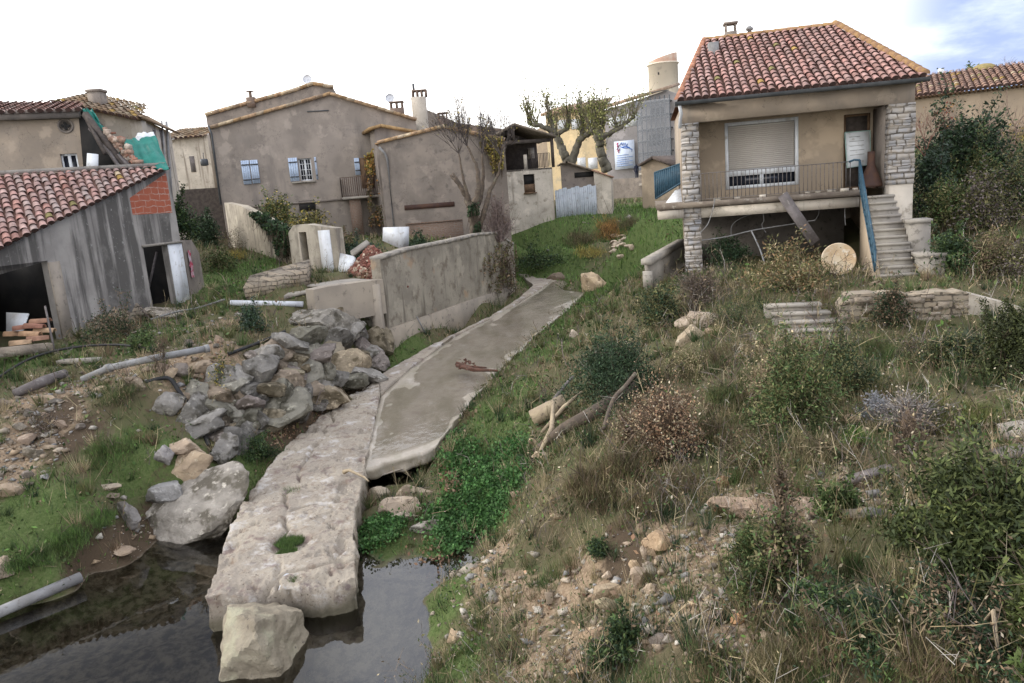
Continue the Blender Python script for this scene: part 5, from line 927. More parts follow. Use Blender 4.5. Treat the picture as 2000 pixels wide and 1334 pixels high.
# ---------------------------------------------------------------- far village
YH = Plane2(at(1072, 330, 82), at(1186, 330, 80)); yh = thing('yellow_house', 'long yellow rendered house behind the pollarded plane trees', 'house', YH.xyz(3, 5)); yp = [YH.hit(u, v) for u, v in ((1072, 222), (1186, 206))]; zz_ = yp[0][1]; mb = MB(); wall(mb, YH, [(0, zz_), (YH.L, zz_ + .2)], 4, .4); mb.build('wall', MT['yellow'], yh)
mb = MB(); mb.slab([YH.xyz(-.4, zz_, .6), YH.xyz(YH.L, zz_ + .2, .6), YH.xyz(YH.L, zz_ + 1.5, -5), YH.xyz(-.2, zz_ + 1.1, -5)], .25, (.30, .20, .14)); mb.build('roof', MT['tile'], yh)
for u, v0, v1, w in ((1101, 234, 252, .45), (1135, 308, 330, .45), (1157, 308, 330, .5), (1160, 232, 252, .45), (1128, 232, 252, .45)): a = YH.hit(u, 300)[0]; mb = MB(); px_box(mb, YH, a - w, a + w, YH.hit(u, v1)[1], YH.hit(u, v0)[1], .06, .03); mb.build('shutter', MT['white_paint'], yh)
mb = MB(); YL = Plane2(at(1036, 330, 88), at(1076, 330, 86)); z = YL.hit(1060, 243)[1]; wall(mb, YL, [(0, z - .8), (YL.L, z)], 4, 3); tag(mb.build('end_house', MT['plaster_ochre'], base=YL.xyz(1, 5)), 'low ochre house end left of the yellow house behind the trees', 'house')
GB = Plane2(at(1180, 340, 78), at(1340, 340, 74)); gb = thing('scaffolded_building', 'grey building wrapped in scaffold netting below the tower', 'building', GB.xyz(4, 5)); gbp = [GB.hit(u, v) for u, v in ((1180, 216), (1302, 176), (1342, 190))]
mb = MB(); wall(mb, GB, gbp, 4, 5); mb.build('wall', mat('grey_render', (.36, .33, .32), (.30, .28, .27), .4, spots=(.24, .22, .22), spot_scale=.7, bump=.1), gb)
mb = MB(); mb.slab([GB.xyz(gbp[0][0] - 1, gbp[0][1] + .2, .6), GB.xyz(gbp[1][0], gbp[1][1] + .25, .6), GB.xyz(gbp[1][0], gbp[1][1] + 1.2, -5), GB.xyz(gbp[0][0] - 1, gbp[0][1] + 1.2, -5)], .3, (.33, .24, .17)); mb.build('roof', MT['tile'], gb)
a0, a1 = GB.hit(1253, 260)[0], GB.hit(1316, 260)[0]; mb = MB(); m_net, nt, b = new_mat('scaffold_net'); b.inputs['Base Color'].default_value = (.30, .31, .33, 1); b.inputs['Alpha'].default_value = .5; b.inputs['Roughness'].default_value = .9
for k, (v0, v1) in enumerate(((196, 252), (252, 296), (296, 332))): mb.add([GB.xyz(a0, GB.hit(1290, v1)[1], 1.3 + .02 * k), GB.xyz(a1, GB.hit(1290, v1)[1], 1.3), GB.xyz(a1, GB.hit(1290, v0)[1], 1.3), GB.xyz(a0, GB.hit(1290, v0)[1], 1.3 + .02 * k)], [(0, 1, 2, 3)])
mb.build('netting', m_net, gb); mb = MB()
for i in range(8): a = a0 + (a1 - a0) * i / 7; mb.tube([GB.xyz(a, 4, 1.2), GB.xyz(a, GB.hit(1290, 190)[1], 1.2)], .07, 5)
for v in (200, 226, 252, 274, 296, 320): z = GB.hit(1290, v)[1]; mb.bar(GB.xyz(a0, z, .7), GB.xyz(a1, z, .7), 1.1, .12); mb.bar(GB.xyz(a0, z + .9, 1.2), GB.xyz(a1, z + .9, 1.2), .06)
mb.build('scaffold', MT['gutter'], gb)
for u, v0, v1 in ((1281, 262, 284), (1288, 210, 224)): a = GB.hit(u, 270)[0]; mb = MB(); px_box(mb, GB, a - .7, a + .7, GB.hit(u, v1)[1], GB.hit(u, v0)[1], .05, .03); mb.build('window', MT['dark'], gb)
for u, v0, v1 in ((1206, 228, 246), (1238, 222, 246)): a = GB.hit(u, 270)[0]; mb = MB(); px_box(mb, GB, a - .8, a + .8, GB.hit(u, v1)[1], GB.hit(u, v0)[1], .05, .03); mb.build('pale_window', MT['white_paint'], gb)
# banner with its red scribble, blue script and lines
BN = Plane2(GB.xyz(*GB.hit(1203, 300)[:1], 0, .4)[:2], GB.xyz(*GB.hit(1242, 300)[:1], 0, .4)[:2]); zb_, zt_ = GB.hit(1222, 330)[1], GB.hit(1222, 275)[1]; Lb = BN.L; Hb = zt_ - zb_
mb = MB(); px_box(mb, BN, 0, Lb, zb_, zt_, .06, 0); ban = mb.build('banner', mat('banner_white', (.60, .66, .76), (.55, .61, .72), 1, bump=0), base=BN.xyz(Lb / 2, zb_)); tag(ban, 'white banner with blue script and a red scribble on the grey building', 'banner')
def strokes(name, S_, r, col):
    mb = MB()
    for s in S_: mb.tube([BN.xyz(x * Lb, zb_ + y * Hb, .05) for x, y in s], r, 5)
    mb.build(name, mat(name, col, col, 1, bump=0), ban)
strokes('red_mark', [[(.12, .9), (.2, .96), (.14, .8), (.26, .86), (.12, .7), (.24, .68)], [(.16, .64), (.28, .74), (.2, .58)]], .05, (.55, .08, .16))
strokes('blue_script', [[(.3, .86), (.36, .95), (.42, .84), (.46, .94), (.5, .84), (.56, .92), (.6, .82), (.68, .88), (.64, .78)], [(.32, .8), (.5, .74), (.7, .74), (.9, .66), (.86, .6)], [(.4, .78), (.6, .8), (.8, .72)]], .045, (.06, .16, .5))
strokes('pale_lines', [[(.1, y), (.9 if i % 2 else .7, y)] for i, y in enumerate((.5, .42, .34, .27, .2, .12))], .03, (.25, .36, .60))
mb = MB(); tb = at(1302, 330, 92); r_ = 1.75; zt_ = at(1300, 127, 92)[2]; h = zt_ - 4; rr = [r_ * 1.1, r_ * 1.0, r_ * 1.0, r_ * 1.08, r_ * 1.08, r_ * .97]
tw = thing('round_tower', 'pale round tower with a slanting tiled top above the village', 'tower', np.array([tb[0], tb[1], 4.5])); c = np.array([tb[0], tb[1], 4.0]); mb = MB(); mb.lathe(c, [(rr[0], 0), (rr[1], h * .5), (rr[2], h), (rr[3], h + .02), (rr[4], h + .16), (rr[5], h + .17)], 28); mb.build('shaft', mat('tower_stone', (.74, .65, .52), (.66, .58, .47), .3, spots=(.5, .44, .36), spot_scale=.8, bump=.1), tw, smooth=False)
mb = MB(); n = 28; V = []
for k in range(n): t = 2 * pi * k / n; x = cos(t); V += [c + np.array([r_ * .96 * cos(t), r_ * .96 * sin(t), h + .16]), c + np.array([r_ * .96 * cos(t), r_ * .96 * sin(t), h + .45 + .42 * (1 + x)])]
V2 = [c + np.array([0, 0, h + .9])]; mb.add(V + V2, [(2 * k, 2 * ((k + 1) % n), 2 * ((k + 1) % n) + 1, 2 * k + 1) for k in range(n)] + [(2 * k + 1, 2 * ((k + 1) % n) + 1, 2 * n) for k in range(n)]); mb.build('slanting_top', mat('tower_top', (.40, .25, .18), (.46, .36, .28), 1.2, bump=.2), tw)
mb = MB(); mb.box(c + np.array([-.7, -r_ * .8, h - 1.1]), (.5, .3, .3)); mb.build('loophole', MT['dark'], tw)
# wall below the building, little gable, road crossing and two people
LG = Plane2(at(1250, 340, 48), at(1322, 340, 46)); lgp = [LG.hit(u, v) for u, v in ((1252, 322), (1279, 306), (1318, 322))]; lg = thing('small_gabled_hut', 'small ochre gabled hut beside the left pillar of the porch house', 'hut', LG.xyz(1, 5)); mb = MB(); wall(mb, LG, lgp, 4, 2); mb.build('wall', MT['plaster_ochre'], lg); mb = MB()
for (b0_, z0), (b1_, z1) in zip(lgp, lgp[1:]): mb.slab([LG.xyz(b0_, z0 + .04, .3), LG.xyz(b1_, z1 + .04, .3), LG.xyz(b1_, z1 + .04, -2.2), LG.xyz(b0_, z0 + .04, -2.2)], .14, (.09, .07, .06))
mb.build('roof', MT['tile'], lg)
# ---------------------------------------------------------------- retaining wall, broken walls, debris
RW = Plane2(atz(757, 694, .85), atz(1003, 568, 1.25)); rw = thing('retaining_wall', 'long stained concrete retaining wall along the stream channel', 'retaining wall', RW.xyz(5, 1))
rp = [RW.hit(u, v) for u, v in ((742, 506), (800, 488), (880, 472), (935, 459), (968, 456), (1003, 478))]
mb = MB(); wall(mb, RW, rp, .3, .35); o = mb.build('wall', mat('stained_wall', (.34, .305, .245), (.27, .24, .195), 1.1, spots=(.185, .155, .12), spot_scale=2.2, spot=(.5, .66), streak=(.14, .12, .095), streak_scale=(1.8, 1.8, .22), streak_r=(.54, .7), bump=.7, bscale=16, extra=(.35, .26, .18), extra_scale=.9, extra_r=(.6, .68)), rw)
mb = MB()
for (a0, z0), (a1, z1) in zip(rp, rp[1:]):
    n = max(1, int((a1 - a0) / .5))
    for k in range(n): f0, f1 = k / n, (k + 1) / n; p = RW.xyz(a0 + (a1 - a0) * f0, z0 + (z1 - z0) * f0 + .03, -.17); q = RW.xyz(a0 + (a1 - a0) * f1, z0 + (z1 - z0) * f1 + .03, -.17); mb.bar(p, q, .40 + random.uniform(-.02, .03), .10 + random.uniform(-.01, .02))
mb.build('coping', MT['block'], rw)
mb = MB(); c0 = RW.hit(762, 640); c1 = RW.hit(1000, 548); mb.hexa([RW.xyz(.15, .2, .09), RW.xyz(RW.L, .6, .09), RW.xyz(RW.L, .6, 0), RW.xyz(.15, .2, 0)], [RW.xyz(.15, c0[1] - .05, .07), RW.xyz(RW.L, c1[1] - .25, .07), RW.xyz(RW.L, c1[1] - .2, 0), RW.xyz(.15, c0[1], 0)]); mb.build('footing', MT['concrete'], rw)
mb = MB(); px_box(mb, RW, -.28, .0, .3, rp[0][1] - .75, .3, -.12); mb.build('end_pier', MT['concrete'], rw)
mb = MB(); mb.tube([RW.xyz(2.5, .95, .16), RW.xyz(2.0, 1.75, .1)], .022, 5); tag(mb.build('thin_rod', MT['pipe_grey'], base=RW.xyz(2.5, .95, .16)), 'thin pale rod leaning against the foot of the retaining wall', 'rod')
BW = Plane2(at(612, 620, 21.6), at(748, 620, 23.2)); bp = [BW.hit(u, v) for u, v in ((612, 566), (640, 560), (690, 553), (748, 545))]; mb = MB(); wall(mb, BW, bp, 2.2, .5); tag(mb.build('broken_wall', MT['concrete'], base=BW.xyz(1, 2.5)), 'broken concrete wall stub capping the tumbled boulders', 'wall')
mb = MB(); wall(mb, BW, [(.6, bp[1][1] + .0), (BW.L, bp[3][1])], bp[0][1] - .02, 1.4, off=-.5); tag(mb.build('paved_top', MT['block'], base=BW.xyz(1.2, 3)), 'level concrete top behind the broken wall stub', 'slab')
GW = Plane2(at(438, 452, 38.4), at(572, 515, 29.5)); gwp = [GW.hit(u, v) for u, v in ((438, 396), (470, 402), (500, 418), (536, 436), (560, 452), (572, 470))]
mb = MB(); wall(mb, GW, gwp, 3.0, .35); tag(mb.build('garden_wall', MT['garden_wall'], base=GW.xyz(4, 3.6)), 'cream streaked garden wall sloping down from the shuttered house', 'garden wall')
PW = Plane2(at(566, 548, 27.6), at(655, 548, 27.0)); pp = [PW.hit(u, v) for u, v in ((563, 455), (572, 440), (600, 438), (632, 443), (655, 446))]; s0_, s1_ = PW.hit(587, 480)[0], PW.hit(601, 480)[0]
pier = thing('broken_pier', 'ragged cream wall pier with a dark upright slit and a white plastered edge', 'wall', PW.xyz(.8, 3.4)); mb = MB(); wall(mb, PW, pp, 2.8, .5, [(s0_, s1_, PW.hit(594, 528)[1], PW.hit(594, 453)[1])]); mb.build('wall', MT['garden_wall'], pier)
mb = MB(); px_box(mb, PW, PW.hit(628, 500)[0], PW.hit(650, 500)[0], 2.9, PW.hit(640, 449)[1], .06, .02); px_box(mb, PW, PW.hit(652, 500)[0], PW.hit(660, 500)[0], 2.9, PW.hit(655, 470)[1], .05, -.1); mb.build('white_edge', MT['white_paint'], pier)
mb = MB(); px_box(mb, PW, s0_ - .02, s1_ + .02, 3, PW.hit(594, 450)[1], .05, -.45); mb.build('slit_shadow_board', MT['wood_dark'], pier)
mb = MB(); p = at(765, 482, 27); mb.slab([at(747, 470, 27.2), at(782, 486, 26.8), at(783, 443, 26.8), at(748, 444, 27.2)], .5); tag(mb.build('white_block', MT['white_paint'], base=p), 'white plastered wall block standing above the red rubble heap', 'wall block')
mb = MB(); mb.slab([at(660, 530, 26.6), at(692, 528, 26), at(690, 500, 26.6), at(664, 494, 27)], .12); tag(mb.build('plaster_piece', MT['white_paint'], base=at(675, 530, 26.3)), 'broken white plaster piece left of the red rubble heap', 'plaster piece')
mb = MB(); mb.slab([at(688, 500, 26.8), at(722, 474, 27.4), at(716, 468, 27.5), at(684, 490, 27)], .14); tag(mb.build('concrete_lintel', MT['block'], base=at(690, 500, 26.8)), 'pale concrete lintel lying across the top of the red rubble heap', 'lintel')
hc = at(720, 548, 25.4); mb = MB(); V = []; n = 26              # mound
for i in range(n + 1):
    for j in range(n + 1):
        x = (i / n - .5) * 2; y = (j / n - .5) * 2; h = max(0, 1 - (x * x + y * y) ** .6) * 1.35; V.append(hc + np.array([x * 1.15 + .1 * h, y * 1.3 + .5, -.25 + h + .08 * noise.noise(Vector((x * 4, y * 4, 1)))]))
mb.add(V, [(i * (n + 1) + j, (i + 1) * (n + 1) + j, (i + 1) * (n + 1) + j + 1, i * (n + 1) + j + 1) for i in range(n) for j in range(n)], (.16, .075, .055))
for i in range(900):
    x = random.gauss(0, .42); y = random.gauss(-.1, .4); h = max(0, 1 - (x * x + y * y) ** .6) * 1.35; p = hc + np.array([x * 1.15 + .1 * h, y * 1.3 + .5, -.22 + h]); mb.box(p, np.array([.10, .07, .05]) * random.uniform(.5, 1.7), Matrix.Rotation(random.uniform(0, 3), 3, Vector((random.random(), random.random(), random.random() + .1))), np.array(random.choice([(.20, .08, .06), (.24, .10, .075), (.15, .07, .055), (.17, .075, .055), (.42, .34, .26), (.26, .15, .11)])))
tag(mb.build('rubble_heap', MT['stone_col'], base=hc), 'heap of dark red crushed brick rubble beside the retaining wall', 'rubble heap')
def on(u, v, h=.03): p = gpx(u, v); p[2] += h; return p
a, b = on(478, 590, .42), on(602, 560, .50); f = np.array([-.25, 1.5, .25]); mb = MB(); mb.slab([a, b, b + f, a + f], .44); tag(mb.build('fallen_slab', MT['rubble_wall'], base=a), 'thick fallen masonry slab lying in front of the broken pier', 'fallen wall')
a, b = on(556, 592, .22), on(622, 580, .25); f = np.array([0, .7, .05]); mb = MB(); mb.slab([a, b, b + f, a + f], .09); tag(mb.build('flat_slab', MT['block'], base=a), 'thin flat concrete slab jutting out over the white pipe', 'slab')
mb = MB(); mb.tube([on(452, 602, .16), on(594, 607, .2)], .085, 12); tag(mb.build('white_pipe', MT['pipe_white'], base=on(452, 602), smooth=True), 'straight white plastic pipe lying level on the rubble bank', 'pipe')
mb = MB(); a, b, c, d = on(162, 752, .12), on(216, 736, .2), on(300, 724, .26), on(412, 706, .3); mb.tube([a, b, c, d], .075, 12); mb.tube([b + (c - b) * -.06, b + (c - b) * .06], .095, 12); mb.tube([d + (c - d) * .08, d], .092, 12); tag(mb.build('drain_pipe', MT['pipe_grey'], base=a, smooth=True), 'long grey plastic drain pipe with collars crossing the left bank', 'pipe')
mb = MB(); a, b = atz(-40, 1212, .12), atz(158, 1127, .16); mb.tube([a, b], .085, 12); tag(mb.build('pool_pipe', MT['pipe_grey'], base=b, smooth=True), 'grey pipe lying along the edge of the dark pool', 'pipe')
wire('black_hose', [on(-20, 758, .1), on(60, 722, .25), on(140, 703, .3), on(230, 693, .25), on(300, 690, .1)], .03, MT['rubber'], 'thin black hose arching over the left bank above the grey pipe', 'hose', 8)
wire('black_hose', [on(285, 752, .05), on(330, 752, .15), on(352, 778, .15), on(380, 818, .1), on(402, 858, .05), on(408, 875, .05)], .045, MT['rubber'], 'thick black hose curving down over the grey rocks', 'hose', 8)
wire('black_hose', [on(448, 700, .1), on(490, 688, .15), on(530, 672, .15), on(558, 655, .1)], .04, MT['rubber'], 'black cable end lying beside the top of the tumbled boulders', 'hose', 8)
wire('long_cable', [on(295, 632, .12), on(345, 622, .2), on(390, 610, .15), on(440, 598, .2)], .035, MT['pipe_grey'], 'grey cable running along the edge below the shed doorway', 'cable', 6)

# ---------------------------------------------------------------- rocks
def ico(sub):
    t = (1 + 5 ** .5) / 2; V = [(-1, t, 0), (1, t, 0), (-1, -t, 0), (1, -t, 0), (0, -1, t), (0, 1, t), (0, -1, -t), (0, 1, -t), (t, 0, -1), (t, 0, 1), (-t, 0, -1), (-t, 0, 1)]; V = [np.array(v) / np.linalg.norm(v) for v in V]
    F = [(0, 11, 5), (0, 5, 1), (0, 1, 7), (0, 7, 10), (0, 10, 11), (1, 5, 9), (5, 11, 4), (11, 10, 2), (10, 7, 6), (7, 1, 8), (3, 9, 4), (3, 4, 2), (3, 2, 6), (3, 6, 8), (3, 8, 9), (4, 9, 5), (2, 4, 11), (6, 2, 10), (8, 6, 7), (9, 8, 1)]
    for _ in range(sub):
        mid = {}; G = []
        def m(a, b):
            k = (min(a, b), max(a, b))
            if k not in mid: p = V[a] + V[b]; V.append(p / np.linalg.norm(p)); mid[k] = len(V) - 1
            return mid[k]
        for a, b, c in F: x, y, z = m(a, b), m(b, c), m(c, a); G += [(a, x, z), (b, y, x), (c, z, y), (x, y, z)]
        F = G
    return np.array(V), F
ICO = {k: ico(k) for k in (1, 2, 3, 4)}
def rock_shape(seed, sub=3, planes=9, lo=.5, rough=.13, soft=.0):
    r = np.random.default_rng(seed); D, F = ICO[sub]; N = r.normal(size=(planes, 3)); N /= np.linalg.norm(N, axis=1)[:, None]; H = r.uniform(lo, 1.0, planes)
    dd = D @ N.T; R = np.min(np.where(dd > .15, H / np.maximum(dd, .15), 9), axis=1); R = np.minimum(R, 1.35); R = R * (1 - soft) + soft
    P = D * R[:, None]
    k = np.array([noise.fractal(Vector(p * 1.7) + Vector((seed * 3.1, 0, 0)), .9, 2.1, 5) for p in P]); k2 = np.array([noise.noise(Vector(p * 5) + Vector((seed, 2, 0))) for p in P])
    return P * (1 + rough * k + rough * .5 * k2)[:, None], F
ROCKS = {}
def rock(name, m, p, size, rot, seed, label, cat='rock', group=None, sub=3, tint=(1, 1, 1), soft=0., rough=.10):
    key = (seed, sub, m, tint, soft)
    if key not in ROCKS:
        V, F = rock_shape(seed, sub, soft=soft, rough=rough); mb = MB(); mb.add(V, F, tint); ROCKS[key] = mb.mesh(name, MT[m], (0, 0, 0), True); ROCKS[key].set_sharp_from_angle(angle=radians(24 if sub > 3 else 30))
    o = bpy.data.objects.new(name, ROCKS[key]); S.collection.objects.link(o); o.location = p; o.scale = np.asarray(size) / 2; o.rotation_euler = rot
    return tag(o, label, cat, group)
def rock_px(name, m, u, v, wpx, hpx, seed, label, cat='rock', group=None, sub=3, tint=(1, 1, 1), deep=.8, tilt=0., soft=0., h=.25):
    p = gpx(u, v + hpx * .3); k = p[1] / FPX * 1.02; w = wpx * k; z = hpx * k; p[2] += z * h; return rock(name, m, p, (w * 1.1, w * deep, z * 1.15), (random.uniform(-.15, .15), tilt, random.uniform(-.3, .3)), seed, label, cat, group, sub, tint, soft)
rock_px('boulder', 'rock_grey', 392, 978, 182, 108, 9, 'big pale grey boulder at the edge of the dark pool', 'boulder', sub=4, tint=(1.6, 1.55, 1.48), tilt=-.25, soft=.1)
rock_px('boulder', 'rock_grey', 318, 958, 84, 46, 8, 'blue grey slab of rock left of the big pale boulder', 'boulder', sub=3, tint=(1.35, 1.4, 1.5), tilt=-.35)
rock_px('rock', 'rock_grey', 250, 1002, 46, 46, 12, 'squarish grey stone in the grass above the dark pool', sub=3, tint=(1.4, 1.4, 1.45))
rock_px('rock', 'rock_warm', 372, 912, 84, 52, 21, 'orange and grey rock just above the big pale boulder', tint=(1.25, 1.15, 1.0))
rock_px('rock', 'rock_warm', 362, 876, 62, 42, 22, 'pinkish tan rock below the curved black hose', tint=(1.3, 1.2, 1.1))
rock_px('rock', 'rock_grey', 322, 890, 40, 34, 23, 'small blue grey rock left of the pinkish tan rock', tint=(1.3, 1.3, 1.4))
rock_px('rock', 'rock_grey', 331, 788, 52, 44, 24, 'rounded grey rock beside the top of the curved hose', soft=.4, tint=(1.15, 1.15, 1.15))
rock_px('rock', 'rock_grey', 442, 878, 60, 62, 25, 'tall pointed grey rock behind the big pale boulder', tint=(1.25, 1.25, 1.25))
rock_px('rock', 'rock_warm', 12, 958, 50, 34, 31, 'pinkish slab at the left edge of the bank', tint=(1.2, 1.1, 1.0))
rock_px('rock', 'rock_warm', 12, 1112, 48, 42, 32, 'tan stone in the grass above the pool pipe', tint=(1.1, 1.05, 1.))
rock_px('rock', 'rock_warm', 210, 952, 36, 14, 33, 'flat pale stone on the grassy left bank', tint=(1.3, 1.3, 1.25)); rock_px('rock', 'rock_warm', 214, 966, 32, 12, 34, 'second flat pale stone just under its twin on the left bank', tint=(1.3, 1.3, 1.25))
rock_px('rock', 'rock_grey', 195, 1048, 15, 12, 35, 'small white pebble at the water edge', tint=(2.4, 2.4, 2.3)); rock_px('rock', 'rock_warm', 240, 1076, 36, 14, 36, 'long tan brick piece at the water edge', tint=(1.2, 1.1, 1))
p = atz(500, 1262, .16); rock('boulder', 'rock_lichen', p, (1.18, 1.35, 1.15), (.1, .30, .6), 52, 'big lichen spotted boulder lying against the broken slab end', 'boulder', sub=4, tint=(.86, .85, .84), soft=.12, rough=.12)
rock_px('rock', 'rock_warm', 735, 968, 42, 26, 51, 'wedge shaped pale stone under the channel lip', tint=(1.3, 1.3, 1.25)); rock_px('rock', 'rock_warm', 768, 990, 78, 36, 52, 'large flat tan stone below the channel lip', tint=(1.2, 1.15, 1.1)); rock_px('rock', 'rock_warm', 812, 962, 52, 28, 53, 'long pale stone at the right under the channel lip', tint=(1.3, 1.25, 1.15))
rock_px('rock', 'rock_grey', 832, 1024, 56, 26, 54, 'flat whitish stone among the green herbs', tint=(1.8, 1.75, 1.7)); rock_px('rock', 'rock_warm', 705, 985, 24, 40, 55, 'upright stone wedged against the slab side', tint=(1.1, 1.05, 1)); rock_px('rock', 'rock_warm', 792, 1008, 40, 22, 56, 'small grey tan stone next to the flat whitish stone', tint=(1.2, 1.2, 1.2))
rock_px('rock', 'rock_warm', 575, 1142, 40, 34, 57, 'dark stone jammed into the hollow slab end', tint=(.5, .5, .48))
for i, (u, v, w, h, t, lab) in enumerate(((1287, 1050, 52, 46, (1.35, 1.15, .92), 'ochre flat stone tilted on the bare slope'), (1258, 1075, 18, 26, (1.5, 1.4, 1.3), 'small pale stone under the ochre flat stone'), (1250, 1125, 34, 40, (1.35, 1.25, 1.15), 'squarish pale stone at the top of the stone spill'), (1195, 1150, 52, 24, (1.35, 1.25, 1.05), 'flat tan stone at the left of the stone spill'), (1188, 1178, 46, 24, (1.1, 1.1, .9), 'greenish flat stone under the flat tan stone'), (1220, 1152, 28, 24, (1.45, 1.3, 1.1), 'rounded pale stone in the middle of the stone spill'), (1165, 1240, 48, 26, (1.2, 1.0, .8), 'long ochre stone lower left of the spill'), (1205, 1238, 30, 22, (1.5, 1.4, 1.2), 'whitish stone beside the long ochre stone'), (1240, 1262, 50, 26, (1.3, 1.2, 1.1), 'broad pale stone at the lower spill'), (1290, 1245, 34, 30, (1.0, 1.0, 1.05), 'grey green stone right of the broad pale stone'), (1440, 1204, 24, 24, (1.5, 1.05, .7), 'small bright orange stone among dry weeds'), (1412, 940, 24, 22, (1.4, 1.0, .7), 'small rounded orange stone on the upper slope'), (1355, 1210, 24, 18, (1.2, 1.25, 1.3), 'grey stone chip near the bright orange stone'), (1470, 1275, 30, 30, (1.1, 1.1, 1.1), 'grey stone half hidden in weeds at the bottom'), (1150, 1310, 60, 30, (1.2, 1.0, .75), 'tan outcrop stone at the bottom edge'), (1430, 982, 92, 46, (1.2, 1.05, .95), 'large pinkish block half buried in the slope'), (1490, 990, 60, 34, (1.25, 1.1, 1.0), 'pinkish block right of the large buried one'), (1572, 990, 62, 32, (1.15, 1.0, .9), 'flat pinkish block under bare twigs'), (1662, 816, 32, 20, (1.5, 1.3, 1.1), 'pale squared stone in the grass of the upper slope'), (1345, 655, 46, 38, (1.3, 1.25, 1.1), 'pale broken stone at the tip of the ruined terrace'), (1362, 630, 60, 40, (1.25, 1.2, 1.15), 'big pale stone topping the ruined terrace corner'), (1386, 648, 22, 16, (1.6, 1.4, 1.2), 'small tan stone right of the terrace corner'), (1120, 655, 22, 16, (1.5, 1.5, 1.5), 'white stone on the green channel bank'), (1645, 915, 18, 14, (1.4, 1.3, 1.2), 'small pale stone left of the lying plank'), (1690, 840, 12, 10, (1.4, 1.3, 1.2), 'tiny pale stone by the whitish thicket'), (1480, 1100, 26, 16, (1.4, 1.3, 1.2), 'flat pale stone under the feathery grass'), (1040, 870, 34, 20, (1.4, 1.25, 1.05), 'pale stone beside the fallen trunk foot'), (1060, 888, 40, 22, (1.5, 1.4, 1.2), 'bleached flat stone at the end of the fallen trunk'), (1085, 1008, 20, 12, (1.4, 1.3, 1.1), 'small pale stone on the slope edge above the herbs'), (1010, 965, 26, 18, (1.2, 1.1, 1.0), 'tan stone at the slope edge above the herbs'))):
    rock_px('rock', 'rock_warm', u, v, w, h, 60 + i, lab, tint=t, sub=3 if w > 40 else 2)
rock_px('rock', 'rock_warm', 1156, 549, 44, 42, 95, 'large yellowish block at the head of the channel', 'boulder', tint=(1.6, 1.45, 1.2)); rock_px('rock', 'rock_warm', 1088, 540, 30, 18, 96, 'brown stone in the channel left of the yellowish block', tint=(.6, .55, .5))
# tumbled boulders of the collapsed bank wall
PA = np.array([[(418, 905), (500, 848), (560, 815), (640, 782), (742, 735)], [(395, 862), (470, 815), (550, 770), (640, 735), (740, 695)], [(372, 818), (440, 775), (540, 725), (640, 680), (738, 655)], [(345, 775), (430, 740), (530, 690), (625, 640), (732, 612)]], float)
nr, nc = 6, 11; q = 0
for i in range(nr):
    for j in range(nc):
        s = (j + random.uniform(.1, .9) * .9 + (.5 if i % 2 else 0)) / (nc + .3) * 4; t = (i + random.uniform(.2, .8)) / nr * 3; s = min(s, 3.99); t = min(t, 2.99); a, b = int(t), int(s); f, g_ = t - a, s - b
        p = (PA[a, b] * (1 - g_) + PA[a, b + 1] * g_) * (1 - f) + (PA[a + 1, b] * (1 - g_) + PA[a + 1, b + 1] * g_) * f
        p = gpx(*p); far = s > 1.6; sz = random.uniform(.62, .95) if far else random.uniform(.45, .8)
        k = random.uniform(.7, 1.45); tint = (k, k * .98, k * .95) if random.random() < .62 else (k * 1.18, k * 1.04, k * .84)
        rock('boulder', 'rock_grey', p + np.array([.02, -.02, .04]), (sz * random.uniform(1.15, 1.5), sz * random.uniform(.9, 1.2), sz * random.uniform(.75, 1.0)), (random.uniform(-.25, .25), random.uniform(-.35, .2), random.uniform(0, 6.2)), 100 + (q % 14), 'grey angular boulder in the tumbled rock bank left of the slab', 'boulder', 'boulders of the tumbled bank wall', 3, tuple(round(x, 1) for x in tint)); q += 1
rock_px('boulder', 'rock_grey', 640, 628, 110, 60, 140, 'pale grey boulder topping the tumbled rock bank', 'boulder', tint=(1.3, 1.27, 1.2), sub=3)
rock_px('rock', 'rock_grey', 322, 612, 62, 26, 141, 'pale flat slab of stone in front of the small shed doorway', tint=(1.5, 1.42, 1.3))
# mixed stones strewn over the left bank
for i in range(46):
    u, v = random.choice([(60, 830), (90, 880), (180, 760), (260, 740), (350, 720), (440, 720), (40, 790), (380, 780), (460, 770), (280, 660), (330, 660), (560, 700), (150, 830), (420, 690), (500, 715)]); u += random.gauss(0, 34); v += random.gauss(0, 18); w = random.uniform(12, 40)
    rock_px('rock', random.choice(['rock_warm', 'rock_warm', 'rock_grey']), max(u, -20), v, w, w * random.uniform(.5, .8), 150 + i % 9, 'rough stone strewn over the rubble of the left bank', 'rock', 'stones strewn over the left bank', 2, random.choice([(1.1, 1., .95), (1.3, 1.2, 1.05), (.9, .85, .8)]))
for i in range(60):
    u, v = random.choice([(1240, 1150), (1300, 1180), (1390, 1200), (1270, 1090), (1330, 1240), (1250, 1220), (1420, 1260), (1390, 1120), (1340, 1150)]); u += random.gauss(0, 34); v += random.gauss(0, 30); w = random.uniform(9, 24)
    rock_px('rock', 'rock_warm', u, v, w, w * random.uniform(.5, .9), 160 + i % 9, 'pale angular stone of the stone spill on the bare slope', 'rock', 'stones of the spill on the bare slope', 2, random.choice([(1.3, 1.2, 1.1), (1.1, 1.05, 1.05), (1.45, 1.25, 1.0), (1., .98, .98)]))
for i in range(14):
    rock_px('rock', 'rock_warm', random.gauss(1208, 14), random.gauss(484, 14), random.uniform(10, 18), random.uniform(6, 11), 180 + i % 5, 'pale stone in the dry stream course below the lawn', 'rock', 'pale stones of the upper stream course', 2, (1.6, 1.55, 1.45))
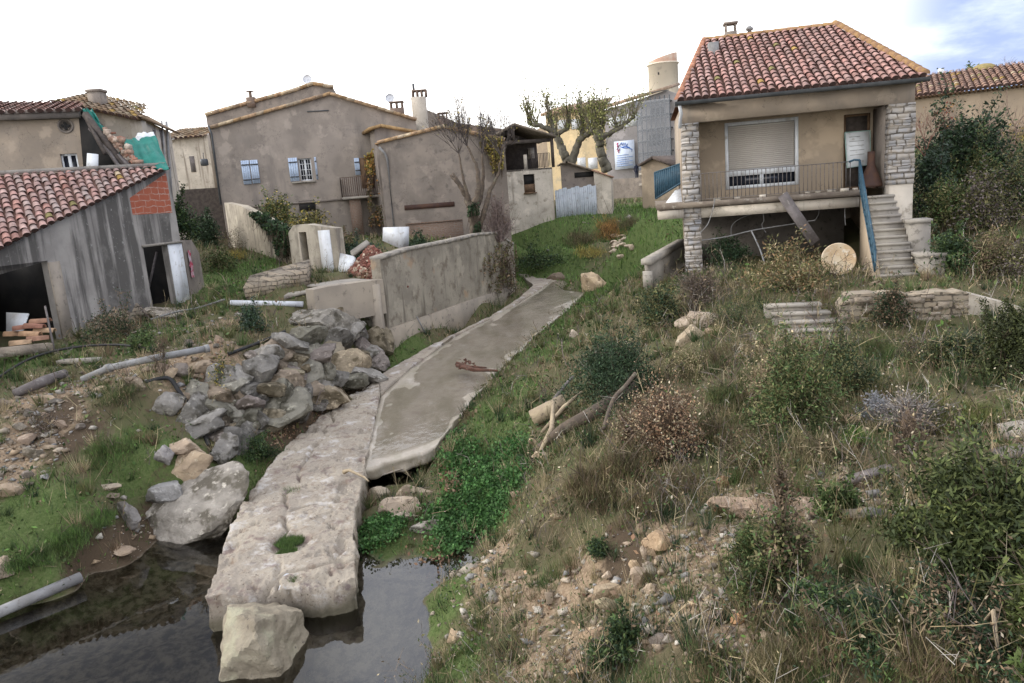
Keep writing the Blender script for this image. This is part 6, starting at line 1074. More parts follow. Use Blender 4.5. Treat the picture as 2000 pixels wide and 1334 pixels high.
# ---------------------------------------------------------------- logs, planks, litter
def log(name, pts, rad, m, label, cat='log', n=10): return tag((lambda mb: (mb.tube(pts, rad, n), mb)[1])(MB()).build(name, m, base=pts[0], smooth=False), label, cat)
log('sawn_log', [on(1042, 838, .22), on(1105, 808, .25)], [.17, .16], MT['log'], 'pale sawn log with a dark end on the green bank', n=14)
log('fallen_trunk', [on(1045, 892, .1), on(1100, 862, .22), on(1160, 835, .26), on(1240, 780, .25)], [.06, .10, .12, .11], MT['bark'], 'brown fallen tree trunk lying across the bank top')
log('bleached_branch', [on(1052, 900, .1), on(1080, 868, .3), on(1085, 835, .55)], [.03, .05, .035], MT['log'], 'bleached forked branch leaning at the trunk foot', 'branch', 7)
log('bleached_branch', [on(1060, 870, .25), on(1105, 840, .45), on(1140, 815, .5)], [.03, .04, .02], MT['log'], 'thin bleached branch lying along the trunk', 'branch', 7)
log('dark_branch', [on(1085, 808, .3), on(1105, 790, .4), on(1122, 775, .45)], [.05, .04, .03], MT['wood_grey'], 'dark grey branch sticking up above the sawn log', 'branch', 7)
wire('curved_branch', [on(1180, 862, .2), on(1200, 840, .5), on(1225, 822, .6), on(1245, 808, .7)], .035, MT['bark'], 'dark curved branch in front of the brown seed head shrub', 'branch', 6)
p = atz(892, 712, .95); mb = MB(); mb.tube([atz(892, 714, .98), atz(925, 722, .96), atz(972, 724, .95)], [.05, .06, .03], 6); mb.tube([atz(892, 708, 1.0), atz(915, 716, .98), atz(950, 718, .97)], [.03, .04, .02], 6)
for k in range(30): a = atz(random.uniform(890, 930), random.uniform(702, 722), 1.0); mb.box(a, np.array([.07, .05, .01]) * random.uniform(.6, 1.4), Matrix.Rotation(random.uniform(0, 3), 3, Vector((1, random.random(), .3))))
tag(mb.build('driftwood', mat('red_brown_driftwood', (.14, .07, .05), (.10, .06, .045), 8, bump=.5), base=p), 'reddish dead branch lying across the shallow water', 'branch')
mb = MB(); mb.tube([atz(672, 922, .66), atz(682, 918, .72), atz(712, 932, .64), atz(720, 940, .6)], [.05, .03, .02, .015], 6); tag(mb.build('broken_root', MT['log'], base=atz(672, 922, .66)), 'short broken root lying on the slab edge by the channel lip', 'root')
mb = MB(); mb.bar(on(1650, 950, .06), on(1742, 930, .1), .14, .05); tag(mb.build('plank', MT['wood_grey'], base=on(1650, 950)), 'mauve grey plank lying on the bare slope left of the dark bush', 'plank')
mb = MB(); mb.bar(on(1958, 868, .12), on(2060, 856, .15), .30, .14); tag(mb.build('concrete_block', MT['block'], base=on(1960, 862)), 'grey concrete block with a pale top at the right edge', 'block')
mb = MB(); mb.bar(on(1945, 900, .06), on(2060, 884, .1), .25, .06); tag(mb.build('plank', MT['wood_grey'], base=on(1960, 895)), 'pale broken board below the concrete block at the right edge', 'plank')
mb = MB(); mb.bar(on(118, 716, .12), on(196, 712, .12), .2, .09); tag(mb.build('plank', MT['block'], base=on(150, 715)), 'short pale board lying level above the grey drain pipe', 'plank')
log('old_stump_log', [on(30, 778, .1), on(90, 760, .18), on(130, 742, .16)], [.09, .12, .09], MT['wood_grey'], 'mossy grey log lying at the left end of the drain pipe')
log('dead_stick', [on(1680, 1222, .1), on(1730, 1238, .18), on(1792, 1256, .12)], [.012, .016, .01], MT['log'], 'long pale dead stick under the dark green tuft', 'stick', 5); log('dead_stick', [on(1712, 1296, .1), on(1745, 1312, .16), on(1780, 1332, .1)], [.02, .022, .016], MT['log'], 'thick pale dead stick at the bottom edge', 'stick', 5)
log('dead_stick', [on(1905, 1262, .1), on(1935, 1290, .35), on(1950, 1325, .1)], [.012, .016, .01], MT['log'], 'pale forked stick at the bottom right', 'stick', 5); log('dead_stick', [on(1945, 1244, .3), on(1998, 1258, .3)], [.012, .014], MT['log'], 'short pale stick level at the right edge under the dark bush', 'stick', 5)
mb = MB(); c = np.array(atz(556, 1148, .42)); dd = np.array([.12, -1, -.12]); dd /= np.linalg.norm(dd); x = np.cross(dd, ZZ); x /= np.linalg.norm(x); y = np.cross(x, dd); mb.lathe(c, [(.075, -.3), (.075, .12), (.06, .12), (.055, -.28)], 16, [x, y, dd]); tag(mb.build('drain_outlet', MT['pipe_white'], base=c, smooth=False), 'white drain pipe end poking out of the broken slab end', 'pipe')
# two far people on the road by the banner
def person(p, h, col, label):
    me = bpy.data.meshes.new('person'); J = [(0, 0, .53), (0, 0, .68), (0, .01, .80), (0, 0, .86), (0, -.01, .93), (.05, 0, .50), (.06, .02, .27), (.055, 0, .03), (-.05, 0, .50), (-.05, -.03, .27), (-.055, .02, .03), (.11, 0, .80), (.14, .01, .62), (.13, -.03, .47), (-.11, 0, .80), (-.14, .01, .62), (-.12, -.04, .48)]
    E = [(0, 1), (1, 2), (2, 3), (3, 4), (0, 5), (5, 6), (6, 7), (0, 8), (8, 9), (9, 10), (2, 11), (11, 12), (12, 13), (2, 14), (14, 15), (15, 16)]; R_ = [.075, .07, .075, .035, .06, .055, .04, .035, .055, .04, .035, .04, .032, .026, .04, .032, .026]
    me.from_pydata([tuple(c * h for c in j) for j in J], E, []); o = bpy.data.objects.new('person', me); S.collection.objects.link(o); o.location = p
    sk = o.modifiers.new('skin', 'SKIN'); me.skin_vertices.new() if not me.skin_vertices else None
    for i, r in enumerate(R_): me.skin_vertices[0].data[i].radius = (r * h, r * h)
    me.skin_vertices[0].data[0].use_root = True; o.modifiers.new('sub', 'SUBSURF').render_levels = 1; me.materials.append(mat('dark_clothes', col, col, 5, bump=0)); BASE[o.name] = np.array(p)
    return tag(o, label, 'person')
for (u, v), col, lab in (((1244, 351), (.03, .035, .06), 'small distant person in dark blue clothes right of the banner'), ((1258, 349), (.03, .028, .03), 'small distant figure in black above the stone ledge')):
    pz = at(u, v, 76); person(pz, 1.62, col, lab)
# ---------------------------------------------------------------- vegetation
def leaf_mesh(name, V, C, mat_, base):                        # V (N,k,3) small faces of k corners
    N, k = V.shape[:2]; me = bpy.data.meshes.new(name); me.vertices.add(N * k); me.vertices.foreach_set('co', (V.reshape(-1, 3) - base).astype(np.float32).ravel())
    me.loops.add(N * k); me.loops.foreach_set('vertex_index', np.arange(N * k, dtype=np.int32)); me.polygons.add(N); me.polygons.foreach_set('loop_start', np.arange(0, N * k, k, dtype=np.int32)); me.polygons.foreach_set('loop_total', np.full(N, k, np.int32)); me.update(calc_edges=True)
    a = me.color_attributes.new('Col', 'FLOAT_COLOR', 'POINT'); c = np.concatenate([np.repeat(C, k, 0), np.ones((N * k, 1))], 1); a.data.foreach_set('color', c.astype(np.float32).ravel()); me.materials.append(mat_); return me
def leaf_obj(name, V, C, mat_, base, parent=None):
    o = bpy.data.objects.new(name, leaf_mesh(name, V, C, mat_, np.asarray(base, float))); S.collection.objects.link(o); BASE[o.name] = np.asarray(base, float)
    if parent is not None: o.parent = parent
    else: o.location = base
    return o
def unit(n): d = RNG.normal(size=(n, 3)); return d / np.linalg.norm(d, axis=1)[:, None]
def leaves(P, size, aspect=.5, up=0.):                         # pointed leaf diamonds
    n = len(P); d = unit(n); d[:, 2] += up; d /= np.linalg.norm(d, axis=1)[:, None]; s = np.cross(d, unit(n)); s /= np.linalg.norm(s, axis=1)[:, None] + 1e-9
    L = size * RNG.uniform(.6, 1.4, n)[:, None]; w = L * aspect * .5; return np.stack([P, P + d * L * .45 + s * w, P + d * L, P + d * L * .45 - s * w], 1)
def blades(P, h, w, lean=.35, dirs=None):                      # tapering blades from ground points
    n = len(P); d = RNG.normal(size=(n, 3)) * lean if dirs is None else dirs; d = np.array(d); d[:, 2] = np.abs(d[:, 2]) * .3 + 1; d /= np.linalg.norm(d, axis=1)[:, None]
    a = RNG.uniform(0, pi, n); s = np.stack([np.cos(a), np.sin(a), np.zeros(n)], 1) * (w * .5)[:, None]; tip = P + d * h[:, None]; return np.stack([P - s, P + s, tip], 1)
def pick(pal, n, var=.25):
    pal = np.asarray(pal, float); return pal[RNG.integers(0, len(pal), n)] * RNG.uniform(1 - var, 1 + var, n)[:, None]
def twig_strips(segs, r):                                      # thin crossed strips for twigs: segs (N,2,3)
    d = segs[:, 1] - segs[:, 0]; x = np.cross(d, unit(len(d))); x /= np.linalg.norm(x, axis=1)[:, None] + 1e-9; x = x * r[:, None]; return np.stack([segs[:, 0] - x, segs[:, 0] + x, segs[:, 1] + x * .5, segs[:, 1] - x * .5], 1)
GREEN = [(.05, .085, .027), (.065, .105, .032), (.042, .068, .026), (.085, .12, .04)]; DKGREEN = [(.022, .045, .02), (.03, .055, .025), (.017, .033, .016), (.04, .065, .028)]; OLIVE = [(.095, .10, .038), (.12, .115, .045), (.07, .078, .03), (.15, .135, .062)]
STRAW = [(.31, .25, .15), (.38, .31, .19), (.25, .195, .115), (.28, .235, .155)]; BRWN = [(.17, .12, .075), (.13, .095, .06), (.21, .15, .095), (.11, .08, .055)]; ORNG = [(.34, .17, .05), (.28, .14, .05), (.38, .22, .07), (.2, .12, .05)]; YELL = [(.36, .28, .06), (.28, .24, .07), (.42, .32, .09), (.16, .15, .05)]; LUSH = [(.075, .15, .03), (.10, .18, .04), (.06, .115, .028), (.13, .19, .05)]; MAUVE = [(.13, .105, .10), (.17, .14, .13), (.10, .08, .075)]; PALE = [(.42, .36, .27), (.34, .28, .2), (.46, .42, .36)]; GLAUC = [(.05, .075, .055), (.07, .095, .075), (.035, .055, .04)]; LEAFY = [(.05, .085, .025), (.075, .11, .035), (.035, .06, .02), (.11, .14, .05)]
def plant(name, label, cat, p, w, h, kind, pal, n, ls, stemcol=(.09, .07, .05), group=None, clumps=None, depth=None, lift=.5, up=.3, asp=.5, spread=.24, stems=None):
    """shrub of stems and foliage: leaves gather in clumps through an uneven crown, with gaps between"""
    p = np.asarray(p, float); root = thing(name, label, cat, p, group); dy = (depth or w) / 2; K = clumps or max(5, int(9 + w * h * 4))
    a = RNG.uniform(0, 2 * pi, K); rr = np.sqrt(RNG.uniform(0, 1, K)) * RNG.uniform(.75, 1.2, K); zz = RNG.uniform(.12, 1, K) ** .9 * RNG.uniform(.75, 1.12, K)
    taper = np.clip(1.08 - zz * .62, .1, 1); cl = np.stack([np.cos(a) * rr * w / 2 * taper, np.sin(a) * rr * dy * taper, zz * h * (1 - .25 * rr)], 1)
    if kind in ('leaf', 'fine'):
        ne = max(6, K // 2); er = RNG.uniform(0, 2 * pi, ne); eo = np.stack([np.cos(er) * w * .5, np.sin(er) * dy, RNG.uniform(.25, 1.0, ne) * h], 1)        # sprigs that break the outline
        e0 = cl[RNG.integers(0, K, ne)] * .8; e1 = e0 + (eo - e0) * .45 + np.array([0, 0, 1]) * RNG.uniform(.15, .7, ne)[:, None] * h + RNG.normal(size=(ne, 3)) * .12 * w
        i = RNG.integers(0, K, n); g_ = RNG.normal(size=(n, 3)) * np.array([w, dy * 2, h]) * spread * .5; P = cl[i] + g_; sp_ = RNG.uniform(0, 1, n) < .27; j = RNG.integers(0, ne, n); P[sp_] = (e0[j] + (e1[j] - e0[j]) * RNG.uniform(0, 1.1, n)[:, None] + RNG.normal(size=(n, 3)) * .03 * w)[sp_]; P[:, 2] = np.abs(P[:, 2]); kt = RNG.uniform(.75, 1.3, K)[i][:, None]; C = pick(pal, n) * kt
        V = leaves(p + P, ls, asp, up) if kind == 'leaf' else blades(p + P * np.array([1, 1, .55]), ls * RNG.uniform(.4, 1.4, n) * 2.8, np.full(n, ls * .12), .55)
        leaf_obj('foliage', V, C, MT['leaf'], p, root)
    ns = stems or max(8, int(K * .9)); segs = []; R_ = []
    for k in range(ns):
        e = cl[k % K] * RNG.uniform(.8, 1.1, 3); b = np.array([e[0] * .15 + RNG.normal() * .05 * w, e[1] * .15 + RNG.normal() * .05 * w, -.05]); m1 = b + (e - b) * .5 + RNG.normal(size=3) * .06 * h; L = [b, m1, e]
        r = .006 + .006 * h
        for s0, s1 in zip(L, L[1:]): segs.append((s0, s1)); R_.append(r); r *= .65
        for _ in range(3 if kind != 'dry' else 9):
            t = RNG.uniform(.3, 1); q = m1 + (e - m1) * t; z = q + np.array([RNG.normal() * .16 * w, RNG.normal() * .16 * w, abs(RNG.normal()) * .18 * h]); segs.append((q, z)); R_.append(.0045 + .002 * h)
    if kind in ('leaf', 'fine'):
        for q0, q1 in zip(e0, e1): segs.append((q0, q1)); R_.append(.006 + .003 * h)
    sg = np.array(segs) + p; leaf_obj('stems', twig_strips(sg, np.array(R_)), pick([stemcol], len(sg), .35), MT['twig'], p, root)
    if kind == 'dry':
        tips = sg[RNG.integers(0, len(sg), n), 1]; P = tips + RNG.normal(size=(n, 3)) * np.array([.05 * w, .05 * w, .07 * h]); leaf_obj('foliage', leaves(P, ls, asp, up), pick(pal, n), MT['leaf'], p, root)  # seed heads and dry leaves at the stem tips
    return root
def pp(u, v, wpx, hpx, d=None):
    p = gpx(u, v) if d is None else at(u, v, d)
    if d is not None: p[2] = gz(p[0], p[1]) if abs(gz(p[0], p[1]) - p[2]) < .8 else p[2]
    k = p[1] / FPX * 1.03; return p, wpx * k, hpx * k
def P_(name, label, cat, u, v, wpx, hpx, kind, pal, n, ls, d=None, **kw):
    p, w, h = pp(u, v, wpx, hpx, d)
    if p[1] < 17 and kind != 'dry': n = int(n * 1.8); ls = ls * .68
    if p[1] < 17 and kind == 'dry': n = int(n * 1.5); ls = ls * .75
    return plant(name, label, cat, p, w, h, kind, pal, n, ls, **kw)
# shrubs one can point to, right bank
P_('dry_shrub', 'brown shrub full of pale seed heads in the middle of the right slope', 'shrub', 1305, 905, 150, 165, 'dry', PALE[:1] + STRAW[:2] + [(.28, .17, .10), (.24, .14, .085), (.32, .21, .13)] * 2 + BRWN, 3400, .05, stems=110, stemcol=(.12, .085, .06))
P_('dry_shrub', 'smaller brown seed head shrub leaning over the fallen trunk', 'shrub', 1245, 880, 90, 115, 'dry', BRWN + STRAW, 1200, .045, stems=46, stemcol=(.13, .09, .065))
P_('dark_bush', 'dense dark green bush on the bank of the channel', 'bush', 1205, 785, 170, 115, 'leaf', DKGREEN, 9000, .085, clumps=40, asp=.35, depth=2.6)
P_('dark_bush', 'dark green spreading bush in front of the ruined terrace corner', 'bush', 1290, 640, 110, 90, 'leaf', DKGREEN + OLIVE, 5000, .075, asp=.35)
P_('green_shrub', 'tall olive green shrub with dry tops in the middle right', 'shrub', 1565, 830, 170, 165, 'leaf', OLIVE + GREEN, 7000, .08, clumps=34, asp=.3)
P_('dry_weeds', 'tall straw coloured weeds standing left of the olive shrub', 'weeds', 1505, 790, 90, 140, 'dry', STRAW, 900, .06, stems=50, stemcol=(.2, .155, .10))
P_('green_shrub', 'dark olive shrub right of the tall olive shrub', 'shrub', 1650, 770, 120, 95, 'leaf', DKGREEN + OLIVE, 4500, .065, asp=.3)
P_('bare_thicket', 'mauve grey thicket of whitish dead twigs on the right', 'thicket', 1770, 850, 140, 110, 'dry', MAUVE + PALE, 900, .04, stems=80, stemcol=(.22, .20, .19))
P_('bare_thicket', 'patch of pale bluish dead stalks at the left foot of the mauve thicket', 'thicket', 1715, 815, 70, 50, 'dry', [(.36, .36, .37), (.28, .28, .29)], 600, .045, stems=36, stemcol=(.33, .33, .35))
P_('dry_weeds', 'upright brown stalks in front of the mauve thicket', 'weeds', 1775, 905, 60, 130, 'dry', BRWN, 500, .04, stems=44, stemcol=(.14, .105, .08))
P_('olive_bush', 'dark olive bush at the right edge beside the rendered wall end', 'bush', 1985, 740, 130, 140, 'leaf', [(.04, .05, .018), (.055, .065, .02), (.03, .038, .016)], 8000, .07, asp=.4)
P_('spiky_plant', 'blue green spiky plant below the rendered wall end', 'plant', 1905, 700, 60, 70, 'fine', GLAUC, 900, .085)
P_('ivy', 'dark ivy hanging over the middle of the dry stone wall', 'ivy', 1735, 640, 110, 70, 'leaf', DKGREEN + BRWN, 2600, .06, depth=.4, asp=.7)
P_('olive_bush', 'rounded olive bush between the mauve thicket and the right edge bush', 'bush', 1860, 720, 110, 75, 'leaf', OLIVE + DKGREEN, 4200, .06, asp=.35)
P_('fern_clump', 'yellow green arching fern clump above the big dark bush', 'fern', 1880, 830, 140, 70, 'fine', [(.14, .16, .05), (.10, .12, .04), (.17, .17, .06)], 2200, .075)
P_('laurel_bush', 'big glossy dark green bush filling the right edge', 'bush', 1910, 1105, 290, 215, 'leaf', [(.04, .055, .018), (.06, .078, .024), (.085, .10, .032), (.03, .04, .015)], 15000, .085, clumps=80, asp=.32, spread=.13, depth=1.4)
P_('laurel_bush', 'second glossy bush with bright leaf tips at the bottom right edge', 'bush', 2020, 1290, 110, 200, 'leaf', [(.07, .09, .025), (.11, .13, .04), (.045, .055, .02)], 2600, .085, clumps=34, asp=.3, spread=.14)
P_('laurel_sprig', 'small bright leafy sprig in the bottom right corner', 'sprig', 1995, 1345, 40, 70, 'leaf', [(.12, .17, .05), (.15, .19, .07)], 260, .09, asp=.35)
P_('orange_shrub', 'low shrub with orange and green leaves in front of the porch', 'shrub', 1535, 568, 165, 80, 'leaf', OLIVE + [(.20, .12, .06), (.16, .11, .05)] + STRAW[:1], 5200, .085, asp=.3, clumps=26)
P_('dark_bush', 'dark bush in the shade under the left of the porch', 'bush', 1420, 525, 100, 58, 'leaf', DKGREEN, 3200, .08, d=21.6, asp=.4)
P_('dry_weeds', 'grey brown dry weeds around the foot of the left stone pillar', 'weeds', 1365, 600, 110, 90, 'dry', BRWN + MAUVE, 900, .045, stems=60, stemcol=(.12, .095, .075))
P_('tussock', 'olive brown grass tussock at the top of the bare slope', 'tussock', 1150, 985, 120, 110, 'fine', OLIVE + BRWN + STRAW[:1], 2600, .085)
P_('tussock', 'darker grass tussock hanging over the slope edge', 'tussock', 1215, 960, 110, 130, 'fine', BRWN + OLIVE, 2400, .09)
P_('green_tuft', 'bright green tuft below the pale squared stone', 'tuft', 1675, 870, 60, 40, 'fine', LUSH, 500, .07)
P_('dark_bush', 'dark shaded green scrub under the feathery grass at the lower right', 'scrub', 1650, 1230, 170, 90, 'leaf', DKGREEN + GREEN, 3200, .06, asp=.35, depth=1.4)
P_('dark_bush', 'dark shaded scrub between the two glossy bushes', 'scrub', 1880, 1260, 150, 110, 'leaf', DKGREEN + BRWN[2:], 3200, .06, asp=.35, depth=1.4)
P_('green_shrub', 'bright green feathery weeds left of the tall leafy weeds', 'weeds', 1470, 1130, 90, 110, 'leaf', LEAFY + OLIVE[:2], 2400, .06, asp=.25)
P_('feathery_grass', 'feathery yellow grass clump left of the glossy bush', 'grass clump', 1760, 1180, 150, 100, 'fine', STRAW + OLIVE * 2, 2600, .085)
P_('dark_tuft', 'dark green wiry tuft above the long dead stick', 'tuft', 1720, 1225, 130, 90, 'fine', GLAUC + DKGREEN, 2000, .09)
P_('tall_weeds', 'tall leafy brown green weeds at the lower middle', 'weeds', 1530, 1160, 110, 210, 'dry', OLIVE + GREEN + BRWN, 1800, .06, stems=46)
P_('tall_weeds', 'tall thin bare weed stalk with reddish pods right of the buried block', 'weeds', 1530, 1005, 60, 110, 'dry', BRWN, 300, .05, stems=20)
P_('green_shrub', 'small leafy green shrub under the tall weeds', 'shrub', 1640, 1010, 90, 60, 'leaf', LEAFY, 1800, .06)
P_('green_shrub', 'low dark green plants beside the bottom stone spill', 'shrub', 1220, 1300, 110, 90, 'leaf', DKGREEN + GREEN, 2400, .06)
P_('dark_tuft', 'small dark green clump in the bare slope', 'tuft', 1165, 1095, 60, 40, 'leaf', GREEN + DKGREEN, 900, .05)
P_('ochre_grass', 'small upright ochre grass in the upper lawn', 'grass clump', 1190, 470, 66, 62, 'fine', ORNG, 1500, .12); P_('ochre_grass', 'yellow grass patch at the lower end of the lawn', 'grass clump', 1155, 503, 80, 32, 'fine', YELL, 900, .11)
P_('brown_scrub', 'brown green scrub in the middle of the lawn left of the ochre grass', 'scrub', 1135, 482, 80, 46, 'fine', OLIVE + BRWN, 1500, .12); P_('brown_scrub', 'olive scrub at the top of the lawn beyond the ochre grass', 'scrub', 1225, 448, 70, 34, 'fine', OLIVE + BRWN[:2], 1200, .12); P_('dark_bush', 'dark green weeds at the low edge of the lawn by the wall end', 'weeds', 1060, 522, 130, 34, 'leaf', DKGREEN + GREEN, 3600, .11); P_('mauve_bramble', 'mauve haze of bare bramble twigs behind the far end of the retaining wall', 'bramble', 975, 470, 70, 100, 'dry', MAUVE + BRWN, 700, .06, d=32.8, stems=70, stemcol=(.17, .13, .12))
for i, (u, v, w, h, pal, lab) in enumerate(((1440, 640, 130, 60, DKGREEN + OLIVE, 'grey green scrub left of the garden steps'), (1480, 690, 120, 60, OLIVE + STRAW, 'low scrub below the garden steps'), (1390, 720, 120, 70, OLIVE + BRWN, 'brown olive scrub above the brown seed head shrub'), (1340, 740, 90, 60, STRAW + OLIVE, 'dry yellow scrub right of the dark bank bush'), (1430, 800, 110, 80, OLIVE + GREEN, 'green scrub left of the straw coloured weeds'), (1400, 870, 120, 70, OLIVE + BRWN, 'olive scrub below the brown seed head shrub'), (1460, 910, 110, 70, BRWN + OLIVE, 'brown scrub above the buried pinkish blocks'), (1590, 900, 120, 60, OLIVE + STRAW, 'dry scrub below the tall olive shrub'), (1700, 700, 130, 50, OLIVE + GREEN, 'green scrub at the foot of the dry stone wall'), (1800, 700, 90, 50, MAUVE + OLIVE, 'greyish scrub under the dry stone wall end'), (1330, 960, 120, 80, OLIVE + BRWN, 'tangled scrub left of the buried pinkish blocks'), (1270, 1010, 110, 90, BRWN + OLIVE, 'brown scrub above the reddish gully'), (1480, 1180, 120, 90, OLIVE + GREEN, 'green weeds right of the stone spill'), (1620, 1290, 160, 110, OLIVE + BRWN, 'dark tangled scrub at the bottom right'), (1800, 1310, 170, 120, BRWN + OLIVE, 'brown tangled scrub left of the second glossy bush'), (1850, 1220, 140, 100, BRWN + DKGREEN, 'shaded brown scrub under the big glossy bush'), (1520, 1310, 120, 80, OLIVE + STRAW, 'yellow olive grass at the bottom edge'), (1390, 1310, 110, 70, GREEN + BRWN, 'green brown weeds at the bottom by the spill'))):
    P_('low_scrub', lab, 'scrub', u, v, w, h, 'fine' if i % 3 else 'leaf', pal, 1500 if i % 3 else 2200, .07 if i % 3 else .05, asp=.35)
# scrub climbing behind the porch house
P_('dark_bush', 'big dark evergreen bush in front of the barn wall', 'bush', 1880, 400, 180, 125, 'leaf', DKGREEN + [(.02, .028, .02)], 12000, .12, d=25, clumps=34, asp=.5)
P_('dark_bush', 'dark bush filling the gap right of the stone pillar', 'bush', 1815, 430, 90, 110, 'leaf', DKGREEN + GLAUC, 6000, .10, d=23, asp=.45)
for i, (u, v, w, h, pal, d, lab) in enumerate(((1850, 470, 110, 90, GREEN + OLIVE, 21, 'green bramble bush beside the stair blocks'), (1920, 480, 120, 100, MAUVE + OLIVE, 20.5, 'greyish bramble bush on the right hillside'), (1985, 470, 110, 110, OLIVE + DKGREEN, 20.5, 'olive bramble bush at the right edge of the hillside'), (1960, 400, 120, 80, BRWN + OLIVE, 25, 'brown bramble bush below the barn'), (1850, 560, 90, 70, DKGREEN + GREEN, 17, 'dark green bush at the foot of the stair blocks'), (1930, 560, 120, 90, BRWN + OLIVE, 16.8, 'brown weeds on the slope right of the stair'), (1990, 580, 80, 80, OLIVE + MAUVE, 16, 'dull olive weeds above the rendered wall end'), (1900, 420, 110, 80, OLIVE + GREEN, 24, 'mixed green bramble bush under the dark evergreen bush'))):
    P_('bramble', lab, 'bramble', u, v, w, h, 'leaf', pal, 5000, .085, d=d, asp=.4, clumps=24)
def grow(segs, R_, p, d, L, r, dep, spread=.5, up=.25, kids=3):
    q = p + d * L; segs.append((p, q)); R_.append(r)
    if dep == 0: return
    for _ in range(kids):
        e = d + RNG.normal(size=3) * spread; e[2] += up; e /= np.linalg.norm(e); grow(segs, R_, p + d * L * RNG.uniform(.55, 1), e, L * RNG.uniform(.55, .85), r * .62, dep - 1, spread, up, kids)
def bare_shrub(label, p, L, n, dep, col, pal=None, nl=0, ls=.1, name='bare_shrub', r=.03, spread=.42, fan=.7):
    root = thing(name, label, 'shrub', p); segs, R_ = [], []
    for k in range(n): d = np.array([RNG.normal() * fan, RNG.normal() * fan, 1.]); d /= np.linalg.norm(d); grow(segs, R_, np.asarray(p, float), d, L, r, dep, spread, .2)
    sg = np.array(segs); leaf_obj('branches', twig_strips(sg, np.array(R_)), pick([col], len(sg), .3), MT['twig'], np.asarray(p, float), root)
    if nl: tips = sg[RNG.integers(len(sg) // 3, len(sg), nl), 1]; leaf_obj('foliage', leaves(tips + RNG.normal(size=(nl, 3)) * ls, ls, .5), pick(pal, nl), MT['leaf'], np.asarray(p, float), root)
    return root
p = at(1975, 340, 27); bare_shrub('tall bare reddish shrub spreading in front of the barn at the right edge', p, 1.25, 9, 4, (.17, .12, .10), r=.03)
p = at(1955, 330, 29); bare_shrub('lower bare shrub with yellowing twigs left of the tall bare one', p, .8, 8, 4, (.20, .15, .10), YELL, 300, .09, r=.022)
p = at(1806, 305, 24.5); bare_shrub('thin red twigged shrub between the stone pillar and the barn wall', p, .65, 5, 4, (.20, .09, .075), ORNG + [(.25, .07, .05)], 160, .08, r=.018, fan=.35)
p = at(1965, 150, 52); bare_shrub('leafless tree top showing above the barn roof', p - ZZ * 1, .95, 6, 4, (.15, .13, .12), name='bare_tree', r=.035)
p = at(1892, 148, 42); plant('green_bush', 'small green bush top beside the domed chimney', 'bush', p - ZZ * .5, 1.0, 1.0, 'leaf', LEAFY, 700, .13)
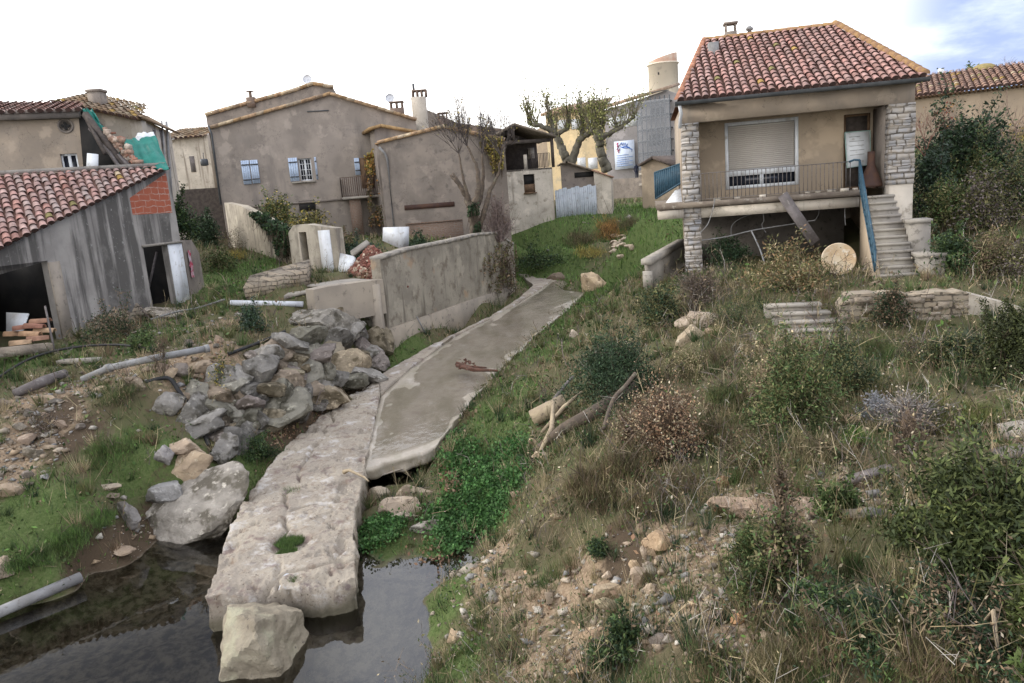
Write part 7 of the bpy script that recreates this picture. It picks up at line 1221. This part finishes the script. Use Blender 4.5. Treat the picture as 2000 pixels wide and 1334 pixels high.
# left bank plants
for nm, lab, cat, u, v, w, h, k, pal, n, ls, d in (
 ('dark_bush', 'dark green bush growing against the shed corner', 'bush', 358, 468, 56, 80, 'leaf', DKGREEN + GREEN, 4200, .11, 30), ('dark_bush', 'dark green bush in the shade of the plank gate', 'bush', 400, 455, 60, 60, 'leaf', DKGREEN, 3200, .12, 36),
 ('dark_bush', 'small dark shrub hanging below the white pipe', 'bush', 492, 652, 52, 64, 'leaf', DKGREEN + GLAUC, 2600, .06, None), ('dark_bush', 'dark weeds at the foot of the streaked shed wall', 'bush', 225, 668, 100, 60, 'leaf', DKGREEN + BRWN, 3000, .06, None),
 ('yellow_shrub', 'tall yellow green shrub under the shuttered window', 'shrub', 600, 450, 110, 62, 'leaf', YELL + OLIVE * 2, 3800, .13, 36), ('yellow_shrub', 'yellow green shrub on top of the garden wall', 'shrub', 535, 440, 80, 50, 'leaf', OLIVE + YELL[:2] + GREEN, 2600, .12, 36.5),
 ('dark_bush', 'dark green bush behind the broken pier', 'bush', 700, 485, 90, 46, 'leaf', DKGREEN + GLAUC, 3600, .10, 30), ('brown_shrub', 'reddish brown shrub behind the broken pier', 'shrub', 670, 470, 60, 46, 'leaf', BRWN + OLIVE, 1800, .10, 31),
 ('dark_bush', 'dark leafy mass at the foot of the grey outbuilding', 'bush', 815, 480, 60, 30, 'leaf', DKGREEN, 1600, .10, 31), ('green_shrub', 'green shrub between the garden wall foot and the shed', 'shrub', 430, 530, 70, 40, 'leaf', LEAFY + OLIVE, 2200, .09, None), ('yellow_tuft', 'yellow tuft of grass by the garden wall foot', 'tuft', 465, 508, 44, 22, 'fine', YELL, 500, .10, None),
 ('dry_weeds', 'brown dry weeds along the bottom of the garden wall', 'weeds', 455, 470, 60, 46, 'dry', BRWN + OLIVE, 700, .06, 34), ('grass_clump', 'olive grassy clump above the curved black hose', 'grass clump', 250, 790, 110, 60, 'fine', OLIVE + STRAW[:1] + GREEN, 1800, .075, None), ('grass_clump', 'green grassy clump in the middle of the left bank', 'grass clump', 210, 900, 110, 60, 'fine', GREEN + LUSH + OLIVE, 2200, .075, None),
 ('grass_clump', 'green grassy clump at the bottom of the left bank', 'grass clump', 140, 1070, 110, 60, 'fine', GREEN + LUSH, 2200, .07, None), ('grass_clump', 'green tuft beside the squarish grey stone', 'grass clump', 200, 1025, 60, 46, 'fine', LUSH + GREEN, 1000, .07, None), ('bare_thicket', 'thin brown twigs standing across the grey drain pipe', 'thicket', 320, 735, 50, 80, 'dry', BRWN, 300, .04, None), ('yellow_shrub', 'small yellow green sapling beside the drain pipe end', 'sapling', 436, 762, 46, 80, 'dry', YELL + LEAFY, 400, .07, None),
 ('green_shrub', 'leafy green weeds below the shed plinth', 'shrub', 285, 690, 70, 36, 'leaf', LEAFY + GREEN, 1600, .06, None), ('dark_bush', 'dark green undergrowth between rocks and slab', 'bush', 510, 905, 70, 50, 'leaf', DKGREEN + GREEN, 2200, .06, None), ('bare_thicket', 'grey brown dead twigs at the far left of the bank', 'thicket', 90, 850, 80, 60, 'dry', BRWN + MAUVE, 500, .04, None), ('grass_clump', 'long green grass at the left edge above the pool pipe', 'grass clump', 60, 1110, 90, 60, 'fine', GREEN + LUSH, 1600, .075, None),
 ('brown_shrub', 'brown bramble trailing over the far end of the retaining wall', 'bramble', 985, 560, 50, 110, 'dry', BRWN + MAUVE, 900, .06, 33.2), ('green_shrub', 'grass and weeds along the foot of the retaining wall end', 'weeds', 960, 598, 60, 36, 'fine', OLIVE + GREEN, 800, .08, 32)):
    P_(nm, lab, cat, u, v, w, h, k, pal, n, ls, d=d, asp=.45)
def curtain(name, label, pl, pts, n, pal, ls, off=.12, cat='ivy'):
    a = np.array([pl.hit(*q) for q in pts]); x0, x1 = a[:, 0].min(), a[:, 0].max(); z0, z1 = a[:, 1].min(), a[:, 1].max(); X = RNG.uniform(x0, x1, n * 3); Z_ = RNG.uniform(z0, z1, n * 3); k = inside(X, Z_, a) & (np.array([noise.noise(Vector((x * 1.6, z * 1.6, 4))) for x, z in zip(X, Z_)]) > -.25); X, Z_ = X[k][:n], Z_[k][:n]
    P = np.array([pl.xyz(x, z, off * RNG.uniform(.2, 1.4)) for x, z in zip(X, Z_)]); b = pl.xyz(a[:, 0].mean(), z0); root = thing(name, label, cat, b); leaf_obj('foliage', leaves(P, ls, .7, -.3), pick(pal, len(P)), MT['leaf'], b, root)
    sg = np.stack([P[: len(P) // 8], P[: len(P) // 8] - np.array([0, 0, .5]) + RNG.normal(size=(len(P) // 8, 3)) * .12], 1); leaf_obj('stems', twig_strips(sg, np.full(len(sg), .012)), pick([(.08, .06, .045)], len(sg)), MT['twig'], b, root)
curtain('ivy', 'dark ivy spilling over the garden wall down to the broken pier', GW, [(498, 414), (525, 416), (574, 444), (570, 496), (556, 500), (543, 458), (515, 432)], 2400, DKGREEN + GREEN[:1], .13, .25)
curtain('orange_vine', 'orange autumn vine climbing beside the balcony', SH, [(712, 308), (735, 292), (748, 300), (752, 345), (740, 352), (716, 340)], 1500, ORNG + YELL, .14, .8, 'vine'); curtain('dry_vine', 'brown dry vine trailing below the balcony down to the ground', SH, [(716, 345), (752, 345), (756, 440), (720, 440)], 1600, BRWN + OLIVE[:2] + ORNG[:1], .12, 1.3, 'vine')
curtain('yellow_creeper', 'yellow leaved creeper on the right corner of the grey outbuilding', GH, [(935, 265), (980, 268), (982, 330), (962, 335), (955, 300), (938, 285)], 1100, YELL + BRWN[:1], .12, .3, 'creeper'); curtain('wall_creeper', 'tangle of brown creeper over the retaining wall end', RW, [(930, 520), (960, 480), (1003, 470), (1004, 560), (960, 575)], 900, BRWN + OLIVE, .10, .15, 'creeper')
# multi-stemmed bare tree in front of the outbuilding
def limb_tree(name, label, limbs, d0, shoots, leafpal=None, nl=0, ls=.12, r_scale=1., matname='bark', cat='tree', twig=(.12, .10, .09), spread=.3, sl=1.0, knuckle=True, dep=2, upk=.6, kids=2, tw_r=.012, along=0):
    base = at(*limbs[0][0][:2], d0); root = thing(name, label, cat, base); mb = MB(); ends = []; mids = []
    for L in limbs:
        pts = np.array([at(u, v, d0 + dd) for u, v, dd, _ in L]); rad = np.array([q[3] for q in L]) * r_scale; t = np.linspace(0, len(pts) - 1, (len(pts) - 1) * 5 + 1); P = np.stack([np.interp(t, np.arange(len(pts)), pts[:, k]) for k in range(3)], 1); al = []
        P[1:-1] += np.array([[noise.noise(Vector((i * .7, k * 3.3, L[0][0]))) for k in range(3)] for i in range(len(P) - 2)]) * rad.mean() * .7; mb.tube(P, np.interp(t, np.arange(len(pts)), rad), 9); ends.append((P[-1], P[-1] - P[-3], rad[-1], L[-1][0]));
        mids.extend([P[i] for i in np.linspace(len(P) * .45, len(P) - 2, along).astype(int)] if along and len(L) >= 3 else []) 
        if knuckle and rad[-1] > .03: mb.add(ICO[1][0] * rad[-1] * 1.5 + P[-1], ICO[1][1])
    mb.build('trunk', MT[matname], root, smooth=True); segs, R_ = [], []
    for q in mids:
        for k in range(3): v = np.array([RNG.normal() * .28, RNG.normal() * .28, 1.0]); v /= np.linalg.norm(v); grow(segs, R_, q, v, sl * RNG.uniform(.5, 1.2), tw_r, dep, .22, .2, kids)
    for e, dd, r, ue in ends:
        if name == 'bare_tree' and ue < 890: continue
        dd = dd / np.linalg.norm(dd)
        for k in range(shoots): v = dd * .4 + np.array([RNG.normal() * spread, RNG.normal() * spread, upk + .4]); v /= np.linalg.norm(v); grow(segs, R_, e, v, sl * RNG.uniform(.6, 1.15), max(tw_r, r * .28), dep, .22, .2, kids)
    sg = np.array(segs); leaf_obj('twigs', twig_strips(sg, np.array(R_)), pick([twig], len(sg), .3), MT['twig'], base, root)
    if nl: q = sg[RNG.integers(0, len(sg), nl)]; P = q[:, 0] + (q[:, 1] - q[:, 0]) * np.where(RNG.uniform(0, 1, nl) < .4, RNG.uniform(.92, 1.04, nl), RNG.uniform(-.05, .14, nl))[:, None] + RNG.normal(size=(nl, 3)) * ls; leaf_obj('crown', leaves(P, ls, .6), pick(leafpal, nl), MT['leaf'], base, root)
    return root
limb_tree('bare_tree', 'multi stemmed leafless tree in front of the grey outbuilding', [[(928, 465, 0, .20), (924, 420, 0, .20), (912, 385, .1, .13), (895, 358, .1, .09), (880, 342, .2, .05)], [(925, 430, 0, .16), (928, 400, -.2, .15), (936, 365, -.3, .10), (930, 320, -.3, .06), (912, 285, -.2, .03)], [(926, 415, 0, .13), (938, 385, .2, .11), (944, 345, .3, .07), (942, 300, .2, .04)], [(934, 450, 0, .12), (948, 405, 0, .10), (958, 370, .2, .08), (974, 340, .2, .05), (978, 305, 0, .03)], [(918, 400, 0, .08), (905, 350, -.2, .05), (896, 300, -.2, .03)], [(905, 375, 0, .06), (893, 350, .2, .05), (884, 338, .3, .04)]], 32.4, 12, YELL + BRWN, 500, .08, 1.1, 'bark', twig=(.10, .085, .08), sl=.8, dep=4, spread=.5, knuckle=False, tw_r=.022, kids=3, upk=.35)
curtain('trunk_ivy', 'ivy wrapped round the trunk of the leafless tree', Plane2(at(905, 460, 32.1), at(945, 460, 32.1)), [(915, 455), (912, 425), (918, 400), (932, 395), (936, 420), (938, 458)], 700, DKGREEN, .11, .12)
PLT = [(.19, .20, .065), (.26, .25, .10), (.13, .15, .05)]
limb_tree('pollarded_tree', 'left pollarded plane tree with two leaning stems and knobbly shoots', [[(1112, 325, 0, .55), (1104, 305, 0, .50), (1094, 280, .2, .42), (1084, 262, .4, .36), (1070, 252, .5, .30), (1045, 243, .8, .2)], [(1114, 322, 0, .5), (1124, 295, -.2, .42), (1134, 272, -.4, .36), (1148, 262, -.6, .30), (1160, 248, -.8, .22)], [(1086, 264, .4, .3), (1078, 240, .6, .24), (1072, 228, .6, .2)], [(1090, 262, .2, .26), (1110, 250, 0, .2), (1112, 236, 0, .18)], [(1136, 270, -.4, .3), (1138, 250, -.4, .24), (1136, 238, -.3, .2)], [(1060, 248, .6, .2), (1040, 244, 1.2, .16), (1032, 238, 1.2, .13)]], 60, 8, PLT, 3000, .16, .72, 'plane_bark', along=5, twig=(.16, .14, .10), sl=1.75, spread=.42, dep=1, kids=1, tw_r=.05, upk=.9)
limb_tree('pollarded_tree', 'right pollarded plane tree with one stout trunk and a long side limb', [[(1186, 334, 0, .75), (1178, 312, 0, .62), (1172, 290, 0, .56), (1170, 268, 0, .5)], [(1170, 270, 0, .45), (1160, 258, .3, .36), (1150, 248, .5, .26)], [(1172, 272, 0, .45), (1188, 262, -.3, .34), (1208, 252, -.6, .28), (1222, 242, -.8, .22), (1238, 228, -1, .15)], [(1170, 268, 0, .4), (1174, 250, 0, .3), (1176, 238, 0, .22)], [(1205, 254, -.6, .22), (1202, 240, -.6, .18)], [(1165, 262, .1, .3), (1164, 246, .2, .24), (1162, 236, .2, .2)]], 58, 8, PLT, 3000, .16, .60, 'plane_bark', along=5, twig=(.16, .14, .10), sl=1.6, spread=.42, dep=1, kids=1, tw_r=.05, upk=.9)
# ---------------------------------------------------------------- grass, herbs, gravel, leaf litter
def scatter(n, a=4.5, b=62., azm=.92):
    q = RNG.uniform(0, 1, n); d = (a ** .5 + q * (b ** .5 - a ** .5)) ** 2; az = RNG.uniform(-azm, azm, n); x = d * np.sin(az); y = d * np.cos(az); ok = (y > 3.5); return x[ok], y[ok]
HOUSE_POLY = [hx(-.3, -.1, 0)[:2], hx(W_, -.1, 0)[:2], hx(W_, 5.6, 0)[:2], hx(-.3, 5.6, 0)[:2]]; SHED_POLY = [SW.xyz(s_lo, 0)[:2], SW.xyz(sEnd, 0)[:2], SW.xyz(sEnd, 0, -9)[:2], SW.xyz(s_lo, 0, -9)[:2]]
def free(x, y, z, m=.0): return ~inside(x, y, STREAM_POLY) & (z > .015 + m) & ~inside(x, y, HOUSE_POLY) & ~inside(x, y, SHED_POLY) & ~((y > 24) & (x < -4) & (y > 38))
def relief(x, y): return np.array([noise.fractal(Vector((a * .9, b * .9, 0)), .8, 2.1, 5) * .10 + noise.noise(Vector((a * 5, b * 5, 3))) * .025 if (abs(a) < 16 and 3 < b < 30) else 0. for a, b in zip(x, y)])
x, y = scatter(380000); z = ground(x, y); k = free(x, y, z); x, y, z = x[k], y[k], z[k]; W = cover_maps(x, y); z = z + relief(x, y) - .01
cl = np.array([noise.fractal(Vector((a * .7, b * .7, 5)), .8, 2.1, 4) for a, b in zip(x, y)]); c2 = np.array([noise.noise(Vector((a * 2.6, b * 2.6, 15))) for a, b in zip(x, y)])
right = (x > -1.2); keep = np.clip(.48 + .9 * cl + .5 * c2, .12, 1) * (1 - .68 * W['bare']) * (1 - .85 * W['mud']); keep = np.maximum(keep, W['lush'] * np.where(y > 22, 1.0, .8)); keep[~right] *= .75
k = RNG.uniform(0, 1, len(x)) < keep; x, y, z, cl, c2 = x[k], y[k], z[k], cl[k], c2[k]; L = W['lush'][k]; D_ = W['dry'][k]; n = len(x); d = np.hypot(x, y); u = RNG.uniform(0, 1, n)
lush = u < np.clip(L * np.where(y > 22, 1.4, .75), 0, .95) + .08; dry = ~lush & (RNG.uniform(0, 1, n) < np.clip(.14 + .34 * D_ + .6 * c2, .03, .75))
C = np.where(lush[:, None], pick(LUSH + GREEN, n) * np.where(y > 30, 1.3, 1.0)[:, None], np.where(dry[:, None], pick(STRAW * 2 + BRWN, n), pick(OLIVE * 2 + GREEN * 2 + LUSH[2:3], n)))
h = np.where(lush, np.where(y > 26, .13, np.where(x < -1, .14, .10)), np.where(dry, .17, .13)) * RNG.uniform(.5, 1.7, n) * (1 + .6 * np.clip(cl, -.5, 1)) * np.clip(d / 9, .8, 2.0) ** .6; w = .0085 * (d / 9) ** np.where(y > 26, 1.05, .75) * RNG.uniform(.7, 1.4, n)
V1 = blades(np.stack([x, y, z], 1), h, w, .5)
# tufts among the blades
tx, ty = scatter(3000, 4.5, 30, .9); tz = ground(tx, ty); k = free(tx, ty, tz); tx, ty, tz = tx[k], ty[k], tz[k]; TW_ = cover_maps(tx, ty); k = RNG.uniform(0, 1, len(tx)) > .75 * np.maximum(TW_['bare'], TW_['mud']) + .35 * TW_['lush']; tx, ty, tz = tx[k], ty[k], tz[k] + relief(tx[k], ty[k]); m = 46; nT = len(tx)
ti = np.repeat(np.arange(nT), m); rad = RNG.uniform(.03, .11, nT)[ti]; a = RNG.uniform(0, 2 * pi, nT * m); rr = np.sqrt(RNG.uniform(0, 1, nT * m)) * rad; px_ = np.stack([tx[ti] + rr * np.cos(a), ty[ti] + rr * np.sin(a), tz[ti] - .02], 1)
dirs = np.stack([np.cos(a) * rr / rad * .7, np.sin(a) * rr / rad * .7, np.full(len(a), 1.0)], 1) + RNG.normal(size=(len(a), 3)) * .2; th = RNG.uniform(.14, .42, nT)[ti] * RNG.uniform(.5, 1.2, len(a)); pal = np.array(STRAW[:2] + OLIVE + GREEN + DKGREEN[:2] + BRWN[:1]); tc = pal[RNG.integers(0, len(pal), nT)][ti] * RNG.uniform(.7, 1.3, len(a))[:, None]
V2 = blades(px_, th, np.full(len(a), .010) * np.clip(ty[ti] / 10, .8, 2), dirs=dirs)
tag(leaf_obj('grass', np.concatenate([V1, V2]), np.concatenate([C, tc]), MT['leaf'], (0, 0, 0)), kind='stuff')
# broad herbs by the stream and small leafy ground plants
HERB = [((945, 930), 1.3), ((980, 960), 1.1), ((920, 980), 1.1), ((900, 900), .8), ((990, 900), .9), ((950, 1000), 1.0), ((880, 1050), .6), ((735, 1045), .65), ((760, 1035), .5), ((1000, 940), .6), ((860, 1010), .6), ((880, 870), .6)]
Q = []; 
for (uu, vv), r in HERB:
    p = gpx(uu, vv); m = int(2600 * r); q = np.stack([p[0] + RNG.normal(size=m) * .26 * r, p[1] + RNG.normal(size=m) * .40 * r], 1); Q.append(q)
Q = np.concatenate(Q); zz = ground(Q[:, 0], Q[:, 1]); k = ~inside(Q[:, 0], Q[:, 1], STREAM_POLY); Q, zz = Q[k], np.maximum(zz[k], .0); hump = np.array([noise.fractal(Vector((a * 2.2, b * 2.2, 8)), .8, 2, 3) for a, b in Q]); Pz = zz + .03 + np.clip(.10 + .14 * hump, .0, .4) * RNG.uniform(.2, 1.1, len(Q)); P = np.stack([Q[:, 0], Q[:, 1], Pz], 1)
tag(leaf_obj('herbs', leaves(P, .055, .75, .2), pick([(.045, .115, .03), (.06, .14, .035), (.035, .085, .026), (.08, .16, .05)], len(P), .35), MT['leaf'], (0, 0, 0)), kind='stuff')
x, y = scatter(90000, 4.5, 45); z = ground(x, y); k = free(x, y, z, .03); x, y, z = x[k], y[k], z[k]; W = cover_maps(x, y); c2 = np.array([noise.fractal(Vector((a * 1.3, b * 1.3, 25)), .8, 2, 4) for a, b in zip(x, y)]); k = RNG.uniform(0, 1, len(x)) < np.clip(.35 + 1.0 * c2, 0, 1) * (1 - .9 * W['bare']) * (1 - .7 * W['mud']) + .3 * W['lush']; x, y, z, c2 = x[k], y[k], z[k] + relief(x[k], y[k]), c2[k]; n = len(x); L = W['lush'][k]; d = np.hypot(x, y)
P = np.stack([x, y, z + RNG.uniform(.0, .13, n) * (1 + c2)], 1); col = np.where((RNG.uniform(0, 1, n) < .25 + .6 * L)[:, None], pick(LEAFY + LUSH[:2], n), pick(OLIVE + BRWN + GREEN, n)); Vv = leaves(P, .05, .55, .3); cen = Vv.mean(1, keepdims=True); Vv = cen + (Vv - cen) * np.clip(d / 9, .8, 2.2)[:, None, None]
tag(leaf_obj('ground_cover', Vv, col, MT['leaf'], (0, 0, 0)), kind='stuff')
# moss and tufts on the slab
Q = []; 
for (uu, vv), r, m, hh in (((566, 1052), .24, 2600, .05), ((560, 1075), .16, 900, .04), ((572, 965), .13, 420, .15), ((560, 960), .06, 140, .12), ((640, 880), .12, 500, .06), ((590, 905), .07, 160, .06), ((655, 810), .10, 250, .06), ((575, 1128), .08, 200, .06)):
    p = atz(uu, vv, .53); a = RNG.uniform(0, 2 * pi, m); rr = np.sqrt(RNG.uniform(0, 1, m)) * r; Q.append(blades(np.stack([p[0] + rr * np.cos(a), p[1] + rr * np.sin(a), np.full(m, p[2] - .05)], 1), RNG.uniform(.4, 1.3, m) * hh + .03, np.full(m, .009), .5))
Q = np.concatenate(Q); tag(leaf_obj('moss', Q, pick(LUSH + GREEN, len(Q)), MT['leaf'], (0, 0, 0)), kind='stuff')
# gravel and small rubble
GR = [(c, .6) for c in COVER[4][2]] + [(c, 1.2) for c in COVER[5][2]] + [((300, 1050), .6), ((350, 1045), .5), ((250, 1065), .5), ((900, 1250), .5), ((1700, 1010), .8), ((1650, 960), .8), ((1480, 1090), .8), ((200, 620), .8), ((150, 600), .8), ((260, 645), .6), ((1050, 610), .4), ((1090, 575), .5), ((1200, 470), .5), ((1560, 590), .8), ((1620, 585), .8)]
mb = MB(); IV, IF = np.array([(1, 0, 0), (-1, 0, 0), (0, 1, 0), (0, -1, 0), (0, 0, 1), (0, 0, -1)], float), [(0, 2, 4), (2, 1, 4), (1, 3, 4), (3, 0, 4), (2, 0, 5), (1, 2, 5), (3, 1, 5), (0, 3, 5)]
BXV = np.array([(-1, -1, -1), (1, -1, -1), (1, 1, -1), (-1, 1, -1), (-1, -1, 1), (1, -1, 1), (1, 1, 1), (-1, 1, 1)], float) * .7; BXF = [(3, 2, 1, 0), (4, 5, 6, 7), (0, 1, 5, 4), (1, 2, 6, 5), (2, 3, 7, 6), (3, 0, 4, 7)]
for (uu, vv), r in GR:
    p = gpx(uu, vv); m = int(150 * r); sx = 34 * p[1] / FPX * (1 + .2 * r); X = p[0] + RNG.normal(size=m) * sx; Y = p[1] + RNG.normal(size=m) * sx * 1.7; Z_ = ground(X, Y); k = free(X, Y, Z_); X, Y, Z_ = X[k], Y[k], Z_[k] + relief(X[k], Y[k])
    for a, b, c in zip(X, Y, Z_):
        s = min(RNG.lognormal(-4.45, .7), .08) * (1 + .03 * b); R3 = np.array(Matrix.Rotation(RNG.uniform(0, 6), 3, Vector(RNG.normal(size=3)))); V = ((BXV if RNG.uniform() < .85 else IV) * (1 + RNG.normal(size=(1, 3)) * .25)); V = V + RNG.normal(size=V.shape) * .26; k3 = random.choice([(.38, .32, .25), (.32, .25, .18), (.44, .39, .32), (.27, .22, .17), (.36, .27, .18), (.30, .29, .28), (.48, .44, .38)])
        mb.add(np.array([a, b, c + s * .3]) + (V * s) @ R3 * np.array([1, 1, .6]), BXF if len(V) == 8 else IF, np.array(k3) * RNG.uniform(.5, .95))
tag(mb.build('gravel', MT['stone_col']), kind='stuff')
Q = []
for (uu, vv), r, m in (((560, 830), .5, 260), ((620, 795), .5, 320), ((680, 760), .45, 300), ((730, 735), .3, 160), ((520, 845), .4, 160), ((470, 780), .4, 100), ((880, 930), .25, 240), ((890, 960), .2, 160), ((905, 985), .2, 120), ((850, 1095), .4, 160), ((420, 760), .5, 80), ((1100, 1190), 1.2, 90), ((1500, 1100), 1.5, 90)):
    p = gpx(uu, vv); q = np.stack([p[0] + RNG.normal(size=m) * .5 * r, p[1] + RNG.normal(size=m) * .8 * r], 1); zz = ground(q[:, 0], q[:, 1]); k = ~inside(q[:, 0], q[:, 1], STREAM_POLY); Q.append(np.stack([q[k, 0], q[k, 1], zz[k] + relief(q[k, 0], q[k, 1]) + RNG.uniform(.02, .09, k.sum())], 1))
Q = np.concatenate(Q); tag(leaf_obj('leaf_litter', leaves(Q, .06, .65, -.1), pick([(.20, .115, .07), (.25, .16, .10), (.15, .09, .06), (.28, .19, .13)], len(Q)), MT['leaf'], (0, 0, 0)), kind='stuff')

# ---------------------------------------------------------------- dead stalks and wiry undergrowth over both banks
x, y = scatter(30000, 4.8, 27, .88); z = ground(x, y); k = free(x, y, z, .05); x, y, z = x[k], y[k], z[k]; W = cover_maps(x, y); c2 = np.array([noise.fractal(Vector((a * .8, b * .8, 45)), .8, 2.1, 4) for a, b in zip(x, y)])
_lp = gpx(1910, 1105); pr = np.where(x > -.6, np.clip(.38 + 1.1 * c2, .02, .9), np.clip(.2 + .8 * c2, 0, .6)) * (1 - .6 * W['bare']) * (1 - .75 * W['lush']) * (1 - .6 * W['mud']) * (np.hypot(x - _lp[0], y - _lp[1]) > 1.1); k = RNG.uniform(0, 1, len(x)) < pr
x, y, z, c2 = x[k], y[k], z[k] + relief(x[k], y[k]), c2[k]; n = len(x); P0 = np.stack([x, y, z - .02], 1); H_ = RNG.uniform(.12, .5, n) * (1 + .9 * np.clip(c2, -.4, .8)); d0 = RNG.normal(size=(n, 3)) * .35; d0[:, 2] = 1; d0 /= np.linalg.norm(d0, axis=1)[:, None]; P1 = P0 + d0 * (H_ * .6)[:, None]
d1 = d0 + RNG.normal(size=(n, 3)) * .45; d1 /= np.linalg.norm(d1, axis=1)[:, None]; P2 = P1 + d1 * (H_ * .55)[:, None]; pal = np.array(STRAW + BRWN + MAUVE + OLIVE[:2] + [(.36, .33, .29)]); pc = pal[RNG.integers(0, len(pal), n)] * RNG.uniform(.7, 1.2, n)[:, None]; SG = [np.stack([P0, P1], 1), np.stack([P1, P2], 1)]; RR = [np.full(n, .0055) * np.clip(y / 10, .8, 2), np.full(n, .004) * np.clip(y / 10, .8, 2)]; CC = [pc, pc]
for _ in range(3):
    f = RNG.uniform(.2, 1, n)[:, None]; q = P1 + (P2 - P1) * f; e = d1 + RNG.normal(size=(n, 3)) * .6; e /= np.linalg.norm(e, axis=1)[:, None]; SG.append(np.stack([q, q + e * (H_ * RNG.uniform(.15, .4, n))[:, None]], 1)); RR.append(np.full(n, .0032) * np.clip(y / 10, .8, 2)); CC.append(pc)
V = twig_strips(np.concatenate(SG), np.concatenate(RR)); tips = np.concatenate([a[:, 1] for a in SG[1:]]); k = RNG.uniform(0, 1, len(tips)) < .8; tips = tips[k] + RNG.normal(size=(k.sum(), 3)) * .02; lc = np.where((RNG.uniform(0, 1, len(tips)) < .68)[:, None], pick(OLIVE + GREEN * 2 + DKGREEN, len(tips)), pick(STRAW + BRWN + PALE[:1], len(tips)))
tag(leaf_obj('undergrowth', np.concatenate([V, leaves(tips, .04, .45, .2)]), np.concatenate(CC + [lc]), MT['leaf'], (0, 0, 0)), kind='stuff')
